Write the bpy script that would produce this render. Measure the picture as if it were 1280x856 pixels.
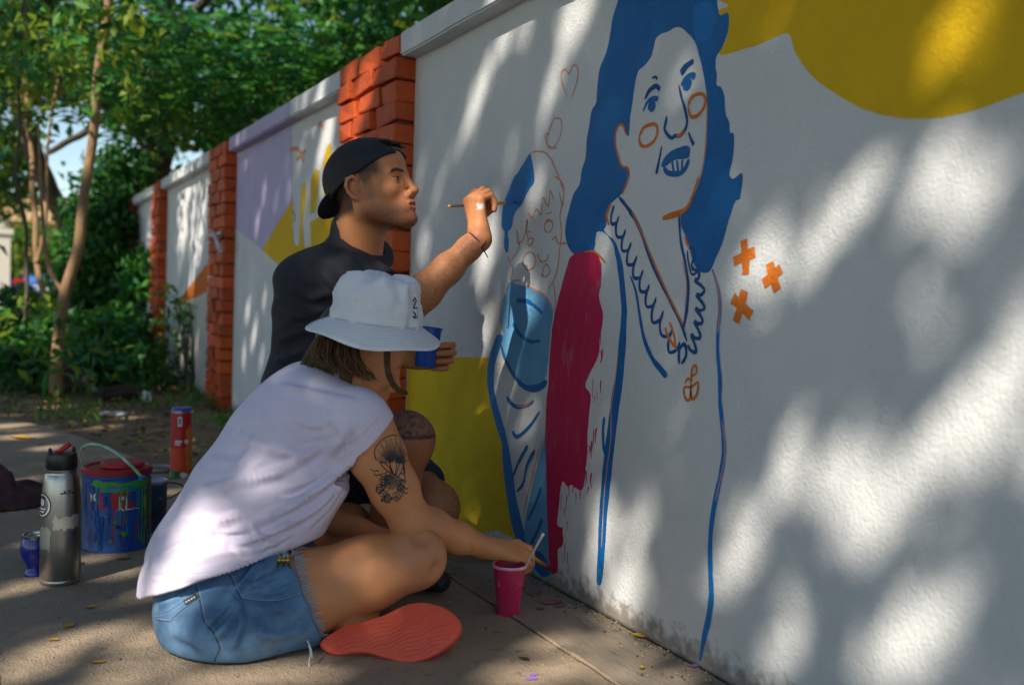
import bpy, bmesh, math, random
import numpy as np
from mathutils import Vector, Matrix, noise as mnoise
from mathutils.geometry import tessellate_polygon
from mathutils.bvhtree import BVHTree

# ------------------------------------------------------------------ camera, sky, sun, exposure
# World: x = 0 is the painted face of the wall (street side is x < 0), y runs along the wall, z is up, metres.
scene = bpy.context.scene
for o in list(bpy.data.objects): bpy.data.objects.remove(o)
COL = scene.collection
cam_data = bpy.data.cameras.new('camera'); cam = bpy.data.objects.new('camera', cam_data); COL.objects.link(cam)
cam.matrix_world = Matrix([[0.887435, -0.010996, -0.460801, -1.258634], [-0.459612, 0.054512, -0.886445, 0.0], [0.034867, 0.998453, 0.043322, 0.72], [0.0, 0.0, 0.0, 1.0]])
cam_data.sensor_width = 36.0; cam_data.lens = 34.988
cam_data.clip_start = 0.05; cam_data.clip_end = 900
cam_data.dof.use_dof = True; cam_data.dof.focus_distance = 2.35; cam_data.dof.aperture_fstop = 2.8
scene.camera = cam

LIGHT = Vector((.613, .43, -.663)).normalized()          # the way sunlight travels
SUN_EL = math.asin(-LIGHT.z); SUN_AZ = math.atan2(-LIGHT.x, -LIGHT.y)
world = bpy.data.worlds.new('World'); scene.world = world; world.use_nodes = True
wn = world.node_tree.nodes; wl = world.node_tree.links
bg = wn['Background']; sky = wn.new('ShaderNodeTexSky'); sky.sky_type = 'NISHITA'; sky.sun_disc = False
sky.sun_elevation = SUN_EL; sky.sun_rotation = SUN_AZ; sky.air_density = .8; sky.dust_density = 0.05; sky.ozone_density = 3.0
tint = wn.new('ShaderNodeMix'); tint.data_type = 'RGBA'; tint.blend_type = 'MULTIPLY'; tint.inputs[0].default_value = 1.0; tint.inputs[7].default_value = (1.0, .885, .715, 1)   # warm white balance of the picture
wl.new(sky.outputs[0], tint.inputs[6]); wl.new(tint.outputs[2], bg.inputs[0]); bg.inputs[1].default_value = 0.122
sun_data = bpy.data.lights.new('sun', 'SUN'); sun = bpy.data.objects.new('sun', sun_data); COL.objects.link(sun)
sun_data.energy = 4.4; sun_data.angle = math.radians(0.55); sun_data.color = (1.0, .925, .80)
sun.rotation_euler = LIGHT.to_track_quat('-Z', 'Y').to_euler(); sun.location = (-12, -8, 14)
scene.view_settings.view_transform = 'Standard'; scene.view_settings.look = 'None'
scene.view_settings.exposure = 0.76; scene.view_settings.gamma = 1.0
scene.render.engine = 'CYCLES'
scene.cycles.use_denoising = True
scene.cycles.max_bounces = 7; scene.cycles.transparent_max_bounces = 8
scene.cycles.sample_clamp_indirect = 6.0

# ------------------------------------------------------------------ helpers
RNG = random.Random(11)
def tag(o, label=None, cat=None, group=None, kind=None):
    if label: o['label'] = label
    if cat: o['category'] = cat
    if group: o['group'] = group
    if kind: o['kind'] = kind
    return o
def empty(name, loc=(0, 0, 0), label=None, cat=None, group=None, rot=(0, 0, 0)):
    o = bpy.data.objects.new(name, None); COL.objects.link(o); o.location = loc; o.rotation_euler = rot
    o.empty_display_size = .05
    return tag(o, label, cat, group)
def parent_keep(o, p):
    if p is None: return
    o.parent = p
    bpy.context.view_layer.update()
    o.matrix_parent_inverse = p.matrix_world.inverted()
def link(name, me, m=None, parent=None, local=False):
    o = bpy.data.objects.new(name, me); COL.objects.link(o)
    if m is not None:
        for mm in (m if isinstance(m, (list, tuple)) else [m]): me.materials.append(mm)
    if parent is not None:
        o.parent = parent
        if not local:                       # vertices are in world space
            pm = Matrix.LocRotScale(parent.location, parent.rotation_euler, parent.scale)
            if parent.parent is not None:
                q = parent.parent; pm = Matrix.LocRotScale(q.location, q.rotation_euler, q.scale) @ parent.matrix_parent_inverse @ pm
            o.matrix_parent_inverse = pm.inverted()
    return o
def mesh(name, vs, fs, smooth=False):
    me = bpy.data.meshes.new(name)
    if isinstance(vs, np.ndarray): vs = vs.tolist()
    if isinstance(fs, np.ndarray): fs = fs.tolist()
    me.from_pydata(vs, [], fs); me.update()
    if smooth: me.polygons.foreach_set('use_smooth', [True] * len(me.polygons))
    return me

class MB:
    """collects shapes into one mesh"""
    def __init__(s): s.v = []; s.f = []
    def add(s, vs, fs):
        n = len(s.v); s.v += [tuple(map(float, v)) for v in vs]; s.f += [tuple(i + n for i in f) for f in fs]; return s
    def box(s, lo, hi, jit=0, rng=RNG):
        x0, y0, z0 = lo; x1, y1, z1 = hi
        vs = [(x0,y0,z0),(x1,y0,z0),(x1,y1,z0),(x0,y1,z0),(x0,y0,z1),(x1,y0,z1),(x1,y1,z1),(x0,y1,z1)]
        if jit: vs = [tuple(c + rng.uniform(-jit, jit) for c in v) for v in vs]
        return s.add(vs, [(0,3,2,1),(4,5,6,7),(0,1,5,4),(1,2,6,5),(2,3,7,6),(3,0,4,7)])
    def tube(s, pts, rad, n=8, cap=True):
        pts = [Vector(p) for p in pts]; m = len(pts)
        if not isinstance(rad, (list, tuple)): rad = [rad] * m
        vs = []; fs = []; up = None
        for i, p in enumerate(pts):
            t = (pts[min(i + 1, m - 1)] - pts[max(i - 1, 0)]).normalized()
            if up is None: up = t.orthogonal().normalized()
            up = (up - t * up.dot(t)); up = up.normalized() if up.length > 1e-6 else t.orthogonal().normalized()
            b = t.cross(up)
            for k in range(n):
                a = 2 * math.pi * k / n
                vs.append(p + (up * math.cos(a) + b * math.sin(a)) * rad[i])
        for i in range(m - 1):
            for k in range(n):
                fs.append((i*n+k, i*n+(k+1)%n, (i+1)*n+(k+1)%n, (i+1)*n+k))
        if cap: fs += [tuple(range(n))[::-1], tuple((m-1)*n + k for k in range(n))]
        return s.add(vs, fs)
    def lathe(s, prof, n=32, c=(0, 0, 0), fn=None, caps=True):
        vs = []; fs = []; m = len(prof)
        for i, (r, z) in enumerate(prof):
            for k in range(n):
                a = 2 * math.pi * k / n
                q = (c[0] + r * math.cos(a), c[1] + r * math.sin(a), c[2] + z)
                vs.append(fn(q, a, i) if fn else q)
        for i in range(m - 1):
            for k in range(n):
                fs.append((i*n+k, i*n+(k+1)%n, (i+1)*n+(k+1)%n, (i+1)*n+k))
        if caps and prof[0][0] > 1e-5: fs.append(tuple(range(n))[::-1])
        if caps and prof[-1][0] > 1e-5: fs.append(tuple((m-1)*n + k for k in range(n)))
        return s.add(vs, fs)
    def build(s, name, m, parent=None, smooth=False, local=False):
        return link(name, mesh(name, s.v, s.f, smooth), m, parent, local)

def smooth_edges(o, deg=35):
    me = o.data
    me.polygons.foreach_set('use_smooth', [True] * len(me.polygons))
    bm = bmesh.new(); bm.from_mesh(me)
    for e in bm.edges:
        if len(e.link_faces) == 2 and e.calc_face_angle(0) > math.radians(deg): e.smooth = False
    bm.to_mesh(me); bm.free(); return o

def catmull(pts, n=6, closed=False):
    pts = [Vector(p) for p in pts]; m = len(pts); out = []
    rng = range(m if closed else m - 1)
    for i in rng:
        p0, p1, p2, p3 = (pts[(i-1) % m], pts[i], pts[(i+1) % m], pts[(i+2) % m]) if closed else (pts[max(i-1, 0)], pts[i], pts[i+1], pts[min(i+2, m-1)])
        for k in range(n):
            t = k / n
            out.append(.5 * ((2*p1) + (p2-p0)*t + (2*p0-5*p1+4*p2-p3)*t*t + (3*p1-p0-3*p2+p3)*t**3))
    if not closed: out.append(pts[-1])
    return out

# ------------------------------------------------------------------ materials
def mat(name, col, rough=.6, col2=None, nscale=6, namt=.5, detail=6, bump=None, bump2=None, metal=0, spec=.5, coords='pos', stretch=None,
        rand=0, trans=0, coat=0, sss=0, col3=None, n3scale=2, n3lo=.55, n3hi=.62, emit=None, vcol=None, sheen=0):
    m = bpy.data.materials.new(name); m.use_nodes = True; nt = m.node_tree; N = nt.nodes; L = nt.links
    b = N['Principled BSDF']; out = N['Material Output']
    b.inputs['Roughness'].default_value = rough; b.inputs['Metallic'].default_value = metal; b.inputs['Specular IOR Level'].default_value = spec
    c4 = lambda c: (*c, 1)
    if coords == 'pos': co = N.new('ShaderNodeNewGeometry').outputs['Position']
    else: co = N.new('ShaderNodeTexCoord').outputs[coords]
    if stretch:
        mp = N.new('ShaderNodeMapping'); mp.inputs['Scale'].default_value = stretch; L.new(co, mp.inputs[0]); co = mp.outputs[0]
    def noise_(scale, det=detail, rgh=.6):
        n = N.new('ShaderNodeTexNoise'); n.inputs['Scale'].default_value = scale; n.inputs['Detail'].default_value = det; n.inputs['Roughness'].default_value = rgh
        L.new(co, n.inputs['Vector']); return n.outputs['Fac']
    def mix(f, a, c, blend='MIX'):
        x = N.new('ShaderNodeMix'); x.data_type = 'RGBA'; x.blend_type = blend
        if isinstance(f, float): x.inputs[0].default_value = f
        else: L.new(f, x.inputs[0])
        for sck, val in ((6, a), (7, c)):
            if isinstance(val, tuple): x.inputs[sck].default_value = c4(val)
            else: L.new(val, x.inputs[sck])
        return x.outputs[2]
    def ramp(v, lo, hi):
        r = N.new('ShaderNodeMapRange'); r.inputs[1].default_value = lo; r.inputs[2].default_value = hi; L.new(v, r.inputs[0]); return r.outputs[0]
    c = col
    if vcol:
        at = N.new('ShaderNodeAttribute'); at.attribute_name = vcol; c = at.outputs['Color']
    if col2 is not None: c = mix(ramp(noise_(nscale), .5 - namt / 2, .5 + namt / 2), c, col2)
    if col3 is not None: c = mix(ramp(noise_(n3scale, 8, .7), n3lo, n3hi), c, col3)
    if rand:
        oi = N.new('ShaderNodeObjectInfo'); hv = N.new('ShaderNodeHueSaturation')
        L.new(ramp(oi.outputs['Random'], 0, 1), hv.inputs['Fac']); hv.inputs['Fac'].default_value = 1
        mr = N.new('ShaderNodeMapRange'); mr.inputs[3].default_value = 1 - rand; mr.inputs[4].default_value = 1 + rand; L.new(oi.outputs['Random'], mr.inputs[0])
        for l in list(hv.inputs['Fac'].links): L.remove(l)
        L.new(mr.outputs[0], hv.inputs['Value'])
        if isinstance(c, tuple): hv.inputs['Color'].default_value = c4(c)
        else: L.new(c, hv.inputs['Color'])
        c = hv.outputs[0]
    if isinstance(c, tuple): b.inputs['Base Color'].default_value = c4(c)
    else: L.new(c, b.inputs['Base Color'])
    prev = None
    for bp in (bump, bump2):
        if bp:
            bn = N.new('ShaderNodeBump'); bn.inputs['Strength'].default_value = bp[1]; bn.inputs['Distance'].default_value = bp[2]
            L.new(noise_(bp[0], 5, .55), bn.inputs['Height'])
            if prev is not None: L.new(prev, bn.inputs['Normal'])
            prev = bn.outputs[0]
    if prev is not None: L.new(prev, b.inputs['Normal'])
    if coat: b.inputs['Coat Weight'].default_value = coat; b.inputs['Coat Roughness'].default_value = .1
    if sheen: b.inputs['Sheen Weight'].default_value = sheen; b.inputs['Sheen Roughness'].default_value = .5
    if sss:
        b.inputs['Subsurface Weight'].default_value = sss; b.inputs['Subsurface Radius'].default_value = (.012, .004, .002); b.inputs['Subsurface Scale'].default_value = 1.0
    if emit: b.inputs['Emission Color'].default_value = c4(emit[0]); b.inputs['Emission Strength'].default_value = emit[1]
    if trans:
        t = N.new('ShaderNodeBsdfTranslucent'); mx = N.new('ShaderNodeMixShader'); mx.inputs[0].default_value = trans
        if isinstance(c, tuple): t.inputs[0].default_value = c4(c)
        else: L.new(c, t.inputs[0])
        L.new(b.outputs[0], mx.inputs[1]); L.new(t.outputs[0], mx.inputs[2]); L.new(mx.outputs[0], out.inputs[0])
    return m

# ------------------------------------------------------------------ the ground
def sheet(name, poly, z, m, div=0):
    return link(name, mesh(name, [(x, y, z) for x, y in poly], [tuple(range(len(poly)))]), m)
M_dirt = mat('dirt', (.29, .195, .105), .95, (.14, .095, .055), 3.0, .5, 8, bump=(40, .7, .02), col3=(.30, .22, .12), n3scale=7, n3lo=.52, n3hi=.7)
M_road = mat('asphalt', (.16, .165, .175), .85, (.11, .11, .115), 2, .6, bump=(80, .4, .01))
M_conc = mat('concrete', (.40, .30, .20), .9, (.25, .19, .135), 2.6, .5, 10, bump=(170, .9, .006), bump2=(22, .6, .012), col3=(.11, .092, .078), n3scale=38, n3lo=.56, n3hi=.72)
M_conc2 = mat('trowelled concrete', (.33, .265, .20), .85, (.21, .165, .12), 3.0, .6, 9, stretch=(9, 1.2, 1), bump=(24, .7, .006), bump2=(120, .3, .003), col3=(.14, .115, .09), n3scale=5, n3lo=.55, n3hi=.72)
ground = tag(sheet('ground', [(-300, -200), (300, -200), (300, 420), (-300, 420)], -.05, M_dirt), kind='structure')
# bare earth between path and wall, gently uneven
def earth():
    nx, ny = 46, 110; vs = []; fs = []
    for j in range(ny + 1):
        for i in range(nx + 1):
            x = -3.6 + 3.62 * i / nx; y = 2.2 + 16 * j / ny
            z = -.016 + .022 * mnoise.noise((x * 1.4, y * 1.4, 3)) + .010 * mnoise.noise((x * 6, y * 6, 9))
            if y < 4.2: z = min(z, -.014)
            vs.append((x, y, z))
    for j in range(ny):
        for i in range(nx):
            a = j * (nx + 1) + i; fs.append((a, a + 1, a + nx + 2, a + nx + 1))
    return tag(link('earth_verge', mesh('earth_verge', vs, fs, True), M_dirt), kind='structure')
earth()
# street beyond the saplings
road = tag(sheet('road', [(-16, -60), (-3.4, -60), (-3.4, 9), (-2.2, 13), (-1.0, 16), (4.5, 20), (60, 24), (60, 36), (2.5, 33), (-2.5, 40), (-2.5, 200), (-16, 200)], -.030, M_road), kind='structure')

# the concrete path: its far edge swings towards the wall
path_edge = [(-3.3, 9.0), (-1.75, 6.75), (-1.2319,5.8924,0), (-1.0185,5.4863,0), (-0.8427,4.9082,0), (-0.6631,4.1863,0), (-.46, 3.55), (-.31, 2.95), (-.17, 2.55), (-.135, 2.42)]
path_edge = [(p[0], p[1]) for p in path_edge]
path = empty('sidewalk', (0, 0, 0)); path['kind'] = 'structure'
def slab(poly, z, th, m, nm='slab', seedz=0):
    # one cast slab: top face, skirt and a slightly worn arris
    pts = [Vector((p[0], p[1])) for p in poly]; c = sum(pts, Vector((0, 0))) / len(pts)
    vs = []; n = len(pts)
    ins = []
    for i, p in enumerate(pts):
        a = (p - pts[i-1]).normalized(); b = (pts[(i+1) % n] - p).normalized(); nrm = Vector((-(a+b).y, (a+b).x))
        nrm = nrm.normalized() if nrm.length > 1e-6 else Vector((-a.y, a.x)); ins.append(p + nrm * .008)
    vs = [(q.x, q.y, z) for q in ins] + [(p.x, p.y, z - .007) for p in pts] + [(p.x, p.y, z - th) for p in pts]
    fs = [tuple(range(n))] + [(i, n + i, n + (i+1) % n, (i+1) % n) for i in range(n)] + [(n+i, 2*n+i, 2*n+(i+1) % n, n+(i+1) % n) for i in range(n)]
    area = sum(pts[i-1].x * pts[i].y - pts[i].x * pts[i-1].y for i in range(n))
    if area < 0: fs = [f[::-1] for f in fs]
    return link(nm, mesh(nm, vs, fs), m, path)
STRIP = -.205                                            # x where the trowelled strip along the wall begins
near_edge = [p for p in catmull([(a, b, 0) for a, b in path_edge], 5)]
ne = [(p.x, p.y) for p in near_edge]
# big slab up to an expansion joint, and the near slab
slab([(-3.3, -4.0), (STRIP - .0015, -4.0), (STRIP - .0015, 2.42)] + [q for q in reversed(ne) if q[0] < STRIP - .01], 0.0, .09, M_conc)
# trowelled strip along the foot of the wall
sp = [(STRIP + .0015, -4.0), (.002, -4.0), (.002, 2.36), (-.10, 2.43), (-.17, 2.50), (STRIP + .0015, 2.52)]
slab(sp, -.002, .09, M_conc2, 'wall_strip')
# ragged ridge of mortar squeezed out between slab and strip
b = MB(); pts = []; rr = []
for k in range(60):
    y = .9 + k * .026; pts.append((STRIP + .006 * mnoise.noise((y * 7, 0, 0)), y, .000)); rr.append(.0045 * (1 + .8 * mnoise.noise((y * 22, 3, 0))))
b.tube(pts, rr, 6).build('mortar_ridge', M_conc, path)

# grit and crumbs lying on the paving (too many to count)
def grit():
    r = random.Random(17); b_ = MB()
    for k in range(1500):
        y = 1.25 + 4.2 * r.random() ** 1.6; x = r.uniform(-1.9, -.01)
        if y > 2.4 and x > -.25 - (y - 2.4) * .32: continue
        if k % 3 == 0: x = -.005 - abs(r.gauss(0, .05)); y = r.uniform(1.2, 2.3)
        s_ = r.uniform(.0012, .0042); a = r.uniform(0, 6); vs = [(x + s_ * math.cos(a + t) * r.uniform(.6, 1.2), y + s_ * math.sin(a + t) * r.uniform(.6, 1.2), .0005) for t in (0, 2.1, 4.2)] + [(x, y, .0005 + s_ * .9)]
        b_.add(vs, [(0, 1, 3), (1, 2, 3), (2, 0, 3)])
    me = mesh('path_grit', b_.v, b_.f); cs_ = [mat('pale grit', (.36, .30, .23), .9), mat('dark grit', (.06, .05, .04), .9), mat('leaf crumb', (.30, .19, .04), .9)]
    o = link('path_grit', me, cs_); me.polygons.foreach_set('material_index', [(0, 1, 1, 2, 0)[(i // 3) % 5] for i in range(len(me.polygons))])
    tag(o, 'loose grit and leaf crumbs lying on the paving', 'grit', kind='stuff')
grit()
# old crimson and violet paint drips on the strip
M_stain = mat('dried crimson drip', (.22, .045, .06), .7, (.26, .16, .13), 60, .5); M_stain2 = mat('dried violet drip', (.30, .16, .50), .6)
for q, r_, m_ in (((-0.0767,2.1079,0), .012, M_stain), ((-0.068,2.0357,0), .018, M_stain), ((-0.0657,2.0016,0), .009, M_stain), ((-0.0841,2.161,0), .008, M_stain), ((-0.1174,2.002,0), .007, M_stain), ((-0.3455,1.629,0), .008, M_stain2), ((-0.3315,1.6451,0), .006, M_stain2), ((-0.2904,1.8902,0), .006, M_stain), ((-0.0087,1.5638,0), .007, M_stain2)):
    pts = [(q[0] + r_ * (1 + .35 * mnoise.noise((k, q[0] * 90, 0))) * math.cos(k * .5236) * 1.6, q[1] + r_ * (1 + .35 * mnoise.noise((0, k, q[1] * 90))) * math.sin(k * .5236)) for k in range(12)]
    link('paint_spot', mesh('paint_spot', [(a, b_, .0016) for a, b_ in pts], [tuple(range(12))]), m_, path)

# ------------------------------------------------------------------ the wall: panels, copings, brick piers
def wallmat(name, col, col2=None, namt=.7, nscale=9, streak=None, rough=.8, col3=None, n3lo=.62, n3hi=.66, n3scale=18, bs=1.0):
    m = mat(name, col, rough, col2 if col2 else tuple(c * .86 for c in col), nscale, namt, 7, bump=(130, .75 * bs, .0035), bump2=(23, .34 * bs, .009), stretch=streak, col3=col3, n3scale=n3scale, n3lo=n3lo, n3hi=n3hi, spec=.3)
    return m
M_white = wallmat('white wall paint', (.66, .66, .66), (.57, .575, .58), .8, 4)
def foot_dirt(m, h=.09):
    # splashed earth on the lowest hand's breadth of the wall
    nt = m.node_tree; N = nt.nodes; L = nt.links; b = N['Principled BSDF']; src = b.inputs['Base Color'].links[0].from_socket
    g = N.new('ShaderNodeNewGeometry'); sx = N.new('ShaderNodeSeparateXYZ'); L.new(g.outputs['Position'], sx.inputs[0])
    nz = N.new('ShaderNodeTexNoise'); nz.inputs['Scale'].default_value = 38; nz.inputs['Detail'].default_value = 8; L.new(g.outputs['Position'], nz.inputs['Vector'])
    mr = N.new('ShaderNodeMapRange'); mr.inputs[1].default_value = 0; mr.inputs[2].default_value = h; mr.inputs[3].default_value = .62; mr.inputs[4].default_value = .0; L.new(sx.outputs['Z'], mr.inputs[0])
    ad = N.new('ShaderNodeMath'); ad.operation = 'ADD'; L.new(mr.outputs[0], ad.inputs[0]); L.new(nz.outputs['Fac'], ad.inputs[1])
    st = N.new('ShaderNodeMapRange'); st.inputs[1].default_value = .72; st.inputs[2].default_value = 1.0; st.inputs[4].default_value = .75; L.new(ad.outputs[0], st.inputs[0])
    mx = N.new('ShaderNodeMix'); mx.data_type = 'RGBA'; L.new(st.outputs[0], mx.inputs[0]); L.new(src, mx.inputs[6]); mx.inputs[7].default_value = (.20, .15, .10, 1); L.new(mx.outputs[2], b.inputs['Base Color'])
foot_dirt(M_white)
M_cope = wallmat('coping paint', (.66, .67, .68), (.52, .54, .56), .6, 6)
def wall_panel(y0, y1, label, jag=False):
    w = empty('painted_wall', (0, (y0 + y1) / 2, 0)); tag(w, label, 'wall', 'painted wall panels', 'thing')
    n = max(2, int((y1 - y0) / .03)); vs = []; fs = []
    # front skin with an uneven foot, top and back
    rows = 4
    for i in range(n + 1):
        y = y0 + (y1 - y0) * i / n
        foot = .004 + .010 * abs(mnoise.noise((y * 9, 1, 0))) + .008 * abs(mnoise.noise((y * 31, 2, 0))) if y > .5 else 0
        flare = .006 * mnoise.noise((y * 12, 5, 0))
        vs += [(.05, y, -.06), (.003 + flare * .2, y, foot * .2 - .004), (0, y, foot * .8), (0, y, 1.53), (.17, y, 1.53), (.17, y, -.06)]
    for i in range(n):
        for k in range(5):
            a = i * 6 + k; fs.append((a, a + 6, a + 7, a + 1))
    fs += [tuple(range(6)), tuple(n * 6 + 5 - k for k in range(6))]
    link('wall_body', mesh('wall_body', vs, fs), M_white, w)
    return w
def coping(w, y0, y1, m=M_cope, z0=1.522, z1=1.602, xf=-.062):
    bm = bmesh.new()
    bmesh.ops.create_cube(bm, size=1)
    for v in bm.verts: v.co = Vector((xf + (v.co.x + .5) * (.235 - xf), y0 + (v.co.y + .5) * (y1 - y0), z0 + (v.co.z + .5) * (z1 - z0) + (.012 if v.co.x > 0 and v.co.z > 0 else 0)))
    bmesh.ops.subdivide_edges(bm, edges=[e for e in bm.edges if abs((e.verts[0].co - e.verts[1].co).y) > .1], cuts=max(2, int((y1 - y0) / .09)))
    bmesh.ops.bevel(bm, geom=[e for e in bm.edges if e.calc_face_angle(0) > .5], offset=.006, segments=2, affect='EDGES')
    for v in bm.verts:
        n_ = mnoise.noise_vector(v.co * 9) * .0035; v.co += n_
    me = bpy.data.meshes.new('coping'); bm.to_mesh(me); bm.free()
    return link('coping', me, m, w)
PANELS = {}
for key, y0, y1, lab in (('A', -2.0, 3.20, 'long white wall panel painted with a blue haired woman'), ('B', 3.83, 6.03, 'wall panel painted lilac and yellow behind the kneeling man'),
                         ('C', 6.51, 8.71, 'pale wall panel with an orange wedge between two brick piers'), ('D', 9.13, 10.70, 'far pale wall panel half hidden by leaves'), ('E', 11.1, 15.0, 'farthest wall panel behind the dark shrubs')):
    w = wall_panel(y0, y1, lab); PANELS[key] = w
    if key == 'B':
        M_lil_c = wallmat('lilac coping paint', (.50, .44, .63), (.44, .38, .56), .6, 6)
        coping(w, 3.84, 4.62); coping(w, 4.62, 5.965, M_lil_c)
    elif key == 'A': coping(w, -2.0, 3.19)
    else: coping(w, y0 + .005, y1 - .05)

M_brick = mat('orange brick paint', (.60, .098, .014), .62, (.38, .05, .012), 9, .7, 6, bump=(38, .6, .012), bump2=(150, .3, .003), rand=.22, col3=(.20, .035, .015), n3scale=16, n3lo=.64, n3hi=.8, spec=.35)
M_bcore = mat('painted mortar', (.30, .05, .014), .8, (.16, .03, .012), 12, .6, bump=(60, .6, .01))
M_bwhite = mat('white overpaint', (.60, .58, .55), .8, (.40, .2, .15), 14, .5, bump=(60, .5, .008))
BR = random.Random(5)
def brick_mesh(L, D=.10, Hh=.066):
    bm = bmesh.new(); bmesh.ops.create_cube(bm, size=1)
    for v in bm.verts:
        v.co = Vector((v.co.x * D, v.co.y * L, v.co.z * Hh)); v.co += Vector((BR.uniform(-.007, .007), BR.uniform(-.005, .005), BR.uniform(-.006, .005)))
    bmesh.ops.bevel(bm, geom=bm.edges[:], offset=.0035, segments=1, affect='EDGES')
    for v in bm.verts: v.co += Vector((BR.uniform(-.002, .002), BR.uniform(-.002, .002), BR.uniform(-.0025, .0025)))
    me = bpy.data.meshes.new('brick'); bm.to_mesh(me); bm.free(); me.materials.append(M_brick)
    me.polygons.foreach_set('use_smooth', [False] * len(me.polygons)); return me
BRICKS = {'f': [brick_mesh(.212) for _ in range(7)], 'h': [brick_mesh(.100) for _ in range(4)], 't': [brick_mesh(.150) for _ in range(4)]}
def pier(y0, y1, label, courses=22, prot=.072):
    p = empty('brick_pier', (.02, (y0 + y1) / 2, 0)); tag(p, label, 'pier', 'brick piers of the wall')
    MB().box((-prot + .028, y0 + .022, -.05), (.17, y1 - .022, 1.585)).build('core', M_bcore, p)
    Wd = y1 - y0
    for c in range(courses):
        z = .037 + c * .0725
        # units: full .212, three-quarter .150, half .100
        if Wd > .58: row = ['f', 'f', 't'] if c % 2 == 0 else ['t', 'f', 'f']
        elif Wd > .45: row = ['f', 'f'] if c % 2 == 0 else ['h', 'f', 'h']
        else: row = ['f', 't'] if c % 2 == 0 else ['t', 'f']
        ln = {'f': .212, 'h': .100, 't': .150}; tot = sum(ln[r] for r in row); gap = (Wd - tot) / max(1, len(row) - 1)
        y = y0
        for r in row:
            me = BR.choice(BRICKS[r]); o = bpy.data.objects.new('brick', me); COL.objects.link(o); o.parent = p
            wob = BR.uniform(-.004, .005)
            o.location = (-prot + .05 + wob - p.location.x, y + ln[r] / 2 - p.location.y, z + BR.uniform(-.003, .003))
            o.rotation_euler = (BR.uniform(-.025, .025) + (math.pi if BR.random() < .5 else 0), BR.uniform(-.035, .035), BR.uniform(-.02, .02))
            y += ln[r] + gap
        # return side facing the near panel: a header behind the corner brick
        for (yy, sgn) in ((y0, 1), (y1, -1)):
            me = BR.choice(BRICKS['h']); o = bpy.data.objects.new('brick', me); COL.objects.link(o); o.parent = p
            o.rotation_euler = (BR.uniform(-.03, .03), 0, math.pi / 2 + BR.uniform(-.04, .04))
            o.location = (-prot + .05 + .105 - p.location.x, yy + sgn * (.05 + BR.uniform(-.006, .004)) - p.location.y, z + BR.uniform(-.003, .003))
    return p
pier(3.20, 3.83, 'wide orange brick pier behind the man in the cap')
pier2 = pier(6.03, 6.50, 'orange brick pier with a white strap between lilac and pale panels')
pier(8.71, 9.12, 'narrow red brick pier beyond the orange wedge')
pier(10.70, 11.08, 'farthest red brick pier next to the dark shrubs')
# white strap and stay on the second pier
M_strap = mat('white metal', (.62, .62, .64), .5, (.4, .38, .38), 20, .5)
st = empty('pipe_bracket', (-.08, 6.2, .95), 'white strap and slanting stay fixed on the second brick pier', 'bracket')
MB().box((-.098, 6.01, 1.04), (-.088, 6.49, 1.056)).build('strap', M_strap, st)
MB().tube([(-.105, 6.15, 1.055), (-.115, 5.98, 1.0), (-.118, 5.86, .93)], .012, 8).build('stay', M_strap, st, True)

# ------------------------------------------------------------------ the mural: flat paint on the panels, a fraction of a millimetre thick
C_BLUE = wallmat('mural blue', (.003, .135, .40), (.003, .095, .30), .5, 9, rough=.6, col3=(.015, .20, .44), n3lo=.60, n3hi=.80, n3scale=6)
C_BLUE2 = wallmat('mural bright blue', (.006, .18, .52), (.004, .13, .40), .7, 12, rough=.6)
C_LBLUE = wallmat('mural light blue', (.17, .40, .62), (.08, .28, .52), .6, 9)
C_CRIM = wallmat('mural crimson', (.56, .007, .080), (.44, .006, .062), .6, 14, rough=.6, col3=(.55, .16, .22), n3lo=.56, n3hi=.74, n3scale=9, streak=(1, 2.2, .7))
C_YEL = wallmat('mural ochre yellow', (.74, .46, .004), (.62, .37, .004), .8, 8)
C_OCH = wallmat('mural olive yellow', (.76, .52, .006), (.62, .42, .006), .7, 12)
C_ORA = wallmat('mural orange', (.70, .20, .018), (.56, .12, .014), .5, 26, col3=(.70, .45, .30), n3lo=.62, n3hi=.76, n3scale=60)
C_ORL = wallmat('sketch orange', (.60, .16, .05), (.62, .40, .30), .5, 45)
C_LIL = wallmat('mural lilac', (.52, .46, .66), (.46, .40, .60), .7, 6)
C_WHT = M_white
C_NAVY = wallmat('mural navy', (.008, .05, .19), (.02, .10, .28), .5, 30)
C_GREY = wallmat('grey primer', (.60, .62, .64), (.54, .56, .58), .6, 8)
LAYER = [0]
def jitter(pts, amp, sc, closed):
    out = []
    for p in pts:
        n_ = mnoise.noise_vector((p[0] * sc, p[1] * sc, LAYER[0] * 3.1)); out.append((p[0] + n_.x * amp, p[1] + n_.y * amp))
    return out
def fill(key, name, m, pts, n=5, amp=.003, sc=45, lift=None, smooth=True):
    q = [(p.x, p.y) for p in catmull([(a, b, 0) for a, b in pts], n, True)] if smooth else pts
    q = jitter(q, amp, sc, True); LAYER[0] += 1
    x = -.0003 - .000006 * LAYER[0]
    tri = tessellate_polygon([[Vector((0, a, b)) for a, b in q]])
    me = mesh(name, [(x, a, b) for a, b in q], [t for t in tri])
    fix_normals(me)
    return link(name, me, m, PANELS[key])
def fix_normals(me):
    bm = bmesh.new(); bm.from_mesh(me)
    for f in bm.faces:
        if f.normal.x > 0: f.normal_flip()
    bm.to_mesh(me); bm.free()
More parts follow.
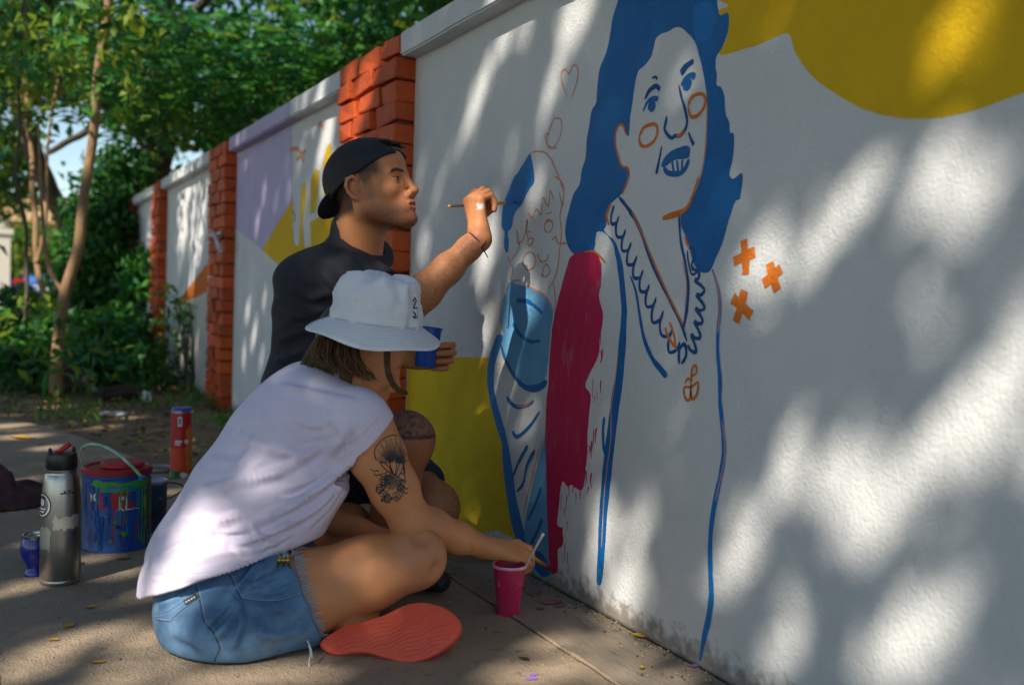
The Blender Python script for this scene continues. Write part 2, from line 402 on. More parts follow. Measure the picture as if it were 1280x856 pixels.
def stroke(key, name, m, pts, w, w1=None, n=6, amp=.0015, mid=None, square=False):
    q = [(p.x, p.y) for p in catmull([(a, b, 0) for a, b in pts], n)]
    LAYER[0] += 1; x = -.0003 - .000006 * LAYER[0]
    vs = []; fs = []; m_ = len(q); w1 = w if w1 is None else w1
    for i, p in enumerate(q):
        a = q[max(0, i-1)]; b_ = q[min(m_-1, i+1)]; d = Vector((b_[0]-a[0], b_[1]-a[1])); d = d.normalized() if d.length > 1e-7 else Vector((1, 0))
        t = i / max(1, m_ - 1); ww = .70 * (w + (w1 - w) * t) * (1 + .28 * mnoise.noise((p[0] * 40, p[1] * 40, LAYER[0])))
        if mid: ww *= 1 + (mid - 1) * math.sin(math.pi * t)
        ex = min(1, .35 + 1.6 * min(t, 1 - t) * 6); ww *= 1 if square else ex
        vs += [(x, p[0] - d.y * ww / 2, p[1] + d.x * ww / 2), (x, p[0] + d.y * ww / 2, p[1] - d.x * ww / 2)]
    for i in range(m_ - 1): fs.append((2*i, 2*i+1, 2*i+3, 2*i+2))
    me = mesh(name, vs, fs); fix_normals(me)
    return link(name, me, m, PANELS[key])

# --- near panel
fill('A', 'painted_yellow_cloud', C_YEL, [(1.591,1.324),(1.591,1.302),(1.579,1.289),(1.559,1.289),(1.554,1.274),(1.561,1.236),(1.580,1.215),(1.517,1.210),(1.446,1.211),(1.388,1.214),(1.371,1.181),(1.349,1.154),(1.313,1.118),(1.258,1.082),(1.207,1.053),(1.159,1.035),(1.103,1.021),(1.051,1.015),(1.003,1.016),(0.952,1.023),(0.913,1.030),(0.870,1.045),(0.840,1.069)] + [(.55, 1.42), (.55, 1.519), (2.05, 1.519)], 4, .0015)
fill('A', 'painted_yellow_base', C_OCH, [(3.221,0.508),(2.852,0.533),(2.537,0.552),(2.553,0.498),(2.514,0.388),(2.458,0.316),(2.426,0.220),(2.385,0.118),(2.343,0.070),(2.479,0.070)] + [(2.62, .022), (3.0, .022), (3.19, .022), (3.19, .35), (3.19, .52)], 3, .002, smooth=False)
fill('A', 'painted_hair', C_BLUE, [(1.933,1.441),(1.953,1.413),(1.975,1.374),(1.983,1.337),(1.996,1.301),(2.020,1.272),(2.028,1.233),(2.031,1.194),(2.051,1.174),(2.059,1.141),(2.068,1.107),(2.071,1.067),(2.086,1.039),(2.094,1.004),(2.122,0.983),(2.137,0.951),(2.149,0.925),(2.154,0.889),(2.135,0.852),(2.093,0.833),(2.048,0.835),(2.016,0.843),(2.008,0.883),(1.982,0.887),(1.967,0.898),(1.963,0.920),(1.955,0.945),(1.916,0.962),(1.903,0.969),(1.888,0.987),(1.880,1.008),(1.885,1.023),(1.910,1.030),(1.927,1.056),(1.939,1.085),(1.941,1.111),(1.927,1.125),(1.910,1.120),(1.899,1.103),(1.887,1.095),(1.884,1.138),(1.877,1.169),(1.870,1.211),(1.858,1.236),(1.835,1.242),(1.813,1.256),(1.805,1.273),(1.797,1.292),(1.776,1.298),(1.754,1.298),(1.716,1.298),(1.682,1.277),(1.656,1.250),(1.638,1.214),(1.623,1.173),(1.612,1.128),(1.611,1.089),(1.610,1.040),(1.618,0.993),(1.635,0.955),(1.658,0.927),(1.671,0.917),(1.683,0.914),(1.679,0.884),(1.668,0.866),(1.652,0.843),(1.638,0.813),(1.625,0.798),(1.608,0.787),(1.589,0.786),(1.576,0.792),(1.564,0.811),(1.546,0.844),(1.532,0.877),(1.523,0.899),(1.512,0.922),(1.500,0.926),(1.494,0.953),(1.496,0.976),(1.520,0.965),(1.533,0.975),(1.526,1.002),(1.522,1.035),(1.526,1.054),(1.537,1.057),(1.540,1.079),(1.552,1.095),(1.558,1.128),(1.569,1.149),(1.584,1.156),(1.585,1.176),(1.590,1.196),(1.588,1.214),(1.570,1.229),(1.557,1.250),(1.555,1.273),(1.560,1.290),(1.582,1.291),(1.590,1.305),(1.594,1.334),(1.602,1.360)], 3, .002)
# face and neck stay bare wall; a cooler bare patch on the crown
fill('A', 'painted_hair_gloss', C_BLUE2, [(1.661,1.331),(1.614,1.325),(1.597,1.297),(1.602,1.260),(1.632,1.252),(1.656,1.259),(1.670,1.285),(1.668,1.313)], 4, .006, 30)
fill('A', 'painted_strap', C_BLUE, [(2.014,0.892),(1.971,0.881),(1.939,0.860),(1.923,0.830),(1.912,0.798),(1.899,0.754),(1.890,0.709),(1.891,0.665),(1.895,0.626),(1.899,0.587),(1.905,0.548),(1.914,0.509),(1.921,0.469),(1.927,0.429),(1.935,0.389),(1.940,0.342),(1.944,0.296),(1.948,0.242),(1.949,0.189),(1.948,0.143),(1.948,0.069),(1.930,0.064),(1.921,0.103),(1.918,0.169),(1.914,0.236),(1.906,0.302),(1.899,0.368),(1.892,0.421),(1.884,0.474),(1.877,0.513),(1.871,0.551),(1.867,0.596),(1.866,0.640),(1.866,0.691),(1.873,0.735),(1.883,0.779),(1.894,0.811),(1.907,0.836),(1.930,0.863),(1.965,0.880),(1.990,0.898)], 3, .002)
stroke('A', 'painted_line', C_BLUE, [(1.942,0.455),(1.946,0.421),(1.939,0.381),(1.925,0.366)], .014, .02)
fill('A', 'painted_crimson_arm', C_CRIM, [(2.022,0.841),(2.088,0.840),(2.125,0.828),(2.142,0.799),(2.159,0.766),(2.176,0.727),(2.192,0.687),(2.203,0.646),(2.208,0.589),(2.211,0.518),(2.217,0.464),(2.218,0.396),(2.219,0.328),(2.211,0.262),(2.204,0.195),(2.193,0.130),(2.183,0.065),(2.172,0.027),(2.138,0.036),(2.129,0.045),(2.132,0.097),(2.110,0.116),(2.115,0.154),(2.139,0.162),(2.137,0.202),(2.130,0.256),(2.116,0.272),(2.097,0.261),(2.075,0.272),(2.050,0.267),(2.028,0.266),(2.017,0.303),(2.011,0.354),(2.012,0.410),(2.009,0.461),(2.004,0.499),(2.032,0.518),(2.013,0.551),(1.992,0.575),(1.977,0.601),(1.974,0.644),(1.967,0.675),(1.968,0.699),(1.986,0.736),(1.980,0.760),(1.978,0.785),(1.986,0.816),(1.999,0.834)], 3, .004, 60)
# dry-brush crimson touches at the ragged edge
DB = random.Random(9)
for (y_, z_), hgt in [(p, DB.uniform(.010, .030)) for p in [(1.971,0.581),(1.962,0.604),(1.995,0.526),(1.999,0.488),(1.994,0.465),(1.981,0.433),(1.989,0.397),(1.997,0.362),(1.998,0.316),(2.006,0.284),(2.027,0.261),(2.048,0.249),(2.070,0.240),(2.096,0.227),(2.114,0.208),(2.120,0.178),(2.126,0.149),(2.090,0.145),(2.098,0.099),(2.119,0.063),(1.968,0.641),(1.971,0.679),(1.975,0.547),(1.993,0.345),(2.016,0.270),(2.082,0.246)] for _ in range(1)]:
    yy = y_ - DB.uniform(-.012, .022); zz = z_ + DB.uniform(-.03, .03); stroke('A', 'painted_dry_brush', C_CRIM, [(yy, zz + hgt), (yy - DB.uniform(-.004, .004), zz), (yy - DB.uniform(-.006, .006), zz - hgt * .8)], DB.uniform(.004, .012), .002, n=4)
# left figure
fill('A', 'painted_blue_shirt', C_LBLUE, [(2.453,0.766),(2.406,0.761),(2.352,0.756),(2.272,0.739),(2.222,0.719),(2.200,0.693),(2.209,0.639),(2.214,0.588),(2.219,0.551),(2.225,0.524),(2.261,0.497),(2.310,0.482),(2.370,0.494),(2.422,0.525),(2.461,0.562),(2.482,0.605),(2.474,0.624),(2.493,0.656),(2.489,0.685),(2.473,0.730)], 4, .002)
fill('A', 'painted_blue_skirt', C_LBLUE, [(2.222,0.362),(2.206,0.296),(2.199,0.223),(2.188,0.150),(2.179,0.092),(2.168,0.043),(2.160,0.019),(2.221,0.006),(2.269,0.013),(2.303,0.035),(2.317,0.067),(2.314,0.107),(2.297,0.173),(2.271,0.247),(2.244,0.313)], 4, .002)
fill('A', 'painted_wet_blue', C_BLUE2, [(2.357,1.109),(2.385,1.090),(2.417,1.068),(2.451,1.047),(2.475,1.016),(2.494,0.996),(2.508,0.964),(2.509,0.926),(2.488,0.905),(2.490,0.876),(2.484,0.857),(2.466,0.849),(2.460,0.875),(2.470,0.904),(2.446,0.919),(2.433,0.952),(2.392,0.978),(2.357,1.010),(2.325,1.032),(2.332,1.064),(2.344,1.092)], 4, .002)
fill('A', 'painted_deep_blue', C_BLUE, [(2.385,1.086),(2.413,1.066),(2.443,1.042),(2.464,1.012),(2.473,0.987),(2.430,0.981),(2.393,0.996),(2.372,1.019),(2.344,1.041),(2.354,1.066)], 4, .004, 30)
fill('A', 'painted_deep_blue', C_BLUE, [(2.267,0.044),(2.234,0.068),(2.195,0.062),(2.164,0.029),(2.206,0.010),(2.246,0.023)], 4, .004)
fill('A', 'painted_blue_outline', C_BLUE2, [(2.512,0.617),(2.546,0.574),(2.565,0.531),(2.568,0.489),(2.555,0.448),(2.529,0.401),(2.496,0.356),(2.464,0.319),(2.448,0.256),(2.426,0.195),(2.409,0.150),(2.380,0.100),(2.351,0.067),(2.313,0.060),(2.302,0.079),(2.325,0.120),(2.343,0.148),(2.367,0.191),(2.392,0.258),(2.417,0.310),(2.445,0.358),(2.481,0.402),(2.510,0.444),(2.524,0.484),(2.521,0.534),(2.498,0.573),(2.476,0.614)], 4, .002)
S = lambda nm, m, pts, w, w1=None, **k: stroke('A', nm, m, pts, w, w1, **k)
S('painted_line', C_BLUE, [(2.493,0.601),(2.463,0.559),(2.407,0.515),(2.337,0.487),(2.265,0.492),(2.218,0.513)], .016, .03)
for pts in ([(2.442,0.449),(2.392,0.430),(2.325,0.438),(2.285,0.456)], [(2.400,0.360),(2.369,0.349),(2.302,0.386),(2.250,0.432)], [(2.308,0.334),(2.355,0.284),(2.387,0.238)], [(2.269,0.328),(2.310,0.279),(2.326,0.231),(2.361,0.201)],
            [(2.228,0.238),(2.255,0.189),(2.296,0.136)], [(2.216,0.159),(2.242,0.116),(2.276,0.076)], [(2.405,0.716),(2.342,0.716),(2.290,0.701),(2.254,0.686)], [(2.421,0.655),(2.380,0.628),(2.319,0.610),(2.260,0.615)]):
    S('painted_fold', C_BLUE, pts, .020, .013)
S('painted_sketch', C_ORL, [(2.230,0.368),(2.259,0.303),(2.293,0.220),(2.320,0.149)], .008)
S('painted_sketch', C_ORL, [(2.383,0.432),(2.334,0.437),(2.287,0.460)], .008)
for pts in ([(2.357,1.109),(2.314,1.110),(2.271,1.101),(2.239,1.081),(2.213,1.052),(2.187,1.020),(2.172,0.992)], [(2.195,0.998),(2.177,0.963),(2.183,0.931),(2.172,0.891),(2.178,0.852),(2.182,0.812),(2.199,0.776),(2.228,0.749)],
            [(2.466,0.839),(2.432,0.802),(2.441,0.773),(2.384,0.773)], [(2.357,0.759),(2.293,0.746),(2.243,0.732),(2.207,0.700)], [(2.453,0.766),(2.474,0.730),(2.498,0.685),(2.493,0.652),(2.474,0.627)],
            [(2.340,0.877),(2.359,0.899),(2.356,0.934),(2.373,0.886),(2.407,0.873),(2.417,0.909),(2.398,0.865),(2.445,0.824)], [(2.357,0.955),(2.329,0.936),(2.309,0.959),(2.280,0.943),(2.276,0.987),(2.244,0.961),(2.239,1.001),(2.214,0.972)],
            [(2.252,0.942),(2.225,0.945)], [(2.257,0.915),(2.247,0.924),(2.216,0.921)], [(2.371,0.900),(2.334,0.901)], [(2.354,0.874),(2.333,0.884),(2.318,0.877),(2.336,0.863),(2.351,0.871)],
            [(2.220,0.873),(2.200,0.882),(2.186,0.865),(2.140,0.864)], [(2.294,0.842),(2.275,0.821),(2.243,0.823),(2.235,0.840)], [(2.205,0.766),(2.191,0.727),(2.193,0.693)], [(2.268,0.780),(2.249,0.813),(2.223,0.796),(2.247,0.780),(2.264,0.787)],
            [(2.218,1.036),(2.184,1.020),(2.167,0.995),(2.173,0.956)], [(2.258,1.150),(2.274,1.145),(2.255,1.116),(2.210,1.106)]):
    S('painted_sketch', C_ORL, pts, .007, n=4)
def ring(cx, cy, rx, ry, w, m=C_ORL, nm='painted_ring', rot=0):
    pts = []
    for k in range(15):
        a = 2 * math.pi * k / 14 + .6
        dx, dz = rx * math.cos(a), ry * math.sin(a)
        pts.append((cx + dx * math.cos(rot) - dz * math.sin(rot), cy + dx * math.sin(rot) + dz * math.cos(rot)))
    stroke('A', nm, m, pts, w, n=3)
p_ = [(2.338,0.823),(2.240,0.911),(2.324,0.870)]; ring(*p_[0], .035, .040/2+.004, .007); ring(*p_[1], .022, .016, .006)
# hearts sketched above
for ox, oy in ((0, 0), (-62, 215)):
    pass
S('painted_sketch', C_ORL, [(2.169,1.228),(2.193,1.262),(2.204,1.291),(2.184,1.299),(2.163,1.284),(2.148,1.299),(2.129,1.297),(2.120,1.279),(2.126,1.253),(2.150,1.219)], .006, n=4)
S('painted_sketch', C_ORL, [(2.264,1.131),(2.249,1.162),(2.226,1.183),(2.193,1.171),(2.198,1.131),(2.237,1.108),(2.267,1.124)], .006, n=4)
# the woman's face
S('painted_brow', C_NAVY, [(1.829,1.167),(1.814,1.183),(1.790,1.189),(1.774,1.179)], .012, .020); S('painted_brow', C_NAVY, [(1.702,1.199),(1.685,1.211),(1.660,1.218)], .026, .014)
S('painted_line', C_NAVY, [(1.805,1.209),(1.792,1.209),(1.785,1.202)], .008)
S('painted_lash', C_BLUE, [(1.835,1.141),(1.821,1.158),(1.802,1.164),(1.779,1.160)], .008, .018)
fill('A', 'painted_iris', C_BLUE, [(1.817,1.149),(1.809,1.159),(1.791,1.156),(1.788,1.142),(1.800,1.135),(1.813,1.141)], 3, .001)
S('painted_lash', C_BLUE, [(1.699,1.174),(1.687,1.185),(1.668,1.190),(1.653,1.184)], .012, .022)
fill('A', 'painted_iris', C_BLUE, [(1.691,1.177),(1.682,1.186),(1.665,1.180),(1.666,1.168),(1.678,1.160),(1.692,1.166)], 3, .001)
S('painted_nose', C_NAVY, [(1.708,1.178),(1.697,1.151),(1.683,1.124),(1.674,1.098),(1.680,1.081),(1.696,1.071),(1.713,1.073),(1.724,1.070),(1.736,1.076),(1.751,1.091),(1.748,1.106),(1.746,1.119)], .010, .014)
S('painted_sketch', C_ORA, [(1.707,1.072),(1.692,1.074),(1.684,1.082)], .010)
S('painted_line', C_NAVY, [(1.668,1.075),(1.659,1.060),(1.648,1.046)], .007, .014); S('painted_line', C_NAVY, [(1.759,1.057),(1.766,1.031),(1.775,0.999)], .006, .014)
fill('A', 'painted_lip', C_BLUE, [(1.758,1.016),(1.747,1.031),(1.728,1.042),(1.711,1.046),(1.697,1.047),(1.682,1.048),(1.664,1.045),(1.660,1.034),(1.666,1.022),(1.689,1.022),(1.714,1.022),(1.734,1.014),(1.749,1.010)], 3, .0015)
S('painted_lip', C_BLUE, [(1.749,1.010),(1.733,0.998),(1.707,0.993),(1.687,0.994),(1.672,1.003),(1.662,1.019)], .016)
for a, b_ in (((462,668),(470,705)), ((482,662),(488,704)), ((502,658),(502,700))):
    pass
S('painted_tooth_line', C_BLUE, [(1.720,1.021),(1.712,0.996)], .010); S('painted_tooth_line', C_BLUE, [(1.703,1.021),(1.697,0.995)], .010); S('painted_tooth_line', C_BLUE, [(1.685,1.021),(1.684,0.997)], .010)
for pts in ([(1.847,1.085),(1.832,1.104),(1.807,1.109),(1.783,1.105),(1.777,1.089),(1.788,1.072),(1.815,1.064),(1.836,1.068),(1.847,1.085)], [(1.673,1.127),(1.664,1.143),(1.645,1.148),(1.625,1.144),(1.616,1.131),(1.623,1.115),(1.642,1.104),(1.662,1.106),(1.673,1.127)]):
    S('painted_cheek_ring', C_ORA, pts, .0115, n=4)
S('painted_sketch', C_ORA, [(1.890,1.096),(1.901,1.105),(1.910,1.120),(1.925,1.125),(1.939,1.113),(1.941,1.086),(1.927,1.054),(1.909,1.030),(1.887,1.024),(1.880,1.007),(1.891,0.984),(1.905,0.967)], .008)
S('painted_sketch', C_ORL, [(1.611,1.127),(1.609,1.079),(1.610,1.036),(1.618,0.990),(1.637,0.953),(1.661,0.923)], .006)
S('painted_chin', C_ORA, [(1.628,0.982),(1.642,0.949),(1.660,0.922),(1.688,0.911),(1.746,0.903)], .006, .020)
# collar and necklace
S('painted_collar', C_NAVY, [(1.917,0.961),(1.870,0.926),(1.828,0.884),(1.787,0.821),(1.747,0.772),(1.709,0.731),(1.668,0.685),(1.643,0.646)], .016, .012)
S('painted_sketch', C_ORA, [(1.862,0.923),(1.817,0.871),(1.770,0.809),(1.726,0.755),(1.684,0.708),(1.653,0.674)], .007)
S('painted_collar', C_NAVY, [(1.688,0.909),(1.679,0.854),(1.660,0.807),(1.647,0.761),(1.648,0.715),(1.657,0.671)], .010, .014)
S('painted_sketch', C_ORL, [(1.672,0.813),(1.653,0.767),(1.654,0.715)], .005)
def scallops(line, n, depth, side, w):
    q = [Vector((a_, b_)) for a_, b_ in line]; ql = catmull([(p.x, p.y, 0) for p in q], 12); m_ = len(ql) - 1
    at = lambda t: ql[int(round(max(0, min(1, t)) * m_))]
    for k in range(n):
        p = at(k / n); r = at((k + .92) / n); t_ = (r - p).normalized(); nn = Vector((t_.y, -t_.x, 0)) * side + Vector((0, -.45, 0)); dd = depth * (.85 + .3 * DB.random())
        S('painted_scallop', C_NAVY, [(p.x, p.y), (p.x + nn.x * dd * .8 + t_.x * .004, p.y + nn.y * dd * .8 + t_.y * .004), ((p.x + r.x) / 2 + nn.x * dd * 1.15, (p.y + r.y) / 2 + nn.y * dd * 1.15), (r.x + nn.x * dd * .6, r.y + nn.y * dd * .6), (r.x + nn.x * dd * .1, r.y + nn.y * dd * .1)], w, n=5)
scallops([(1.936,0.943),(1.884,0.886),(1.835,0.825),(1.783,0.763),(1.728,0.707),(1.665,0.648)], 10, .026, -1, .011)
scallops([(1.638,0.795),(1.623,0.755),(1.622,0.715),(1.627,0.675),(1.643,0.640)], 6, .024, 1, .011)
S('painted_ruffle', C_NAVY, [(1.666,0.598),(1.668,0.627),(1.650,0.640),(1.644,0.617),(1.659,0.599)], .012, n=5)
S('painted_ruffle', C_NAVY, [(1.650,0.835),(1.641,0.838),(1.630,0.824),(1.638,0.801),(1.622,0.789),(1.637,0.784),(1.651,0.813),(1.654,0.833)], .008, n=5)
for pts in ([(1.706,0.684),(1.690,0.661),(1.678,0.627)], [(1.720,0.672),(1.709,0.654),(1.683,0.632)], [(1.664,0.862),(1.657,0.847),(1.649,0.841)], [(1.951,0.948),(1.965,0.923),(1.954,0.899)]):
    S('painted_sketch', C_ORA, pts, .010)
S('painted_line', C_BLUE, [(1.859,0.782),(1.835,0.748),(1.817,0.699),(1.795,0.644),(1.761,0.603),(1.729,0.582),(1.707,0.568)], .008, .024)
S('painted_body_line', C_BLUE2, [(1.572,0.793),(1.552,0.756),(1.543,0.717),(1.546,0.668),(1.543,0.624),(1.534,0.581),(1.531,0.537),(1.525,0.510),(1.516,0.467),(1.512,0.438),(1.518,0.395),(1.531,0.343),(1.540,0.291),(1.541,0.241),(1.536,0.191),(1.531,0.148),(1.537,0.101),(1.547,0.064),(1.557,0.013)], .012, .024, mid=1.0)
S('painted_sketch', C_ORL, [(1.568,0.789),(1.548,0.745),(1.543,0.712),(1.545,0.668)], .006)
S('painted_sketch', C_ORL, [(1.521,0.499),(1.512,0.462),(1.509,0.430),(1.519,0.384),(1.531,0.338)], .005)
S('painted_sketch', C_ORL, [(1.894,0.607),(1.902,0.547),(1.913,0.479),(1.911,0.406),(1.921,0.344),(1.929,0.275),(1.931,0.206),(1.932,0.151)], .005)
S('painted_sketch', C_ORA, [(2.055,0.840),(2.010,0.838),(1.960,0.811)], .008)
# signature and crosses
S('painted_mark', C_ORA, [(1.645,0.559),(1.634,0.571),(1.624,0.561),(1.626,0.529),(1.641,0.531),(1.646,0.551),(1.622,0.555),(1.601,0.566),(1.603,0.543),(1.618,0.530),(1.625,0.550)], .009, n=4)
S('painted_mark', C_ORA, [(1.622,0.564),(1.623,0.590),(1.612,0.600),(1.608,0.585),(1.622,0.577)], .009, n=4)
for a in ([(1.482,0.848),(1.475,0.815),(1.472,0.782)], [(1.508,0.807),(1.480,0.816),(1.449,0.824)], [(1.408,0.803),(1.397,0.777),(1.384,0.752)], [(1.422,0.764),(1.399,0.778),(1.377,0.792)], [(1.474,0.752),(1.482,0.721),(1.494,0.691)], [(1.507,0.737),(1.480,0.722),(1.451,0.705)]):
    S('painted_cross', C_ORA, a, .030, n=4, square=True)

# --- lilac and yellow panel
fill('B', 'painted_lilac', C_LIL, [(6.083,1.617),(5.618,1.566),(5.162,1.540),(4.816,1.530),(4.787,1.382),(4.766,1.211),(4.752,1.161),(5.012,1.066),(5.348,0.936),(5.621,1.000),(6.026,1.082)] + [(6.02, .98), (6.02, 1.5), (5.5, 1.519)], 2, .002, smooth=False)
fill('B', 'painted_yellow_shape', C_YEL, [(5.348,0.936),(5.012,1.066),(4.743,1.161),(4.751,1.053),(4.704,0.942),(4.623,0.937),(4.604,1.104),(4.597,1.214),(4.530,1.226),(4.514,1.144),(4.564,1.043),(4.527,0.925),(4.412,0.927),(4.442,1.036),(4.229,1.058),(4.015,1.066),(3.821,1.094),(3.668,1.083),(3.643,0.793),(3.985,0.732),(4.599,0.680),(4.629,0.762),(4.991,0.851)], 2, .003, smooth=False)
fill('B', 'painted_yellow_bar', C_YEL, [(4.440,1.229),(4.371,1.268),(4.316,1.257),(4.331,1.131),(4.362,1.077),(4.441,1.071)], 2, .002, smooth=False)
fill('B', 'painted_yellow_bar', C_YEL, [(4.264,1.279),(4.211,1.349),(4.154,1.358),(4.130,1.255),(4.165,1.162),(4.244,1.135)], 2, .002, smooth=False)
for pts in ([(4.850,1.407),(4.689,1.394),(4.611,1.362),(4.536,1.371)], [(4.361,1.456),(4.304,1.459),(4.271,1.433)], [(4.706,1.343),(4.619,1.351),(4.573,1.317)], [(4.752,1.113),(4.703,1.074),(4.733,1.052)]):
    stroke('B', 'painted_sketch', C_ORL, pts, .03, n=3)
# --- pale panel with orange wedge
fill('C', 'painted_wedge', C_ORA, [(8.330,0.550),(6.903,0.890),(6.860,0.700)], 2, .004, smooth=False)
M_cream = wallmat('cream wall paint', (.60, .56, .48), (.54, .50, .43), .6, 5)
fill('C', 'painted_cream_foot', M_cream, [(8.330,0.550),(6.860,0.700),(6.943,0.008),(8.467,0.051)] , 2, .003, smooth=False)

# ------------------------------------------------------------------ leaves and trees
NR = np.random.default_rng(7)
def leaf_arrays(c, L, Wd, up=.35, fold=.25, rng=NR, d=None):
    """rhombic leaves with a crease: centres c (n,3), lengths L, widths Wd"""
    n = len(c)
    if d is None:
        d = rng.normal(size=(n, 3)); d[:, 2] -= .35
    d = d / np.linalg.norm(d, axis=1, keepdims=True)
    nn = rng.normal(size=(n, 3)); nn[:, 2] += up * 3
    s = np.cross(d, nn); s /= np.linalg.norm(s, axis=1, keepdims=True) + 1e-9
    nn = np.cross(s, d)
    L = np.broadcast_to(L, (n,))[:, None]; Wd = np.broadcast_to(Wd, (n,))[:, None]
    v = np.stack([c - d * L / 2, c + s * Wd / 2 + nn * Wd * fold - d * L * .05, c + d * L / 2, c - s * Wd / 2 + nn * Wd * fold - d * L * .05], 1).reshape(-1, 3)
    i = np.arange(n)[:, None] * 4
    f = np.concatenate([i + np.array([[0, 1, 2]]), i + np.array([[0, 2, 3]])], 1).reshape(-1, 3)
    return v, f
def fast_mesh(name, v, f, mats, midx=None, smooth=False):
    me = bpy.data.meshes.new(name); n = len(v); m = len(f); k = f.shape[1]
    me.vertices.add(n); me.vertices.foreach_set('co', np.ascontiguousarray(v, dtype=np.float32).ravel())
    me.loops.add(m * k); me.loops.foreach_set('vertex_index', np.ascontiguousarray(f, dtype=np.int32).ravel())
    me.polygons.add(m); me.polygons.foreach_set('loop_start', np.arange(0, m * k, k, dtype=np.int32))
    try: me.polygons.foreach_set('loop_total', np.full(m, k, dtype=np.int32))
    except Exception: pass
    for mm in mats: me.materials.append(mm)
    if midx is not None: me.polygons.foreach_set('material_index', np.asarray(midx, dtype=np.int32))
    me.update(calc_edges=True); me.validate()
    if smooth: me.polygons.foreach_set('use_smooth', np.ones(m, dtype=bool))
    return me
def leafmat(name, col, col2, trans=.35): return mat(name, col, .5, col2, 2.2, .7, 3, trans=trans, spec=.4)
ML_dark = leafmat('dark leaf', (.020, .085, .014), (.035, .125, .018))
ML_mid = leafmat('green leaf', (.045, .19, .022), (.075, .24, .03))
ML_blue = leafmat('cool green leaf', (.02, .13, .045), (.035, .18, .055))
ML_lite = leafmat('yellow green leaf', (.26, .33, .03), (.15, .26, .025), .5)
ML_lit2 = leafmat('dry leaf', (.32, .22, .03), (.22, .10, .02), .3)
LEAFM = [ML_dark, ML_mid, ML_blue, ML_lite, ML_lit2]
M_bark = mat('dark bark', (.055, .042, .033), .95, (.11, .09, .07), 14, .6, bump=(30, .9, .02), stretch=(1, 1, .25))
M_bark2 = mat('pale bark', (.34, .21, .10), .9, (.16, .095, .05), 24, .6, bump=(40, .7, .01), stretch=(1, 1, .4))
def crown(name, blobs, n, L, Wd, mix, parent, seed=1, shell=.55, clump=26, csig=.16, fronds=0.0):
    """leaves in clumps through ellipsoids; blobs = [(centre, radii, weight)]"""
    r = np.random.default_rng(seed); w = np.array([b_[2] for b_ in blobs], float); w /= w.sum()
    V = []; F = []; MI = []; off = 0
    nc = max(1, n // clump); which = r.choice(len(blobs), nc, p=w)
    C0 = np.array([b_[0] for b_ in blobs], float)[which]; R0 = np.array([b_[1] for b_ in blobs], float)[which]
    u = r.normal(size=(nc, 3)); u /= np.linalg.norm(u, axis=1, keepdims=True); rad = r.random(nc) ** (1 / 3 * (1 - shell) + .02)
    rad = shell * rad + (1 - shell) * r.random(nc) ** (1 / 3)
    cc = C0 + u * R0 * rad[:, None]
    tone = r.choice(len(LEAFM), nc, p=np.array(mix) / sum(mix))
    cen = np.repeat(cc, clump, 0) + r.normal(size=(nc * clump, 3)) * csig * np.array([1, 1, .6])
    d = None
    if fronds:                                              # leaflets in two rows along drooping rachises
        k = clump; ax = r.normal(size=(nc, 3)); ax[:, 2] = -abs(ax[:, 2]) * .35; ax /= np.linalg.norm(ax, axis=1, keepdims=True)
        sd = np.cross(ax, np.array([0, 0, 1.])); sd /= np.linalg.norm(sd, axis=1, keepdims=True) + 1e-9
        t = (np.arange(k) // 2) / (k / 2); sgn = np.where(np.arange(k) % 2 == 0, 1, -1)
        cen = cc[:, None, :] + ax[:, None, :] * (t * fronds)[None, :, None] + sd[:, None, :] * (sgn * L * .5 * (1 - .5 * t))[None, :, None]
        cen[:, :, 2] -= (t ** 2 * fronds * .25)[None, :]
        d = (sd[:, None, :] * sgn[None, :, None] + ax[:, None, :] * .5).reshape(-1, 3); cen = cen.reshape(-1, 3)
    sz = r.uniform(.6, 1.25, len(cen))
    tl = np.repeat(tone, clump); sw = r.random(len(cen)) < .18; tl[sw] = r.choice(len(LEAFM), sw.sum(), p=np.array(mix) / sum(mix))
    v, f = leaf_arrays(cen, L * sz, Wd * sz, rng=r, d=d)
    return link(name, fast_mesh(name, v, f, LEAFM, np.repeat(tl, 2)), None, parent)
def limb(parent, pts, r0, r1, m=M_bark, name='limb', n=9, wob=.0):
    q = catmull(pts, 6); k = len(q); b_ = MB()
    q = [p + mnoise.noise_vector(p * 3) * wob for p in q]
    b_.tube(q, [r0 + (r1 - r0) * (i / (k - 1)) ** .8 * 1.0 for i in range(k)], n); return b_.build(name, m, parent, True)

# --- the dark tree beyond the end of the path
t1 = empty('shade_tree', (.25, 13.1, 0), 'big dark trunked tree beyond the end of the wall', 'tree')
limb(t1, [(.35, 13.1, -.1), (.30, 13.0, 1.0), (.45, 12.9, 2.2), (0.5145,12.7279,3.0203), (0.4451,12.3545,3.8747), (0.4219,11.7423,4.9506)], .30, .11, name='trunk', wob=.05)
limb(t1, [(.22, 13.0, .5), (-0.0122,12.8688,0.3016), (-0.2918,12.8162,0.8669), (-0.5207,12.7341,1.3684), (-0.8088,12.6885,1.9872), (-1.0399,12.6144,2.6307), (-1.286,12.5448,3.2053), (-1.5638,12.499,3.9297)], .15, .08, wob=.04)
limb(t1, [(0.4802,12.708,2.2481), (0.0861,12.4812,2.6497), (-0.2828,12.2311,2.8403), (-0.5931,11.9623,3.274), (-0.8838,11.6857,3.7535)], .11, .05, wob=.04)
limb(t1, [(0.3997,12.5645,3.0734), (-0.0421,12.1021,2.7598), (-0.429,11.8328,2.3699), (-0.7912,11.5561,2.087)], .06, .03, wob=.03)
limb(t1, [(0.4818,12.5313,3.2661), (0.5961,12.1554,3.7155), (0.8393,11.7049,4.0085)], .08, .05, wob=.03)
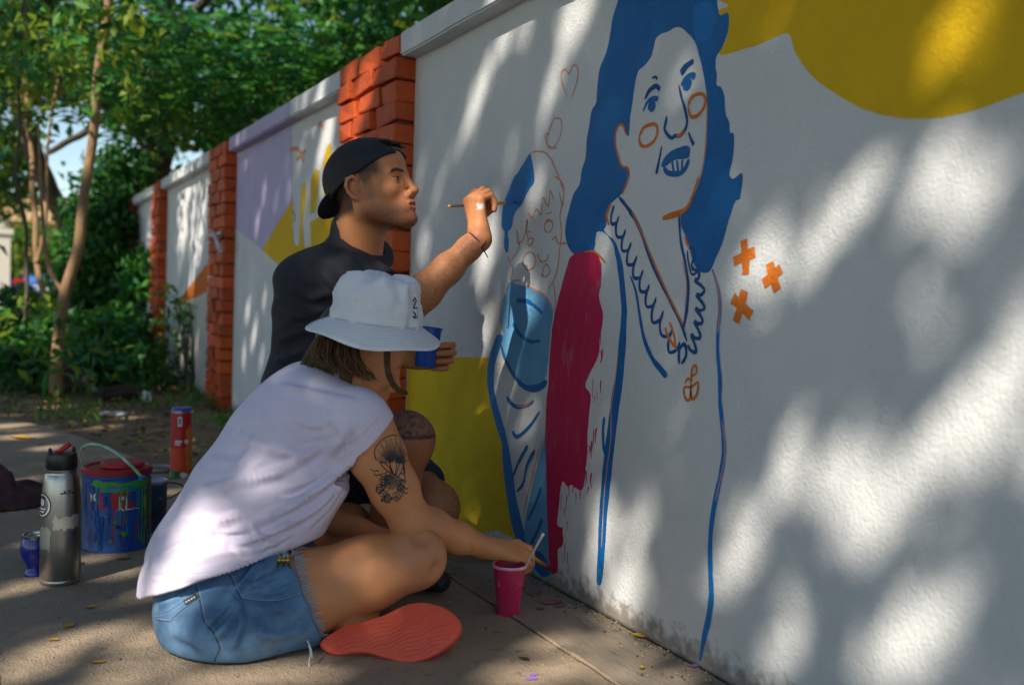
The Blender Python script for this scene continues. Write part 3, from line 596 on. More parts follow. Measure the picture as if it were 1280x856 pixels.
limb(t1, [(0.4673,12.6958,1.8622), (0.2249,12.5717,1.361), (-0.0003,12.2183,0.9662), (-0.118,11.8061,0.5131)], .09, .05)
crown('crown', [((1.2, 12.3, 4.3), (3.0, 2.2, 1.7), 3), ((-2.4, 12.6, 4.6), (2.4, 2.0, 1.6), 2), ((.8, 12.0, 3.0), (1.3, 1.5, .7), .8), ((3.8, 13.0, 3.0), (2.5, 2.0, 2.0), 1.6), ((-0.063,12.4856,1.1535), (.55, .9, 1.1), .8), ((2.4, 14.5, 2.4), (2.2, 1.5, 2.0), 1.3)], 19000, .19, .08, (6, 3, 1.5, .35, .05), t1, 3, csig=.19)
crown('frond_sprays', [((.9, 9.6, 2.75), (1.3, 1.6, .55), 2), ((-.1, 9.4, 2.7), (1.0, 1.4, .6), 1), ((1.6, 7.9, 2.5), (.9, 1.2, .55), 1.4)], 12000, .12, .04, (1, 6, 3, .8, 0), t1, 5, clump=22, fronds=.5)
# --- tree behind the wall whose crown hangs over the coping
t2 = empty('wall_tree', (2.6, 8.2, 0), 'leafy tree behind the wall hanging over the coping', 'tree')
limb(t2, [(2.6, 8.2, -.1), (2.5, 8.1, 1.5), (2.3, 7.9, 3.0), (2.2, 7.8, 4.6)], .17, .07, name='trunk', wob=.05)
limb(t2, [(2.4, 8.0, 2.0), (1.8, 7.2, 2.8), (1.2, 6.4, 3.3)], .07, .03)
limb(t2, [(2.4, 8.0, 2.2), (3.0, 6.6, 3.0), (3.2, 5.2, 3.5)], .07, .03)
crown('crown', [((2.6, 7.2, 3.2), (1.9, 2.6, 1.5), 3), ((3.2, 4.9, 2.6), (1.6, 1.6, 1.4), 2), ((3.8, 9.0, 2.2), (1.6, 2.0, 1.6), 1.6), ((2.4, 5.8, 1.9), (.9, 1.6, .7), .8)], 21000, .16, .07, (5, 5, 1.5, .25, .04), t2, 9, csig=.18)
# --- sunlit crowns over the street
t3 = empty('street_tree', (-6.0, 17.0, 0), 'sunlit yellow green tree across the street', 'tree')
limb(t3, [(-6.0, 17.0, -.1), (-5.8, 17, 2), (-5.2, 17, 4), (-4.6, 17, 6)], .22, .1, name='trunk', wob=.05)
crown('crown', [((-3.6, 16.5, 4.4), (1.9, 2.2, 1.5), 2), ((-5.6, 17, 5.2), (2.2, 2.5, 1.8), 1), ((-1.0584,19.2618,4.5704), (1.0, 1.4, .9), 1), ((-1.1905,20.3669,2.6956), (.5, .8, .9), .5)], 15000, .20, .10, (1.2, 2, .5, 5, .6), t3, 13, csig=.22)
# far hedge and trees closing the street
t4 = empty('clipped_hedge', (-0.3918,30.0092,0.7432), 'sunlit yellow green hedge at the far side of the street', 'hedge')
crown('leaves', [((-0.4398,30.0765,1.6085), (.75, .6, .62), 1), ((-0.894,30.8701,1.4741), (.5, .6, .5), .5)], 3000, .17, .10, (.6, 2, .2, 5, .5), t4, 15)
t5 = empty('far_tree', (9, 40, 0), 'distant green tree beyond the shade tree', 'tree')
limb(t5, [(9, 40, -.1), (9, 40, 3), (9.4, 40, 6)], .35, .15, name='trunk')
crown('crown', [((12, 40, 6), (7, 4, 3.2), 1), ((7.5, 38, 2.6), (3.5, 2, 1.9), .5)], 9000, .5, .26, (3, 4, 1, 1.2, .1), t5, 17, csig=.5)

# --- saplings on the verge
def leaf_sprays(name, parent, spots, n, spread, L, Wd, mix, seed):
    crown(name, [(s_, (spread * 1.2, spread * 1.2, spread), 1) for s_ in spots], n, L, Wd, mix, parent, seed, shell=.3, clump=9, csig=.07)
s1 = empty('sapling', (-0.9025,7.1192,0), 'pale barked young tree leaning up from the bare earth', 'tree')
limb(s1, [(-0.9074,7.0169,0), (-0.8965,7.1225,0.2723), (-0.8542,7.1185,0.6393), (-0.779,7.0434,1.0574), (-0.733,6.9857,1.5192), (-0.7019,6.8809,2.0141), (-0.6548,6.7695,2.5434), (-0.6096,6.6581,3.0549)], .046, .022, M_bark2, 'trunk', wob=.02)
limb(s1, [(-0.8542,7.1185,0.6393), (-0.9539,7.2932,0.8459), (-0.9922,7.447,1.2765), (-1.0136,7.598,1.8298)], .018, .009, M_bark2)
leaf_sprays('leaves', s1, [(-0.6974,6.7648,1.9941), (-0.6457,6.8616,2.2187), (-0.5465,6.7036,2.3485), (-0.8284,7.2981,2.2817), (-1.033,7.6294,2.2659), (-0.9095,7.0093,0.1248), (-0.8043,6.8498,0.2902)], 700, .30, .10, .045, (1, 4, 1, 5, .3), 21)
s2 = empty('sapling', (-0.8525,9.7437,0), 'thin brown stemmed sapling beside the pale leaning trunk', 'tree')
limb(s2, [(-0.8603,9.5543,0), (-0.9247,8.3861,0.4372), (-0.98,8.5485,0.8639), (-1.0041,8.6984,1.3657), (-1.0522,8.8645,1.9429), (-1.0809,9.0306,2.728), (-1.0994,9.0715,3.3696)], .030, .014, M_bark2, 'trunk', wob=.03)
limb(s2, [(-0.98,8.5485,0.8639), (-0.9181,8.5347,1.2373), (-0.9133,8.5593,1.7939), (-0.8425,8.5499,2.3532)], .016, .008, M_bark2)
leaf_sprays('leaves', s2, [(-1.1346,8.9226,2.2568), (-1.0624,8.7899,2.616), (-0.8593,8.6724,2.3735), (-1.2169,8.8392,1.9837), (-0.9491,8.2803,0.3196)], 620, .32, .10, .05, (1, 4, 1, 5, .3), 23)
s3 = empty('sapling', (-1.0596,8.4903,0), 'slim dark stem rising at the photo edge by the verge', 'tree')
limb(s3, [(-1.0628,8.3473,0), (-1.0631,7.8947,0.4512), (-1.0631,7.917,0.9073), (-1.1319,7.8672,1.4641), (-1.1281,7.8927,2.0263), (-1.105,7.9109,2.6455), (-1.1093,7.9324,3.0388)], .016, .010, M_bark, 'trunk', wob=.03)
leaf_sprays('leaves', s3, [(-1.15,7.9123,2.1941), (-1.203,7.9535,2.473), (-1.0896,7.7904,0.3416)], 300, .30, .09, .045, (1, 3, 1, 6, .3), 25)
# --- shrubs
def shrub(name, loc, label, blobs, n, L, Wd, mix, seed, stems=5):
    o = empty(name, loc, label, 'shrub', 'shrubs along the verge'); r = random.Random(seed)
    for k in range(stems):
        bl = blobs[k % len(blobs)]; c = Vector(bl[0]); e = c + Vector((r.uniform(-.6, .6) * bl[1][0], r.uniform(-.6, .6) * bl[1][1], r.uniform(-.2, .6) * bl[1][2]))
        st_ = Vector(loc) + Vector((r.uniform(-.08, .08), r.uniform(-.08, .08), -.03)); limb(o, [st_, (st_ + e) / 2 + Vector((0, 0, .06)), e], .011, .004, M_bark, 'stem', 6)
    crown('leaves', blobs, n, L, Wd, mix, o, seed, shell=.4, clump=10, csig=.09)
shrub('dark_shrub', (-.45, 10.4, 0), 'tall dark green shrub in front of the far brick pier', [((-0.2618,10.7732,0.9318), (.42, .5, .75), 2), ((-0.193,10.2596,0.388), (.45, .5, .4), 1), ((-0.4695,10.4141,0.6084), (.35, .4, .5), 1), ((-0.1399,10.9679,1.5953), (.35, .4, .6), 1)], 7000, .13, .055, (8, 2, 1.5, .05, 0), 31, 8)
shrub('leafy_shrub', (-0.0077,10.8717,0), 'bushy green shrub against the far pale panel', [((-0.2109,9.1376,0.3227), (.30, .3, .22), 1), ((-0.0719,9.4277,0.8131), (.14, .14, .22), .6), ((-0.4632,8.8132,0.2344), (.35, .3, .18), 1)], 1700, .12, .05, (2, 6, 4, .3, 0), 33, 9)
shrub('low_shrub', (-0.6524,9.1068,0), 'low broad leaved shrub beside the leaning sapling', [((-0.7403,7.8331,0.3154), (.30, .25, .17), 1), ((-0.6536,7.5577,0.2182), (.25, .22, .12), .6), ((-0.863,8.0077,0.2754), (.2, .2, .15), .6)], 1300, .12, .05, (2, 6, 3, .5, 0), 35, 8)
shrub('verge_shrub', (-1.1202,8.1454,0), 'low dark shrub at the photo edge over the verge', [((-1.1299,7.6919,0.207), (.30, .25, .15), 1), ((-1.0099,7.5146,0.1646), (.2, .2, .12), .6), ((-1.2284,7.972,0.2737), (.25, .2, .15), .6), ((-1.0887,8.6979,0.4542), (.35, .3, .2), .7)], 1500, .11, .05, (5, 4, 2, .4, 0), 37, 8)
shrub('wall_weed', (-0.0248,7.233,0), 'spindly weed growing at the foot of the orange wedge panel', [((-0.075,7.6154,0.6288), (.07, .08, .07), 1), ((-0.0228,7.4686,0.4882), (.08, .08, .06), 1), ((-0.123,7.5092,0.253), (.14, .12, .12), 1.4), ((-0.2023,7.3157,0.0673), (.2, .15, .07), 1.4)], 300, .09, .04, (3, 3, 1, 1.5, .6), 39, 7)
shrub('wall_weed', (-0.1633,8.4419,0), 'small green weed tuft near the far narrow brick pier', [((-0.2487,8.0196,0.1281), (.2, .15, .1), 1), ((-0.4333,7.889,0.1077), (.15, .12, .09), 1)], 420, .09, .04, (4, 4, 2, 1, .3), 41, 6)

# --- fallen leaves and small weeds on the earth (too many to count)
def litter():
    r = np.random.default_rng(4); n = 5200
    x = r.uniform(-2.6, -.02, n); y = 3.6 + 9 * r.random(n) ** 1.3
    ex = np.array([p[0] for p in ne]); ey = np.array([p[1] for p in ne])
    o_ = np.argsort(ey); lim = np.interp(y, ey[o_], ex[o_]); keep = (x > lim + .02) & (y > 3.4); x, y = x[keep], y[keep]
    c = np.stack([x, y, np.full(len(x), .012)], 1); c[:, 2] += r.uniform(-.004, .012, len(x))
    d = r.normal(size=(len(x), 3)); d[:, 2] *= .15; s_ = r.uniform(.5, 1.3, len(x))
    v, f = leaf_arrays(c, .042 * s_, .024 * s_, up=2.0, rng=r, d=d)
    ms = [mat('litter yellow', (.42, .27, .035), .8), mat('litter brown', (.17, .095, .035), .9), mat('litter dark', (.07, .05, .025), .9), ML_mid]
    mi = np.repeat(r.choice(4, len(x), p=[.26, .40, .26, .08]), 2)
    return tag(link('fallen_leaves', fast_mesh('fallen_leaves', v, f, ms, mi)), 'yellow and brown dead leaves scattered on the bare earth', 'leaf litter', kind='stuff')
litter()
def weeds():
    r = np.random.default_rng(6); n = 900
    k = r.integers(0, 60, n); cx = r.uniform(-2.0, -.1, 60); cy = r.uniform(5.2, 10.5, 60); c = np.stack([cx[k] + r.normal(size=n) * .07, cy[k] + r.normal(size=n) * .07, r.uniform(.01, .07, n)], 1)
    d = r.normal(size=(n, 3)); d[:, 2] = abs(d[:, 2]) + 1.0
    v, f = leaf_arrays(c, .085, .014, rng=r, d=d)
    return tag(link('verge_grass', fast_mesh('verge_grass', v, f, [ML_mid, ML_lite], np.repeat(r.choice(2, n, p=[.7, .3]), 2))), 'thin tufts of grass and weeds on the bare earth', 'grass', kind='stuff')
weeds()

# ------------------------------------------------------------------ the street trees on the sunny side, out of frame, whose leaves dapple wall and path
SA = Vector((0, 0, 1)).cross(LIGHT).normalized(); SB = LIGHT.cross(SA).normalized()
def sunpos(p): p = Vector(p); return (p.dot(SA), p.dot(SB))
# openings in the leaves, given by the spot of wall, ground or person they light: (point, radius)
GAPS = [
 # wall at the right
 ((0,1.3176,0.1525), .055), ((0,1.3148,0.11), .03), ((0,1.0828,0.2324), .06), ((0,1.022,0.2266), .07), ((0,1.095,0.1773), .06), ((0,0.9969,0.2832), .05),
 ((0,1.3064,0.4342), .06), ((0,1.2308,0.4336), .07), ((0,1.1524,0.4345), .07), ((0,1.0831,0.4787), .07), ((0,1.0201,0.5376), .07), ((0,0.9614,0.5864), .075), ((0,0.9064,0.6263), .08), ((0,1.2086,0.37), .05), ((0,1.1088,0.3914), .05), ((0,0.944,0.5194), .05),
 ((0,1.3092,0.4763), .035), ((0,1.3854,0.3912), .03), ((0,0.9045,0.6934), .06), ((0,0.8585,0.7172), .08), ((0,0.8254,0.5486), .09),
 ((0,1.26,0.88), .055), ((0,1.2002,0.9093), .055), ((0,1.3138,0.8414), .05), ((0,1.3606,0.8002), .04), ((0,1.1607,0.9447), .03), ((0,1.0303,0.9202), .055), ((0,0.987,0.8874), .05), ((0,1.0637,0.8808), .04), ((0,0.9559,0.9136), .03),
 ((0,1.0983,0.7152), .030), ((0,1.0513,0.6862), .022), ((0,1.4454,0.8015), .04), ((0,1.4041,0.8301), .035), ((0,1.4536,0.2561), .055), ((0,1.4343,0.3064), .05), ((0,1.4965,0.1986), .035),
 ((0,1.0108,1.1573), .055), ((0,1.0511,1.1371), .05), ((0,0.979,1.1782), .04), ((0,1.8248,0.1656), .035), ((0,1.789,0.1031), .04), ((0,1.8654,0.0546), .035), ((0,1.9099,0.2101), .03), ((0,1.9561,0.1336), .03), ((0,2.0341,0.2123), .025), ((0,1.7838,0.2465), .022), ((0,1.695,0.444), .015),
 ((0,1.4117,1.258), .02), ((0,2.0405,1.3037), .02), ((0,2.07,1.2144), .022),
 # streaks on the near panel
 ((0,2.6803,1.3141), .028), ((0,2.7309,1.2512), .026), ((0,2.6312,1.375), .026), ((0,2.525,1.4552), .03), ((0,2.4153,1.4529), .022), ((0,2.813,1.1899), .02), ((0,2.9129,1.1393), .02), ((0,2.9769,1.0563), .02), ((0,2.2334,1.2815), .03), ((0,2.2147,1.3582), .028), ((0,2.2523,1.2035), .028), ((0,2.1522,1.365), .022), ((0,2.1332,1.4191), .03), ((0,2.0875,1.4561), .03),
 ((0,2.6016,0.8539), .045), ((0,2.6229,0.7846), .04), ((0,2.5858,0.9223), .04), ((0,2.4584,1.0921), .022), ((0,2.3915,0.7077), .035), ((0,2.356,0.6654), .03), ((0,2.3879,0.7835), .03), ((0,2.3071,1.0243), .025), ((0,3.0796,0.906), .025), ((0,3.0941,0.8267), .022), ((0,2.7888,0.3544), .018), ((0,2.7682,0.2458), .018), ((0,2.6038,0.3297), .015), ((0,2.4449,0.5959), .018), ((0,2.3261,0.3887), .016), ((0,2.2912,0.223), .018),
 # orange pier, lilac panel and beyond
 ((-.07, 3.55, 1.45), .10), ((-.07, 3.7, 1.30), .10), ((-.07, 3.75, 1.48), .08), ((-.07, 3.5, 1.52), .07), ((-.07, 3.78, 1.15), .07), ((-.07, 3.4, 1.56), .05), ((0,4.2008,1.3924), .07), ((0,4.1618,1.218), .06), ((0,4.3592,1.5534), .06), ((0,4.2902,1.3344), .05), ((0,4.1519,1.4873), .06), ((0,4.6397,1.3371), .025),
 ((0,5.3351,1.2216), .03), ((0,5.4666,1.0801), .03), ((0,5.0715,1.141), .025), ((0,5.6487,0.5966), .03), ((0,5.4794,0.4698), .03), ((0,5.2774,0.6491), .025), ((0,5.7239,0.3437), .03), ((0,7.487,0.8939), .03), ((0,7.9495,0.3491), .035), ((0,7.8205,0.2038), .03), ((0,7.2257,0.3281), .025), ((0,6.7854,0.6184), .02), ((0,9.8778,1.1547), .03), ((0,9.6522,0.7071), .03),
 # people
 ((-0.8615,2.0016,0.1974), .055), ((-0.8807,1.9753,0.1453), .045), ((-0.8238,2.0072,0.2497), .035), ((-0.8952,2.0183,0.1802), .035), ((-0.7711,2.005,0.3037), .02), ((-0.3608,2.3677,1.0092), .025), ((-0.3425,2.3562,0.9698), .02), ((-0.2758,2.2461,0.8105), .03), ((-0.3013,2.2569,0.7606), .022), ((-0.2121,2.2311,0.951), .05), ((-0.224,2.2358,0.921), .045), ((-0.2037,2.2282,0.9808), .035), ((-0.6129,1.8395,0.2154), .018), ((-0.5069,1.7769,0.0629), .045), ((-0.5484,1.7976,0.0457), .045), ((-0.4723,1.7602,0.0878), .03), ((-0.5109,1.8432,0.2218), .02), ((-0.6628,1.8074,0.1812), .016),
 ((-0.9524,2.0096,0.0846), .04), ((-0.6044,2.0188,0.5122), .025),
 # paving
 ((-1.1286,2.1686,0), .06), ((-1.0515,2.19,0), .06), ((-0.9681,2.1049,0), .06), ((-1.1903,2.0512,0), .06), ((-1.0341,1.923,0), .07), ((-1.037,2.7873,0), .035), ((-1.2089,2.5838,0), .04), ((-0.9736,2.6427,0), .04), ((-0.9447,2.4163,0), .04), ((-0.951,1.9104,0), .05), ((-0.8504,1.827,0), .06), ((-0.7646,1.813,0), .05), ((-0.6546,1.7681,0), .045), ((-0.5507,1.7044,0), .05), ((-0.4275,1.7198,0), .05), ((-0.3597,1.6478,0), .06), ((-0.1983,1.7732,0), .05), ((-0.2265,1.6613,0), .05), ((-0.2813,1.8324,0), .035), ((-0.1607,1.5889,0), .05), ((-0.1117,1.5248,0), .05), ((-0.0895,1.7564,0), .03), ((-0.067,1.6697,0), .025), ((-0.1075,1.9664,0), .018),
 ((-1.1342,5.1632,0), .10), ((-1.2045,5.5574,0), .10), ((-1.0489,4.7629,0), .06), ((-1.1861,4.0138,0), .05), ((-0.8308,3.3305,0), .03), ((-0.713,3.6344,0), .04), ((-0.7911,5.5333,0), .07), ((-0.9755,6.5093,0), .10), ((-0.6016,5.8417,0), .06), ((-1.1626,3.0103,0), .02), ((-0.7648,7.7922,0), .09), ((-0.4911,8.4596,0), .08), ((-0.8595,17.4253,0), .5), ((-0.8752,23.506,0), .8),
]
GAPS += [((-0.779,7.0434,1.0574), .10), ((-0.8275,7.1097,0.7448), .10), ((-0.733,6.9857,1.5192), .12), ((-0.7019,6.8809,2.0141), .15), ((-0.8826,7.1153,0.2729), .08), ((-0.74,7.8315,0.2865), .22), ((-0.2109,9.1376,0.3227), .2), ((-0.0719,9.4277,0.8131), .15), ((-1.081,7.6679,0.2367), .2), ((-0.9204,7.9278,0.3373), .18), ((-0.5475,8.1774,0.1774), .18), ((-0.958,8.5372,0.8647), .15), ((-0.9909,8.7069,1.6794), .2), ((-0.6974,6.7648,1.9941), .35), ((-1.027,8.7623,2.4295), .5), ((-0.8284,7.2981,2.2817), .4), ((-1.1651,8.5912,2.0754), .4), ((-0.5902,6.7238,2.297), .35), ((-0.9108,8.6807,1.9957), .35)]
GQ = np.array([(*sunpos(p), r * (.40 if (p[1] < 1.75 and p[0] > -.01) else .80)) for p, r in GAPS])
M_shleaf = leafmat('shade street tree leaf', (.035, .10, .02), (.05, .14, .025), .25)
def shade_tree(base, label, s0, s1, t0, t1, n, seed, dist=(6.6, 9.2), stay=.0):
    o = empty('shade_street_tree', base, label, 'tree')
    r = np.random.default_rng(seed)
    s_ = r.uniform(s0, s1, n); t_ = r.uniform(t0, t1, n); dd = r.uniform(*dist, n)
    keep = np.ones(n, bool)
    sz = r.uniform(.065, .125, n)
    for q in GQ:
        d2 = (s_ - q[0]) ** 2 + (t_ - q[1]) ** 2
        keep &= ~(d2 < ((q[2] + sz * .28) * (1 + .35 * np.sin(s_ * 60 + q[0] * 9) * np.sin(t_ * 55 + 2))) ** 2) | (r.random(n) < stay)
    # thin twig-scale texture: small chance holes
    nz = np.array([mnoise.noise((a * 3.1, b_ * 3.1, 5.0)) for a, b_ in zip(s_, t_)])
    nz2 = np.array([mnoise.noise((a * 9, b_ * 9, 9.0)) for a, b_ in zip(s_, t_)]); keep &= (nz2 < .36) | (r.random(n) < .2)
    s_, t_, dd, sz = s_[keep], t_[keep], dd[keep], sz[keep]
    ref = Vector((-.5, 3, .8)); k0 = ref.dot(LIGHT)
    A = np.array(SA); B = np.array(SB); Lg = np.array(LIGHT)
    c = s_[:, None] * A + t_[:, None] * B + (k0 - dd)[:, None] * Lg
    v, f = leaf_arrays(c, sz * 1.15, sz * .62, up=.5, rng=r)
    link('crown', fast_mesh('crown', v, f, [M_shleaf]), None, o)
    top = Vector(c.mean(0)); bs = Vector(base)
    limb(o, [bs + Vector((0, 0, -.1)), bs + Vector((.1, .1, 2)), (bs + top) / 2 + Vector((0, 0, .8)), top], .24, .10, name='trunk', wob=.05)
    return o
ss = [sunpos(p)[0] for p in ((0, -.4, 0), (0, 10.5, 0), (-3, -.4, 0), (-2, 8, 0), (0, 10.5, 1.6), (0, -.4, 1.6))]; tt = [sunpos(p)[1] for p in ((0, -.4, 0), (0, 10.5, 0), (-3, -.4, 0), (-2, 8, 0), (0, 10.5, 1.6), (0, -.4, 1.6))]
sm = (min(ss) + max(ss)) / 2
shade_tree((-7.4, -3.2, 0), 'tall street tree behind the viewer shading the painted woman', min(ss) - .3, sm, min(tt) - .3, max(tt) + .35, 130000, 51, (7.4, 10.2), .04)
shade_tree((-7.6, 4.2, 0), 'tall unseen street tree by the road shading the far wall panels', sm, max(ss) + .3, min(tt) - .3, max(tt) + .10, 130000, 52)

# ------------------------------------------------------------------ across the street: house, gate pillar, parked cars
M_stucco = mat('ochre render', (.52, .36, .17), .9, (.42, .29, .14), 2, .6, bump=(30, .3, .01))
M_roof = mat('roof tile', (.46, .30, .14), .85, (.36, .22, .10), 5, .6, bump=(12, .5, .03))
M_glassd = mat('dark window glass', (.03, .04, .05), .15, spec=.6)
M_trim = mat('pale trim', (.55, .50, .42), .8)
hs = empty('ochre_house', (0.2, 46, 0), 'low ochre house with a tiled roof far down the street', 'house')
MB().box((-3.0, 46, -.05), (5.5, 54, 3.2)).build('wall', M_stucco, hs)
MB().add([(-3.4, 45.6, 3.2), (5.9, 45.6, 3.2), (5.9, 54.4, 3.2), (-3.4, 54.4, 3.2), (-1.5, 50, 4.6), (4.2, 50, 4.6)], [(0, 1, 5, 4), (1, 2, 5), (2, 3, 4, 5), (3, 0, 4), (3, 2, 1, 0)]).build('roof', M_roof, hs)
for x in (-2.0, .3, 2.6):
    w_ = MB().box((x - .08, 45.94, .92), (x + 1.08, 45.99, 2.28)).build('window', M_trim, hs)
    MB().box((x, 45.91, 1.0), (x + 1.0, 45.935, 2.2)).build('pane', M_glassd, w_)
MB().box((4.0, 45.93, 0), (4.9, 45.99, 2.1)).build('door', mat('brown door', (.12, .06, .03), .6), hs)
pl = empty('gate_pillar', (-1.1044,26.9941,0.7164), 'pale stone gate pillar at the photo edge across the street', 'pillar')
pc = Vector((-1.1216,27.003,0.7157)); 
MB().box((pc.x - .20, pc.y - .20, -.05), (pc.x + .16, pc.y + .16, 1.85)).build('shaft', M_trim, pl)
MB().box((pc.x - .26, pc.y - .26, 1.85), (pc.x + .22, pc.y + .22, 1.98)).build('cap', M_trim, pl)
MB().lathe([(0.0, 0), (.10, .02), (.14, .10), (.10, .2), (0, .24)], 14, (pc.x, pc.y, 1.98)).build('ball', M_trim, pl, True)

def car(loc, rz, paint, label, scale=1.0):
    o = empty('parked_car', loc, label, 'car', 'cars parked across the street', (0, 0, rz)); o.scale = (scale,) * 3
    mp = mat(paint[0], paint[1], .3, coat=.6); dark = M_glassd; ty = mat('tyre', (.02, .02, .02), .9); rim = mat('wheel rim', (.45, .45, .47), .35, metal=.9)
    # lower body swept along x: sections (x, half width, z bottom, z top)
    prof = [(-2.05, .70, .42, .78), (-1.95, .80, .28, .90), (-1.3, .85, .22, .95), (0, .86, .2, .93), (1.1, .85, .22, .90), (1.8, .80, .26, .80), (2.05, .66, .38, .66)]
    b_ = MB(); vs = []; fs = []
    for x, w_, z0, z1 in prof:
        vs += [(x, -w_ * .92, z0), (x, -w_, (z0 + z1) / 2), (x, -w_ * .93, z1), (x, w_ * .93, z1), (x, w_, (z0 + z1) / 2), (x, w_ * .92, z0)]
    for i in range(len(prof) - 1):
        for k in range(6): fs.append((i*6+k, i*6+(k+1) % 6, (i+1)*6+(k+1) % 6, (i+1)*6+k))
    fs += [tuple(range(6))[::-1], tuple((len(prof)-1)*6+k for k in range(6))]
    b_.add(vs, fs).build('body', mp, o, local=True)
    cab = [(-1.75, .70, .93), (-1.15, .60, 1.40), (.15, .60, 1.42), (1.0, .70, .92)]
    MB().add([(x, s_ * w_, z) for x, w_, z in cab for s_ in (-1, 1)], [(0, 1, 3, 2), (2, 3, 5, 4), (4, 5, 7, 6), (0, 2, 4, 6), (1, 7, 5, 3), (0, 6, 7, 1)]).build('cabin', mp, o, local=True)
    MB().add([(-1.70, -.62, .97), (-1.70, .62, .97), (-1.20, .54, 1.36), (-1.20, -.54, 1.36)], [(0, 1, 2, 3)]).build('rear_window', dark, o, local=True).location = (-.03, 0, .01)
    MB().add([(.95, -.62, .96), (.95, .62, .96), (.2, .55, 1.38), (.2, -.55, 1.38)], [(3, 2, 1, 0)]).build('windscreen', dark, o, local=True).location = (.03, 0, .01)
    for s_ in (-1, 1):
        for (xa, xb) in ((-1.45, -.55), (-.45, .70)):
            MB().add([(xa, s_ * .685, .97), (xb, s_ * .685, .97), (xb - (.35 if xb > 0 else 0), s_ * .615, 1.34), (xa + (.35 if xa < -1 else 0), s_ * .615, 1.34)], [(0, 1, 2, 3)]).build('side_window', dark, o, local=True).location = (0, s_ * .012, 0)
        for x in (-1.3, 1.3):
            wv = MB(); wv.lathe([(.18, -.1), (.30, -.1), (.31, -.07), (.31, .07), (.30, .1), (.18, .1)], 20)
            w_ = wv.build('wheel', ty, o, local=True); w_.location = (x, s_ * .78, .30); w_.rotation_euler = (math.pi / 2, 0, 0)
            MB().lathe([(0, -.09), (.18, -.09), (.18, .09), (0, .09)], 16).build('rim', rim, w_, local=True)
        MB().box((-2.07, s_ * .6 - .12, .66), (-1.93, s_ * .6 + .12, .82)).build('tail_light', mat('tail light', (.55, .01, .02), .2, emit=((.8, .02, .03), .25)), o, local=True)
        MB().box((1.9, s_ * .55 - .12, .58), (2.03, s_ * .55 + .12, .70)).build('headlight', mat('head light', (.7, .7, .7), .1), o, local=True)
    MB().box((-2.09, -.28, .5), (-2.06, .28, .62)).build('number_plate', mat('plate', (.6, .6, .6), .5), o, local=True)
    return o
car(tuple(Vector((-1.271,32.0621,0)) + Vector((-.2, .8, 0))), 1.65, ('dark blue car paint', (.015, .03, .13)), 'dark blue car with red tail lights at the photo edge')
car(tuple(Vector((0.588,36.7498,0)) + Vector((.2, .5, 0))), 1.2, ('mid blue car paint', (.05, .13, .36)), 'mid blue car glimpsed between the sapling stems')

# ------------------------------------------------------------------ things on the pavement
CAMXY = Vector((cam.location.x, cam.location.y)) if cam.location.length else Vector((cam.matrix_world[0][3], cam.matrix_world[1][3]))
CAMXY = Vector((cam.matrix_world.translation.x, cam.matrix_world.translation.y))
def face_angle(c): return math.atan2(CAMXY.y - c[1], CAMXY.x - c[0])
def cyl_patch(c, rfun, a0, a1, z0, z1, rag=.0, n=18, m=10, off=.0007, seed=0, base=None):
    """a patch glued round a turned surface; angles are measured from the side facing the street photographer, positive to the right"""
    fa = face_angle(c) if base is None else base; vs = []; fs = []
    for j in range(m + 1):
        for i in range(n + 1):
            u = i / n; v = j / m
            a = a0 + (a1 - a0) * u; z = z0 + (z1 - z0) * v
            if rag:
                e = max(abs(u - .5), abs(v - .5)) * 2
                a += rag * e * mnoise.noise((u * 5 + seed, v * 5, 1)) / .04 * .5; z += rag * e * mnoise.noise((u * 6, v * 6 + seed, 7)) * 1.2
            r = rfun(z) + off; t = fa + a
            vs.append((c[0] + r * math.cos(t), c[1] + r * math.sin(t), c[2] + z))
    for j in range(m):
        for i in range(n):
            q = j * (n + 1) + i; fs.append((q, q + 1, q + n + 2, q + n + 1))
    b_ = MB(); b_.add(vs, fs); return b_
def prof_fun(prof):
    zs = [z for r, z in prof]; rs = [r for r, z in prof]
    return lambda z: float(np.interp(z, zs, rs))

# --- steel flask
M_steel = mat('brushed steel', (.46, .45, .43), .30, (.36, .35, .33), 3, .7, 4, metal=1.0, bump=(180, .12, .002), stretch=(1, 1, .06))
M_blk = mat('black plastic', (.012, .012, .013), .35)
M_redp = mat('red plastic', (.55, .02, .02), .35)
M_torn = mat('torn sticker paper', (.29, .28, .245), .7, (.19, .185, .16), 26, .6, bump=(90, .4, .002))
M_wht = mat('white print', (.7, .7, .68), .6)
M_ink = mat('black print', (.02, .02, .02), .6)
c = (-1.1133,2.6045,0); c = (c[0], c[1], 0)
fl = empty('vacuum_flask', c, 'tall steel flask with black lid and torn stickers', 'flask')
FP = [(.0, .0), (.043, 0), (.0455, .003), (.0455, .011), (.0445, .013), (.046, .016), (.046, .10), (.0455, .16), (.0435, .21), (.040, .248), (.0365, .264), (.0345, .268), (.0352, .271), (.0352, .276), (.0335, .277)]
smooth_edges(MB().lathe(FP, 56, c).build('body', M_steel, fl), 40)
lid = smooth_edges(MB().lathe([(.0330, .274), (.0355, .279), (.0355, .300), (.0340, .312), (.020, .314), (0, .3145)], 40, c).build('lid', M_blk, fl), 40)
fa = face_angle(c); rt = Vector((-math.sin(fa), math.cos(fa), 0)); tw = Vector((math.cos(fa), math.sin(fa), 0)); cv = Vector(c)
for s_, h in ((-1, .014), (1, .016)):
    b_ = MB(); p0 = cv + rt * s_ * .026 + Vector((0, 0, .308)); b_.tube([p0 - tw * .014, p0 - tw * .012 + Vector((0, 0, h * .7)), p0 + Vector((0, 0, h)), p0 + tw * .012 + Vector((0, 0, h * .6)), p0 + tw * .014], .0048, 8); b_.build('lid_prong', M_blk, lid, True)
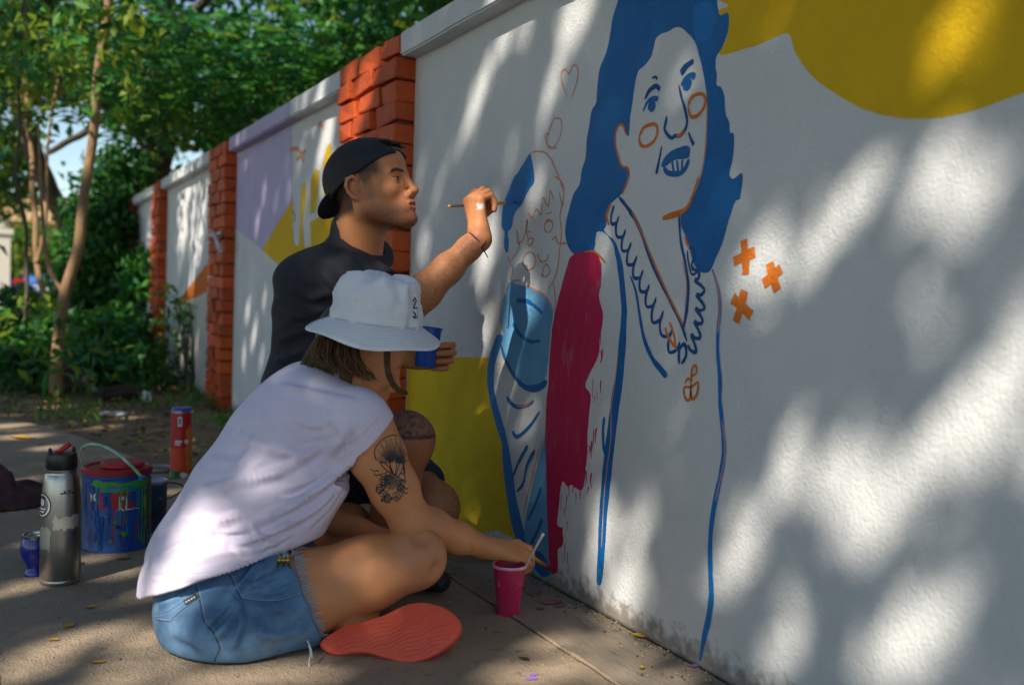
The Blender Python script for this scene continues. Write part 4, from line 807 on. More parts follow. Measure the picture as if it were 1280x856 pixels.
MB().tube([cv + rt * -.012 + Vector((0, 0, .312)), cv + rt * .004 + Vector((0, 0, .325)), cv + rt * .019 + Vector((0, 0, .336))], .0062, 10).build('spout', M_redp, fl, True)
rf = prof_fun(FP[5:])
cyl_patch(c, rf, -.40, .95, .140, .168, .014, seed=3).build('torn_sticker', M_torn, fl)
cyl_patch(c, rf, -1.35, -.50, .088, .142, .010, seed=8).build('torn_sticker', M_torn, fl)
cyl_patch(c, rf, -.05, .85, .222, .2245, .004, seed=5, m=2).build('scratch_line', M_ink, fl)
cyl_patch(c, rf, .10, .55, .228, .2295, .004, seed=6, m=2).build('scratch_line', M_ink, fl)
def cyl_disc(c, rfun, a, z, rad, off=.0008, n=30, inner=0.0, base=None):
    fa = face_angle(c) if base is None else base; vs = []; fs = []
    for k in range(n):
        t = 2 * math.pi * k / n
        for r_ in (inner, rad):
            zz = z + r_ * math.sin(t); rr = rfun(zz) + off; aa = fa + a + r_ * math.cos(t) / rr
            vs.append((c[0] + rr * math.cos(aa), c[1] + rr * math.sin(aa), c[2] + zz))
    for k in range(n): q = (k + 1) % n; fs.append((2*k, 2*k+1, 2*q+1, 2*q))
    b_ = MB(); b_.add(vs, fs); return b_
em = cyl_disc(c, rf, -1.15, .193, .029).build('emblem', M_ink, fl)
cyl_disc(c, rf, -1.15, .193, .0265, .0012, inner=.0235).build('emblem_ring', M_wht, em)
cyl_disc(c, rf, -1.15, .200, .009, .0013, inner=.0).build('emblem_mark', M_wht, em)
for dz, w_ in ((.183, .30), (.176, .22)): cyl_patch(c, rf, -1.15 - w_, -1.15 + w_, dz, dz + .004, 0, off=.0013, m=1).build('emblem_mark', M_wht, em)

# --- mate gourd
c = (-1.1665,2.6908,0); c = (c[0], c[1], 0)
go = empty('mate_gourd', c, 'small blue glazed mate cup beside the steel flask', 'cup')
M_cob = mat('cobalt glaze', (.006, .02, .30), .28, (.004, .012, .2), 12, .5, coat=.5)
smooth_edges(MB().lathe([(0, 0), (.023, 0), (.0235, .006), (.0185, .014), (.0165, .022), (.023, .034), (.0315, .050), (.0340, .064), (.0315, .080), (.0270, .094)], 36, c).build('body', M_cob, go), 50)
smooth_edges(MB().lathe([(.0265, .092), (.0285, .094), (.0285, .101), (.0255, .102), (.0245, .098), (.024, .088)], 36, c, caps=False).build('rim', M_steel, go), 50)
MB().lathe([(.0242, .088), (.012, .094), (0, .096)], 24, c).build('yerba', mat('yerba', (.10, .10, .03), .95, (.05, .05, .02), 200, .6, bump=(300, .8, .004)), go, True)

# --- big paint-smeared can
c = (-0.9545,2.9276,0); c = (c[0], c[1], 0)
can = empty('paint_can', c, 'large blue smeared paint can with a red lid and bail handle', 'paint can')
M_canblue = mat('blue paint coat', (.006, .045, .26), .38, (.010, .10, .36), 16, .55, 7, bump=(30, .5, .004), col3=(.02, .02, .07), n3scale=22, n3lo=.66, n3hi=.72)
M_cangrn = mat('green paint', (.03, .30, .04), .4, (.10, .36, .03), 20, .6); M_canred = mat('red label', (.50, .02, .02), .5, (.40, .02, .03), 24, .5)
M_canora = mat('rusty orange', (.30, .12, .02), .6, (.12, .10, .02), 30, .6); M_teal = mat('teal paint', (.02, .25, .28), .4, (.03, .35, .2), 26, .6)
R_ = .0885; rc = lambda z: R_
smooth_edges(MB().lathe([(0, .003), (R_ - .003, .003), (R_ - .001, 0), (R_ + .0015, .001), (R_ + .0015, .006), (R_, .009), (R_, .198), (R_ + .0018, .200), (R_ + .0018, .206), (R_ - .002, .207)], 64, c).build('body', M_canblue, can), 40)
ld = smooth_edges(MB().lathe([(R_ - .001, .2065), (R_ + .0035, .2075), (R_ + .004, .220), (R_ + .001, .2235), (R_ - .007, .2235), (R_ - .009, .2185), (R_ - .018, .218), (R_ - .022, .2205), (0, .2215)], 64, c).build('lid', mat('red lid paint', (.42, .012, .012), .45, (.30, .012, .02), 18, .5, bump=(40, .4, .003)), can), 30)
cl = (c[0] + .012, c[1] - .012, 0)
smooth_edges(MB().lathe([(.052, .221), (.057, .225), (.057, .233), (.051, .237), (.044, .235), (.02, .2375), (0, .238)], 40, cl).build('lid_plug', M_canred, ld), 40)
cyl_patch(c, rc, -.75, 1.5, .178, .192, .010, seed=2, off=.0009).build('green_band', M_cangrn, can)
cyl_patch(c, rc, -.5, .62, .164, .178, .006, seed=4, off=.0011).build('green_band', M_teal, can)
lb = cyl_patch(c, rc, -.52, .62, .118, .164, .007, seed=6, off=.0012).build('label_patch', M_canred, can)
cyl_patch(c, rc, .06, .15, .120, .152, .0, off=.0020).build('label_letter', M_wht, lb); cyl_patch(c, rc, .22, .29, .120, .148, .0, off=.0020).build('label_letter', M_wht, lb); cyl_patch(c, rc, .12, .26, .145, .154, .0, off=.0022).build('label_letter', M_wht, lb)
cyl_patch(c, rc, .05, .66, .1155, .1185, .003, seed=9, off=.0018, m=2).build('label_line', M_wht, lb)
cyl_patch(c, rc, -.82, -.66, .140, .156, .010, seed=12, off=.0011).build('label_scrap', M_wht, can)
cyl_patch(c, rc, -.42, -.20, .125, .160, .016, seed=15, off=.0017).build('blue_smear', M_canblue, lb); cyl_patch(c, rc, .42, .56, .135, .165, .010, seed=17, off=.0017).build('blue_smear', M_canblue, lb)
rr = random.Random(3)
for a, z0, w_, m_ in ((.80, .02, .07, M_cangrn), (.90, .015, .05, mat('lime paint', (.22, .42, .02), .4)), (.98, .06, .06, M_cangrn), (1.10, .01, .08, M_canora), (1.22, .02, .10, M_canora), (.68, .03, .03, M_teal), (.60, .06, .02, M_teal), (.10, .075, .02, M_cangrn), (.30, .05, .02, M_teal), (-.60, .12, .03, M_teal), (.45, .11, .02, M_canblue), (1.38, .03, .09, M_cangrn)):
    cyl_patch(c, rc, a - w_ / 2, a + w_ / 2, z0, .178 if m_ is not M_canora else .192, .003, 4, 12, off=.0016 + rr.uniform(0, .0006), seed=a).build('paint_drip', m_, can)
for k in range(34):
    a = rr.uniform(-1.3, 1.3); z1 = rr.uniform(.05, .185); z0 = max(.008, z1 - rr.uniform(.02, .13)); w_ = rr.uniform(.012, .05); cyl_patch(c, rc, a - w_ / 2, a + w_ / 2, z0, z1, .004, 4, 10, off=.0024 + .00004 * k, seed=k * 1.7).build('paint_drip', rr.choice([M_cangrn, M_teal, M_canblue, M_canblue, M_canred, M_ink, M_canora]), can)
for a, z, s_ in ((-.15, .032, .006), (.12, .046, .004), (-.05, .085, .005), (.20, .05, .008), (-.3, .10, .004), (.05, .07, .006)): cyl_disc(c, rc, a, z, s_, .0018, 10).build('paint_spot', rr.choice([M_ink, M_cangrn, M_teal]), can)
hd = MB(); q = catmull([(-0.9109,2.7503,0.2172), (-0.9305,2.7729,0.2398), (-0.9567,2.8103,0.2648), (-0.986,2.8602,0.282), (-1.016,2.9098,0.2867), (-1.0375,2.9431,0.276), (-1.0474,2.9697,0.2547), (-1.0421,2.9826,0.2279), (-1.0311,2.9869,0.202)], 6)
hd.tube(q, [.0042 if i < 34 else .0022 for i in range(len(q))], 8); hd.build('bail_handle', mat('smeared handle paint', (.05, .38, .12), .4, (.55, .60, .55), 24, .35), can, True)
lg = Vector((-0.9109,2.7503,0.2172)); MB().lathe([(0, -.004), (.010, -.004), (.010, .003), (.004, .005), (0, .005)], 14, tuple(lg)).build('lug', M_canblue, can)

# --- smaller dark can behind it
c = (-0.8469,3.0925,0); c = (c[0], c[1], 0)
c2 = empty('small_paint_can', c, 'small dark can with a pale rim behind the large can', 'paint can')
M_dkcan = mat('dark can paint', (.012, .016, .03), .4, (.03, .10, .22), 14, .35, bump=(30, .4, .004), col3=(.10, .24, .34), n3scale=16, n3lo=.62, n3hi=.68)
smooth_edges(MB().lathe([(0, 0), (.049, 0), (.0505, .003), (.0495, .007), (.0495, .135), (.0505, .138)], 40, c).build('body', M_dkcan, c2), 40)
smooth_edges(MB().lathe([(.0495, .137), (.0525, .139), (.0525, .147), (.049, .149), (.045, .144), (0, .144)], 40, c).build('lid', mat('pale blue lid', (.36, .45, .52), .45, (.12, .2, .3), 22, .5), c2), 40)
w_ = MB(); w_.tube(catmull([(-0.8279,2.9749,0.1571), (-0.8066,2.9417,0.1642), (-0.7839,2.9184,0.1603), (-0.7797,2.9157,0.1491), (-0.7994,2.9139,0.1346), (-0.8274,2.9277,0.1199), (-0.8365,2.955,0.1197)], 6), .0022, 6); w_.build('wire_handle', M_blk, c2, True)
# --- lid lying flat
c = (-0.6871,4.0782,0); c = (c[0], c[1], 0)
dl = empty('can_lid', c, 'round pale can lid with dark dregs lying behind the cans', 'lid')
smooth_edges(MB().lathe([(0, .0), (.058, .0), (.066, .006), (.068, .013), (.064, .015), (.060, .011), (.056, .006), (.05, .0055)], 40, c).build('rim', mat('grey lid', (.36, .37, .38), .45, (.2, .2, .2), 30, .5), dl), 40)
MB().lathe([(.056, .0065), (.03, .0085), (0, .009)], 30, c).build('dregs', mat('dregs', (.04, .045, .035), .5, (.10, .10, .06), 60, .5), dl, True)
# --- crisp tube
c = (-0.6089,4.0187,0); c = (c[0], c[1], 0)
ct = empty('crisp_tube', c, 'red cardboard crisp tube with a blue cap standing on the path', 'tube')
Rt = .0405; rt_ = lambda z: Rt
M_tred = mat('red tube print', (.50, .012, .015), .4, (.42, .01, .012), 12, .5)
smooth_edges(MB().lathe([(0, .002), (Rt, .002), (Rt, .236)], 44, c).build('body', M_tred, ct), 40)
smooth_edges(MB().lathe([(Rt - .001, .235), (Rt + .0015, .236), (Rt + .0015, .243), (Rt - .002, .244)], 44, c).build('metal_rim', M_steel, ct), 40)
smooth_edges(MB().lathe([(Rt - .002, .240), (Rt - .002, .252), (Rt - .004, .255), (0, .255)], 44, c).build('cap', mat('blue cap', (.02, .05, .42), .4), ct), 40)
cyl_patch(c, rt_, -1.55, 1.0, .003, .10, .006, seed=3).build('orange_fade', mat('orange red print', (.66, .035, .012), .4, (.66, .07, .012), 18, .6), ct)
cyl_patch(c, rt_, .45, 1.5, .01, .175, .02, seed=5, off=.0012).build('crisp_picture', mat('crisp print', (.62, .30, .04), .5, (.55, .12, .02), 30, .5), ct)
sg = cyl_patch(c, rt_, -.35, .02, .185, .222, .0, off=.0012).build('side_mark', M_wht, ct); cyl_patch(c, rt_, -.26, -.08, .192, .216, .0, off=.0018).build('side_mark_ink', mat('blue ink', (.05, .12, .3), .5), sg)
cyl_patch(c, rt_, -.62, .05, .122, .130, .0, off=.0012).build('lettering_line', M_wht, ct); cyl_patch(c, rt_, -.62, -.1, .112, .118, .0, off=.0012).build('lettering_line', M_wht, ct)
cyl_patch(c, rt_, .30, .62, .118, .134, .004, off=.0018, seed=2).build('lettering_line', M_wht, ct)
c = (-0.6501,3.9057,0); gc = empty('bottle_cap', (c[0], c[1], 0), 'small green cap at the foot of the red tube', 'cap')
smooth_edges(MB().lathe([(.015, .001), (.018, .003), (.019, .022), (.016, .026), (0, .027)], 20, (c[0], c[1], 0)).build('shell', mat('green plastic', (.015, .17, .04), .4), gc), 40)
MB().lathe([(.0192, .002), (.0205, .003), (.0205, .006), (.0192, .007)], 20, (c[0], c[1], 0)).build('ring', M_cangrn, gc, True)
def crumple(name, c, size, m, label, cat, seed, flat=.6, sub=3):
    bm = bmesh.new(); bmesh.ops.create_icosphere(bm, subdivisions=sub, radius=1)
    for v in bm.verts:
        n_ = mnoise.noise(v.co * 1.7 + Vector((seed, 0, 0))) * .45 + abs(mnoise.noise(v.co * 4 + Vector((0, seed, 0)))) * .35
        v.co *= 1 + n_ - .15
    z0 = -.55
    for v in bm.verts:
        v.co = Vector((v.co.x * size[0], v.co.y * size[1], (max(v.co.z, z0) - z0) * size[2] * flat))
    me = bpy.data.meshes.new(name); bm.to_mesh(me); bm.free(); me.polygons.foreach_set('use_smooth', [False] * len(me.polygons))
    o = link(name, me, m); o.location = (c[0], c[1], c[2] - .003); return tag(o, label, cat)
M_paper = mat('crumpled paper', (.62, .63, .66), .8); M_stone = mat('dark stone', (.10, .09, .085), .9, (.05, .045, .04), 12, .6, bump=(30, .6, .01))
crumple('crumpled_tissue', (-0.6196,3.9141,0), (.022, .020, .02), M_paper, 'white crumpled tissue beside the green cap', 'paper', 3)
crumple('paper_scrap', (-0.6716,5.9296,0), (.075, .045, .03), M_paper, 'flattened pale plastic scrap on the bare earth', 'litter', 5, .5)
crumple('paper_scrap', (-0.7139,7.257,0), (.065, .05, .05), M_paper, 'white crumpled paper beside the dark stone', 'litter', 7, .6)
crumple('paper_ball', (-0.4086,6.603,0), (.032, .032, .05), M_paper, 'small white paper ball near the wall weeds', 'litter', 9, .9)
crumple('paper_scrap', (-0.5025,6.9632,0), (.035, .03, .035), M_paper, 'little pale scrap lying on the dark clod', 'litter', 11, .7)
crumple('stone', (-0.8299,7.2164,0), (.13, .10, .16), M_stone, 'dark rounded stone beside the sapling trunk', 'stone', 13, .8)
crumple('earth_clod', (-0.5474,6.7678,0), (.17, .08, .07), mat('dark clod', (.05, .032, .02), .95, (.025, .018, .012), 20, .5), 'dark clod of earth and roots on the verge', 'clod', 15, .8)
crumple('yellow_sponge', (-0.799,3.1424,0), (.016, .014, .014), mat('yellow sponge', (.50, .27, .03), .9, (.2, .1, .02), 60, .6), 'small paint stained yellow sponge beside the small can', 'sponge', 17, .9)

# --- dark cloth at the photo edge
def cloth():
    c = Vector((-1.221,3.5589,0)); nx, ny = 46, 40; vs = []; fs = []
    for j in range(ny + 1):
        for i in range(nx + 1):
            u = i / nx * 2 - 1; v = j / ny * 2 - 1
            r = math.hypot(u, v * 1.0); edge = 1 - min(1, r) ** 3
            wob = 1 + .18 * mnoise.noise((u * 2.2, v * 2.2, 4))
            x = c.x + (u * .30 - .10) * wob; y = c.y + (v * .26 + .14) * wob
            z = .004 + edge * (.05 + .05 * abs(mnoise.noise((u * 2.6, v * 2.6 + 3, 1))) + .035 * math.sin(u * 7 + v * 5 + 3 * mnoise.noise((u * 2, v * 2, 8)))) * (.6 + .4 * (u < .4))
            vs.append((x, y, max(.004, z)))
    for j in range(ny):
        for i in range(nx):
            a = j * (nx + 1) + i
            uu = (i + .5) / nx * 2 - 1; vv = (j + .5) / ny * 2 - 1
            if math.hypot(uu, vv) < .98: fs.append((a, a + 1, a + nx + 2, a + nx + 1))
    o = link('dark_cloth', mesh('dark_cloth', vs, fs, True), mat('maroon cloth', (.075, .022, .024), .95, (.045, .014, .016), 14, .6, bump=(300, .3, .002)))
    md = o.modifiers.new('thick', 'SOLIDIFY'); md.thickness = .003
    tag(o, 'dark maroon cloth crumpled on the path at the photo edge', 'cloth')
cloth()
# --- yellow tub and dark rag cut by the lower frame edge
c = (-1.2777,1.8465,-0.0185); yt = empty('yellow_bottle', (c[0], c[1], 0), 'yellow plastic paint bottle cut off by the photo corner', 'bottle')
M_yp = mat('yellow plastic', (.58, .38, .01), .4, (.44, .27, .01), 30, .5)
smooth_edges(MB().lathe([(0, 0), (.030, 0), (.034, .004), (.034, .055), (.031, .070), (.024, .080), (.012, .086), (.011, .092)], 36, (c[0], c[1], 0)).build('body', M_yp, yt), 40)
smooth_edges(MB().lathe([(.012, .090), (.013, .092), (.011, .108), (.004, .122), (0, .123)], 24, (c[0], c[1], 0)).build('nozzle', M_blk, yt), 40)
crumple('dark_rag', (-1.1053,1.8006,0), (.050, .045, .026), mat('dark rag', (.02, .018, .02), .9, bump=(60, .5, .004)), 'dark rag bundle at the bottom photo edge', 'rag', 21, .8, 4)

# --- cup of crimson paint with stirring stick
M_cupred = mat('crimson paint coat', (.42, .005, .05), .32, (.50, .03, .12), 30, .5, 7, bump=(50, .3, .002), col3=(.62, .42, .50), n3scale=26, n3lo=.58, n3hi=.66, stretch=(1, 1, .5))
c = (-0.2058,1.9981,0); c = (c[0], c[1], 0)
cp = empty('paint_cup', c, 'clear plastic cup coated with crimson paint by the wall', 'cup')
smooth_edges(MB().lathe([(0, .0015), (.0265, .0), (.0275, .003), (.0282, .03), (.0295, .034), (.0372, .108), (.0395, .1095), (.0402, .1125), (.0390, .1145), (.0365, .1135), (.0355, .108), (.032, .075)], 48, c).build('body', M_cupred, cp), 45)
smooth_edges(MB().lathe([(.0374, .1080), (.0402, .1088), (.0409, .1125), (.0396, .1155), (.0368, .1145)], 48, c, caps=False).build('rim', mat('milky rim', (.62, .50, .55), .35, (.45, .10, .18), 40, .5), cp), 45)
MB().lathe([(.0322, .078), (.02, .0775), (0, .0775)], 40, c).build('paint', mat('wet crimson', (.30, .002, .02), .15, coat=.6), cp, True)
stv = empty('stirring_stick', tuple(Vector((-0.1968,1.9453,0.1133))), 'thin paint smeared stick standing in the crimson cup', 'stick')
MB().tube([(-0.1978,1.9934,0.0489), (-0.1779,1.9802,0.1043), (-0.1637,1.9637,0.1497), (-0.1496,1.9471,0.191)], [.0024, .0028, .003, .0032], 8).build('shaft', mat('smeared wood', (.42, .28, .20), .6, (.65, .6, .6), 60, .5), stv, True)
MB().tube([(-0.1525,1.9505,0.1831), (-0.1493,1.9465,0.1921)], .0036, 8).build('pale_tip', mat('pale paint tip', (.72, .68, .70), .5), stv, True)

# --- single fallen leaves on the path
def flat_leaf(c, s_, rot, m, label):
    vs = []; fs = []; n = 8
    for i in range(n + 1):
        t = i / n; w_ = math.sin(math.pi * t ** .8) * .28; z = .003 + .10 * (t - .5) ** 2 * 1.0 + .03 * math.sin(t * 5)
        for k in (-1, 0, 1): vs.append(((t - .5), k * w_, z + abs(k) * .06))
    for i in range(n):
        for k in range(2): a = i * 3 + k; fs.append((a, a + 1, a + 4, a + 3))
    vs = [(x * s_, y * s_, z * s_) for x, y, z in vs]
    o = link('fallen_leaf', mesh('fallen_leaf', vs, fs, True), m); o.location = (c[0], c[1], .001); o.rotation_euler = (0, 0, rot)
    tag(o, label, 'leaf', 'leaves fallen on the path')
M_ly = mat('yellow fallen leaf', (.55, .34, .02), .6, (.45, .2, .02), 30, .5); M_lb = mat('olive fallen leaf', (.16, .16, .05), .7)
for q, s_, r_, m_, lab in (((-1.0618,2.3715,0), .030, .4, M_ly, 'yellow leaf on the path in front of the flask'), ((-1.1129,2.2574,0), .040, 1.2, M_ly, 'bigger yellow leaf on the sunlit path'), ((-1.1488,2.1766,0), .026, 2.4, M_ly, 'small yellow leaf left of the bigger one'),
    ((-1.0757,2.0138,0), .028, .1, M_ly, 'yellow leaf near the dark rag bundle'), ((-1.1393,5.0841,0), .11, -.4, M_ly, 'large ochre leaf on the far pale edge of the path'), ((-1.0705,4.8642,0), .05, .9, M_lb, 'small olive leaf near the large ochre leaf'),
    ((-0.9511,2.7647,0), .034, .2, M_lb, 'grey green leaf between the big can and the woman'), ((-0.1959,2.3324,0), .035, .6, M_lb, 'dark green leaf beside the bare knee'), ((-0.1135,1.597,0), .022, 1.0, M_ly, 'yellow leaf on the strip near the corner'), ((-0.3106,1.7236,0), .028, 1.9, mat('brown twig leaf', (.06, .04, .025), .9), 'thin brown leaf below the crimson cup')):
    flat_leaf(q, s_, r_, m_, lab)
lf = flat_leaf((-0.012,1.75,0.0132), .038, -.9, M_ly, 'yellow leaf leaning at the foot of the white wall')

# ------------------------------------------------------------------ sculpting: smooth unions of tapered limbs on a grid, skinned into one surface
class Sculpt:
    def __init__(s, lo, hi, res, frame=None):
        # frame = (origin, 3x3 rows) maps world to local: local = rows @ (p - origin)
        s.res = res; s.o = np.zeros(3); s.A = np.eye(3)
        if frame is not None: s.o = np.array(frame[0], float); s.A = np.array(frame[1], float)
        s.lo = np.array(lo, float); n = np.ceil((np.array(hi, float) - s.lo) / res).astype(int) + 1; s.n = n
        s.ax = [s.lo[i] + res * np.arange(n[i]) for i in range(3)]
        s.d = np.full(n, .2, np.float32)
    def L(s, p): return s.A @ (np.array(p, float) - s.o)
    def W(s, v): return v @ s.A + s.o
    def box(s, lo, hi):
        a = np.clip(np.floor((lo - s.lo) / s.res).astype(int), 0, s.n); b = np.clip(np.ceil((hi - s.lo) / s.res).astype(int) + 1, 0, s.n)
        if np.any(b <= a): return None
        sl = tuple(slice(a[i], b[i]) for i in range(3))
        g = np.meshgrid(*[s.ax[i][sl[i]].astype(np.float32) for i in range(3)], indexing='ij', sparse=True)
        return sl, g
    def blend(s, sl, e, k, mode):
        d = s.d[sl]
        if mode == 'sub': e = -e
        if k > 0:
            if mode == 'add': h = np.clip(.5 + .5 * (d - e) / k, 0, 1); r = d * (1 - h) + e * h - k * h * (1 - h)
            else: h = np.clip(.5 - .5 * (d - e) / k, 0, 1); r = d * (1 - h) + e * h + k * h * (1 - h)
        else: r = np.minimum(d, e) if mode == 'add' else np.maximum(d, e)
        s.d[sl] = r
    def cap(s, a, b, ra, rb=None, k=.012, mode='add', local=False):
        rb = ra if rb is None else rb
        if not local: a = s.L(a); b = s.L(b)
        a = np.array(a, float); b = np.array(b, float); pad = max(ra, rb) + k + 3 * s.res
        q = s.box(np.minimum(a, b) - pad, np.maximum(a, b) + pad)
        if q is None: return s
        sl, (X, Y, Z) = q; ab = b - a; l2 = max(ab @ ab, 1e-12)
        t = np.clip(((X - a[0]) * ab[0] + (Y - a[1]) * ab[1] + (Z - a[2]) * ab[2]) / l2, 0, 1)
        e = np.sqrt((X - a[0] - t * ab[0]) ** 2 + (Y - a[1] - t * ab[1]) ** 2 + (Z - a[2] - t * ab[2]) ** 2) - (ra + (rb - ra) * t)
        s.blend(sl, e.astype(np.float32), k, mode); return s
    def chain(s, pts, rs, k=.012, local=False, n=0):
        if n:
            m = len(pts); q = [tuple(p) for p in catmull(pts, n)]; rr_ = np.interp(np.linspace(0, m - 1, len(q)), range(m), rs); pts, rs = q, list(rr_)
        for i in range(len(pts) - 1): s.cap(pts[i], pts[i+1], rs[i], rs[i+1], k, local=local)
        return s
    def ell(s, c, r, ax=None, k=.012, mode='add', local=False):
        """ellipsoid; ax = three world (or local) unit axes matching r"""
        c = np.array(c, float) if local else s.L(c); r = np.array(r, float)
        Q = np.eye(3) if ax is None else np.array(ax, float)
        if not local: Q = Q @ s.A.T if ax is not None else s.A.T.copy()
        ext = np.sqrt(((Q * r[:, None]) ** 2).sum(0)) + k + 3 * s.res
        q = s.box(c - ext, c + ext)
        if q is None: return s
        sl, (X, Y, Z) = q; dx, dy, dz = X - c[0], Y - c[1], Z - c[2]
        u = [(Q[i, 0] * dx + Q[i, 1] * dy + Q[i, 2] * dz) for i in range(3)]
        k0 = np.sqrt(sum((u[i] / r[i]) ** 2 for i in range(3))); k1 = np.sqrt(sum((u[i] / r[i] ** 2) ** 2 for i in range(3))) + 1e-9
        e = k0 * (k0 - 1) / k1
        s.blend(sl, e.astype(np.float32), k, mode); return s
    def cut(s, p, nrm, k=0.0, region=None, local=False):
        """remove everything on the side nrm points to; region=(centre, radius) limits the cut to a ball"""
        if not local: p = s.L(p); nrm = s.A @ np.array(nrm, float)
        p = np.array(p, float); nrm = np.array(nrm, float); nrm = nrm / np.linalg.norm(nrm)
        X, Y, Z = np.meshgrid(*[a.astype(np.float32) for a in s.ax], indexing='ij', sparse=True)
        e = (X - p[0]) * nrm[0] + (Y - p[1]) * nrm[1] + (Z - p[2]) * nrm[2]
        if region is not None:
            c = np.array(region[0], float) if local else s.L(region[0])
            rr_ = np.sqrt((X - c[0]) ** 2 + (Y - c[1]) ** 2 + (Z - c[2]) ** 2) - region[1]
            e = np.minimum(e, -rr_)
        if k > 0:
            d = s.d; h = np.clip(.5 - .5 * (d - e) / k, 0, 1); s.d = (d * (1 - h) + e * h + k * h * (1 - h)).astype(np.float32)
        else: s.d = np.maximum(s.d, e).astype(np.float32)
        return s
    def folds(s, amp, waves):
        """cloth folds: waves = [(world direction, wavelength, phase, centre, radius)] push the surface in and out"""
        X, Y, Z = np.meshgrid(*[a.astype(np.float32) for a in s.ax], indexing='ij', sparse=True)
        acc = np.zeros(s.n, np.float32)
        near = np.abs(s.d) < .03
        for (dr, wl_, ph, c, rad, warp) in waves:
            dv = s.A @ np.array(dr, float); dv /= np.linalg.norm(dv); c_ = s.L(c)
            u = (X - c_[0]) * dv[0] + (Y - c_[1]) * dv[1] + (Z - c_[2]) * dv[2]
            w_ = np.exp(-((X - c_[0]) ** 2 + (Y - c_[1]) ** 2 + (Z - c_[2]) ** 2) / rad ** 2)
            ph2 = warp * np.sin(7 * (X - c_[0]) + 3) + warp * np.sin(9 * (Y - c_[1]) + 1) + warp * np.sin(8 * (Z - c_[2]))
            q = np.sin(2 * math.pi * u / wl_ + ph + ph2); acc += (w_ * (q + .35 * q * q)).astype(np.float32)
        s.d = np.where(near, s.d - amp * acc, s.d); return s
    def skin(s):
        """naive surface nets"""
        d = s.d; n = s.n; ins = d < 0
        cnt = np.zeros(n - 1, np.int8)
        for i in (0, 1):
            for j in (0, 1):
                for k in (0, 1): cnt += ins[i:n[0]-1+i, j:n[1]-1+j, k:n[2]-1+k]
        act = (cnt > 0) & (cnt < 8); cells = np.argwhere(act); m = len(cells)
        idx = np.full(n - 1, -1, np.int32); idx[act] = np.arange(m)
        acc = np.zeros((m, 3)); c2 = np.zeros(m)
        corner = [(i, j, k) for i in (0, 1) for j in (0, 1) for k in (0, 1)]
        vals = {c: d[cells[:, 0] + c[0], cells[:, 1] + c[1], cells[:, 2] + c[2]].astype(float) for c in corner}
        for a in corner:
            for axis in range(3):
                if a[axis]: continue
                b = list(a); b[axis] = 1; b = tuple(b)
                va, vb = vals[a], vals[b]; x = (va < 0) != (vb < 0)
                t = np.where(x, va / np.where(x, va - vb, 1), 0)
                p = np.zeros((m, 3)); p[:] = a; p[:, axis] = t
                acc[x] += p[x]; c2[x] += 1
        v = (cells + acc / c2[:, None]) * s.res + s.lo
        F = []
        for axis in range(3):
            sh = [slice(None)] * 3; sh2 = [slice(None)] * 3; sh[axis] = slice(0, -1); sh2[axis] = slice(1, None)
            x = ins[tuple(sh)] != ins[tuple(sh2)]
            o1, o2 = [(1, 2), (2, 0), (0, 1)][axis]
            e = np.argwhere(x); e = e[(e[:, o1] > 0) & (e[:, o2] > 0) & (e[:, o1] < n[o1] - 1) & (e[:, o2] < n[o2] - 1)]
            q = []
            for da, db in ((0, 0), (1, 0), (1, 1), (0, 1)):
                c = e.copy(); c[:, o1] -= da; c[:, o2] -= db; q.append(idx[c[:, 0], c[:, 1], c[:, 2]])
            q = np.stack(q, 1); fl = ~ins[e[:, 0], e[:, 1], e[:, 2]]; q[fl] = q[fl][:, ::-1]
            F.append(q)
        F = np.concatenate(F); F = F[(F >= 0).all(1)]
        return s.W(v), F
def relax(v, f, it=2, lam=.5):
    n = len(v); a = np.concatenate([f[:, 0], f[:, 1], f[:, 2], f[:, 3]]); b = np.concatenate([f[:, 1], f[:, 2], f[:, 3], f[:, 0]])
    for _ in range(it):
        acc = np.zeros_like(v); cnt = np.bincount(a, minlength=n) + np.bincount(b, minlength=n)
        for i in range(3): acc[:, i] = np.bincount(a, v[b, i], n) + np.bincount(b, v[a, i], n)
        v = v + lam * (acc / np.maximum(cnt, 1)[:, None] - v)
    return v
def vert_normals(v, f):
    a = np.cross(v[f[:, 2]] - v[f[:, 0]], v[f[:, 3]] - v[f[:, 1]]); n = np.zeros_like(v)
    for k in range(4):
        for i in range(3): n[:, i] += np.bincount(f[:, k], a[:, i], len(v))
    return n / (np.linalg.norm(n, axis=1, keepdims=True) + 1e-12)
EYE = Vector(cam.matrix_world.translation)                        # creases, seams and ink were sketched from here, then laid on the surface
def bvh_of(v, f): return BVHTree.FromPolygons([tuple(p) for p in v], [tuple(q) for q in f])
def cast(bv, p, off):
    d = (Vector(p) - EYE).normalized(); h = bv.ray_cast(Vector(p), d)
    return None if h[0] is None else h[0] - d * off
def crease(v, f, lines, it=1):
    """press soft ridges and valleys into cloth along lines: (points, amplitude, width)"""
    bv = bvh_of(v, f); n = vert_normals(v, f); disp = np.zeros(len(v))
    for pts, amp, w in lines:
        q = [cast(bv, p, 0) for p in catmull(pts, 8)]; q = np.array([p for p in q if p is not None])
        if len(q) < 2: continue
        lo, hi = q.min(0) - 4 * w, q.max(0) + 4 * w; sel = np.where(((v > lo) & (v < hi)).all(1))[0]
        if not len(sel): continue
        d2 = ((v[sel][:, None, :] - q[None]) ** 2).sum(2); j = d2.argmin(1); d = np.sqrt(d2.min(1)); t = j / (len(q) - 1); tap = np.sin(math.pi * np.clip(.06 + .88 * t, 0, 1)) ** .6
        g = np.exp(-(d / w) ** 2) - .45 * np.exp(-((d - 1.9 * w) / w) ** 2); disp[sel] += amp * tap * g
    return v + n * disp[:, None]
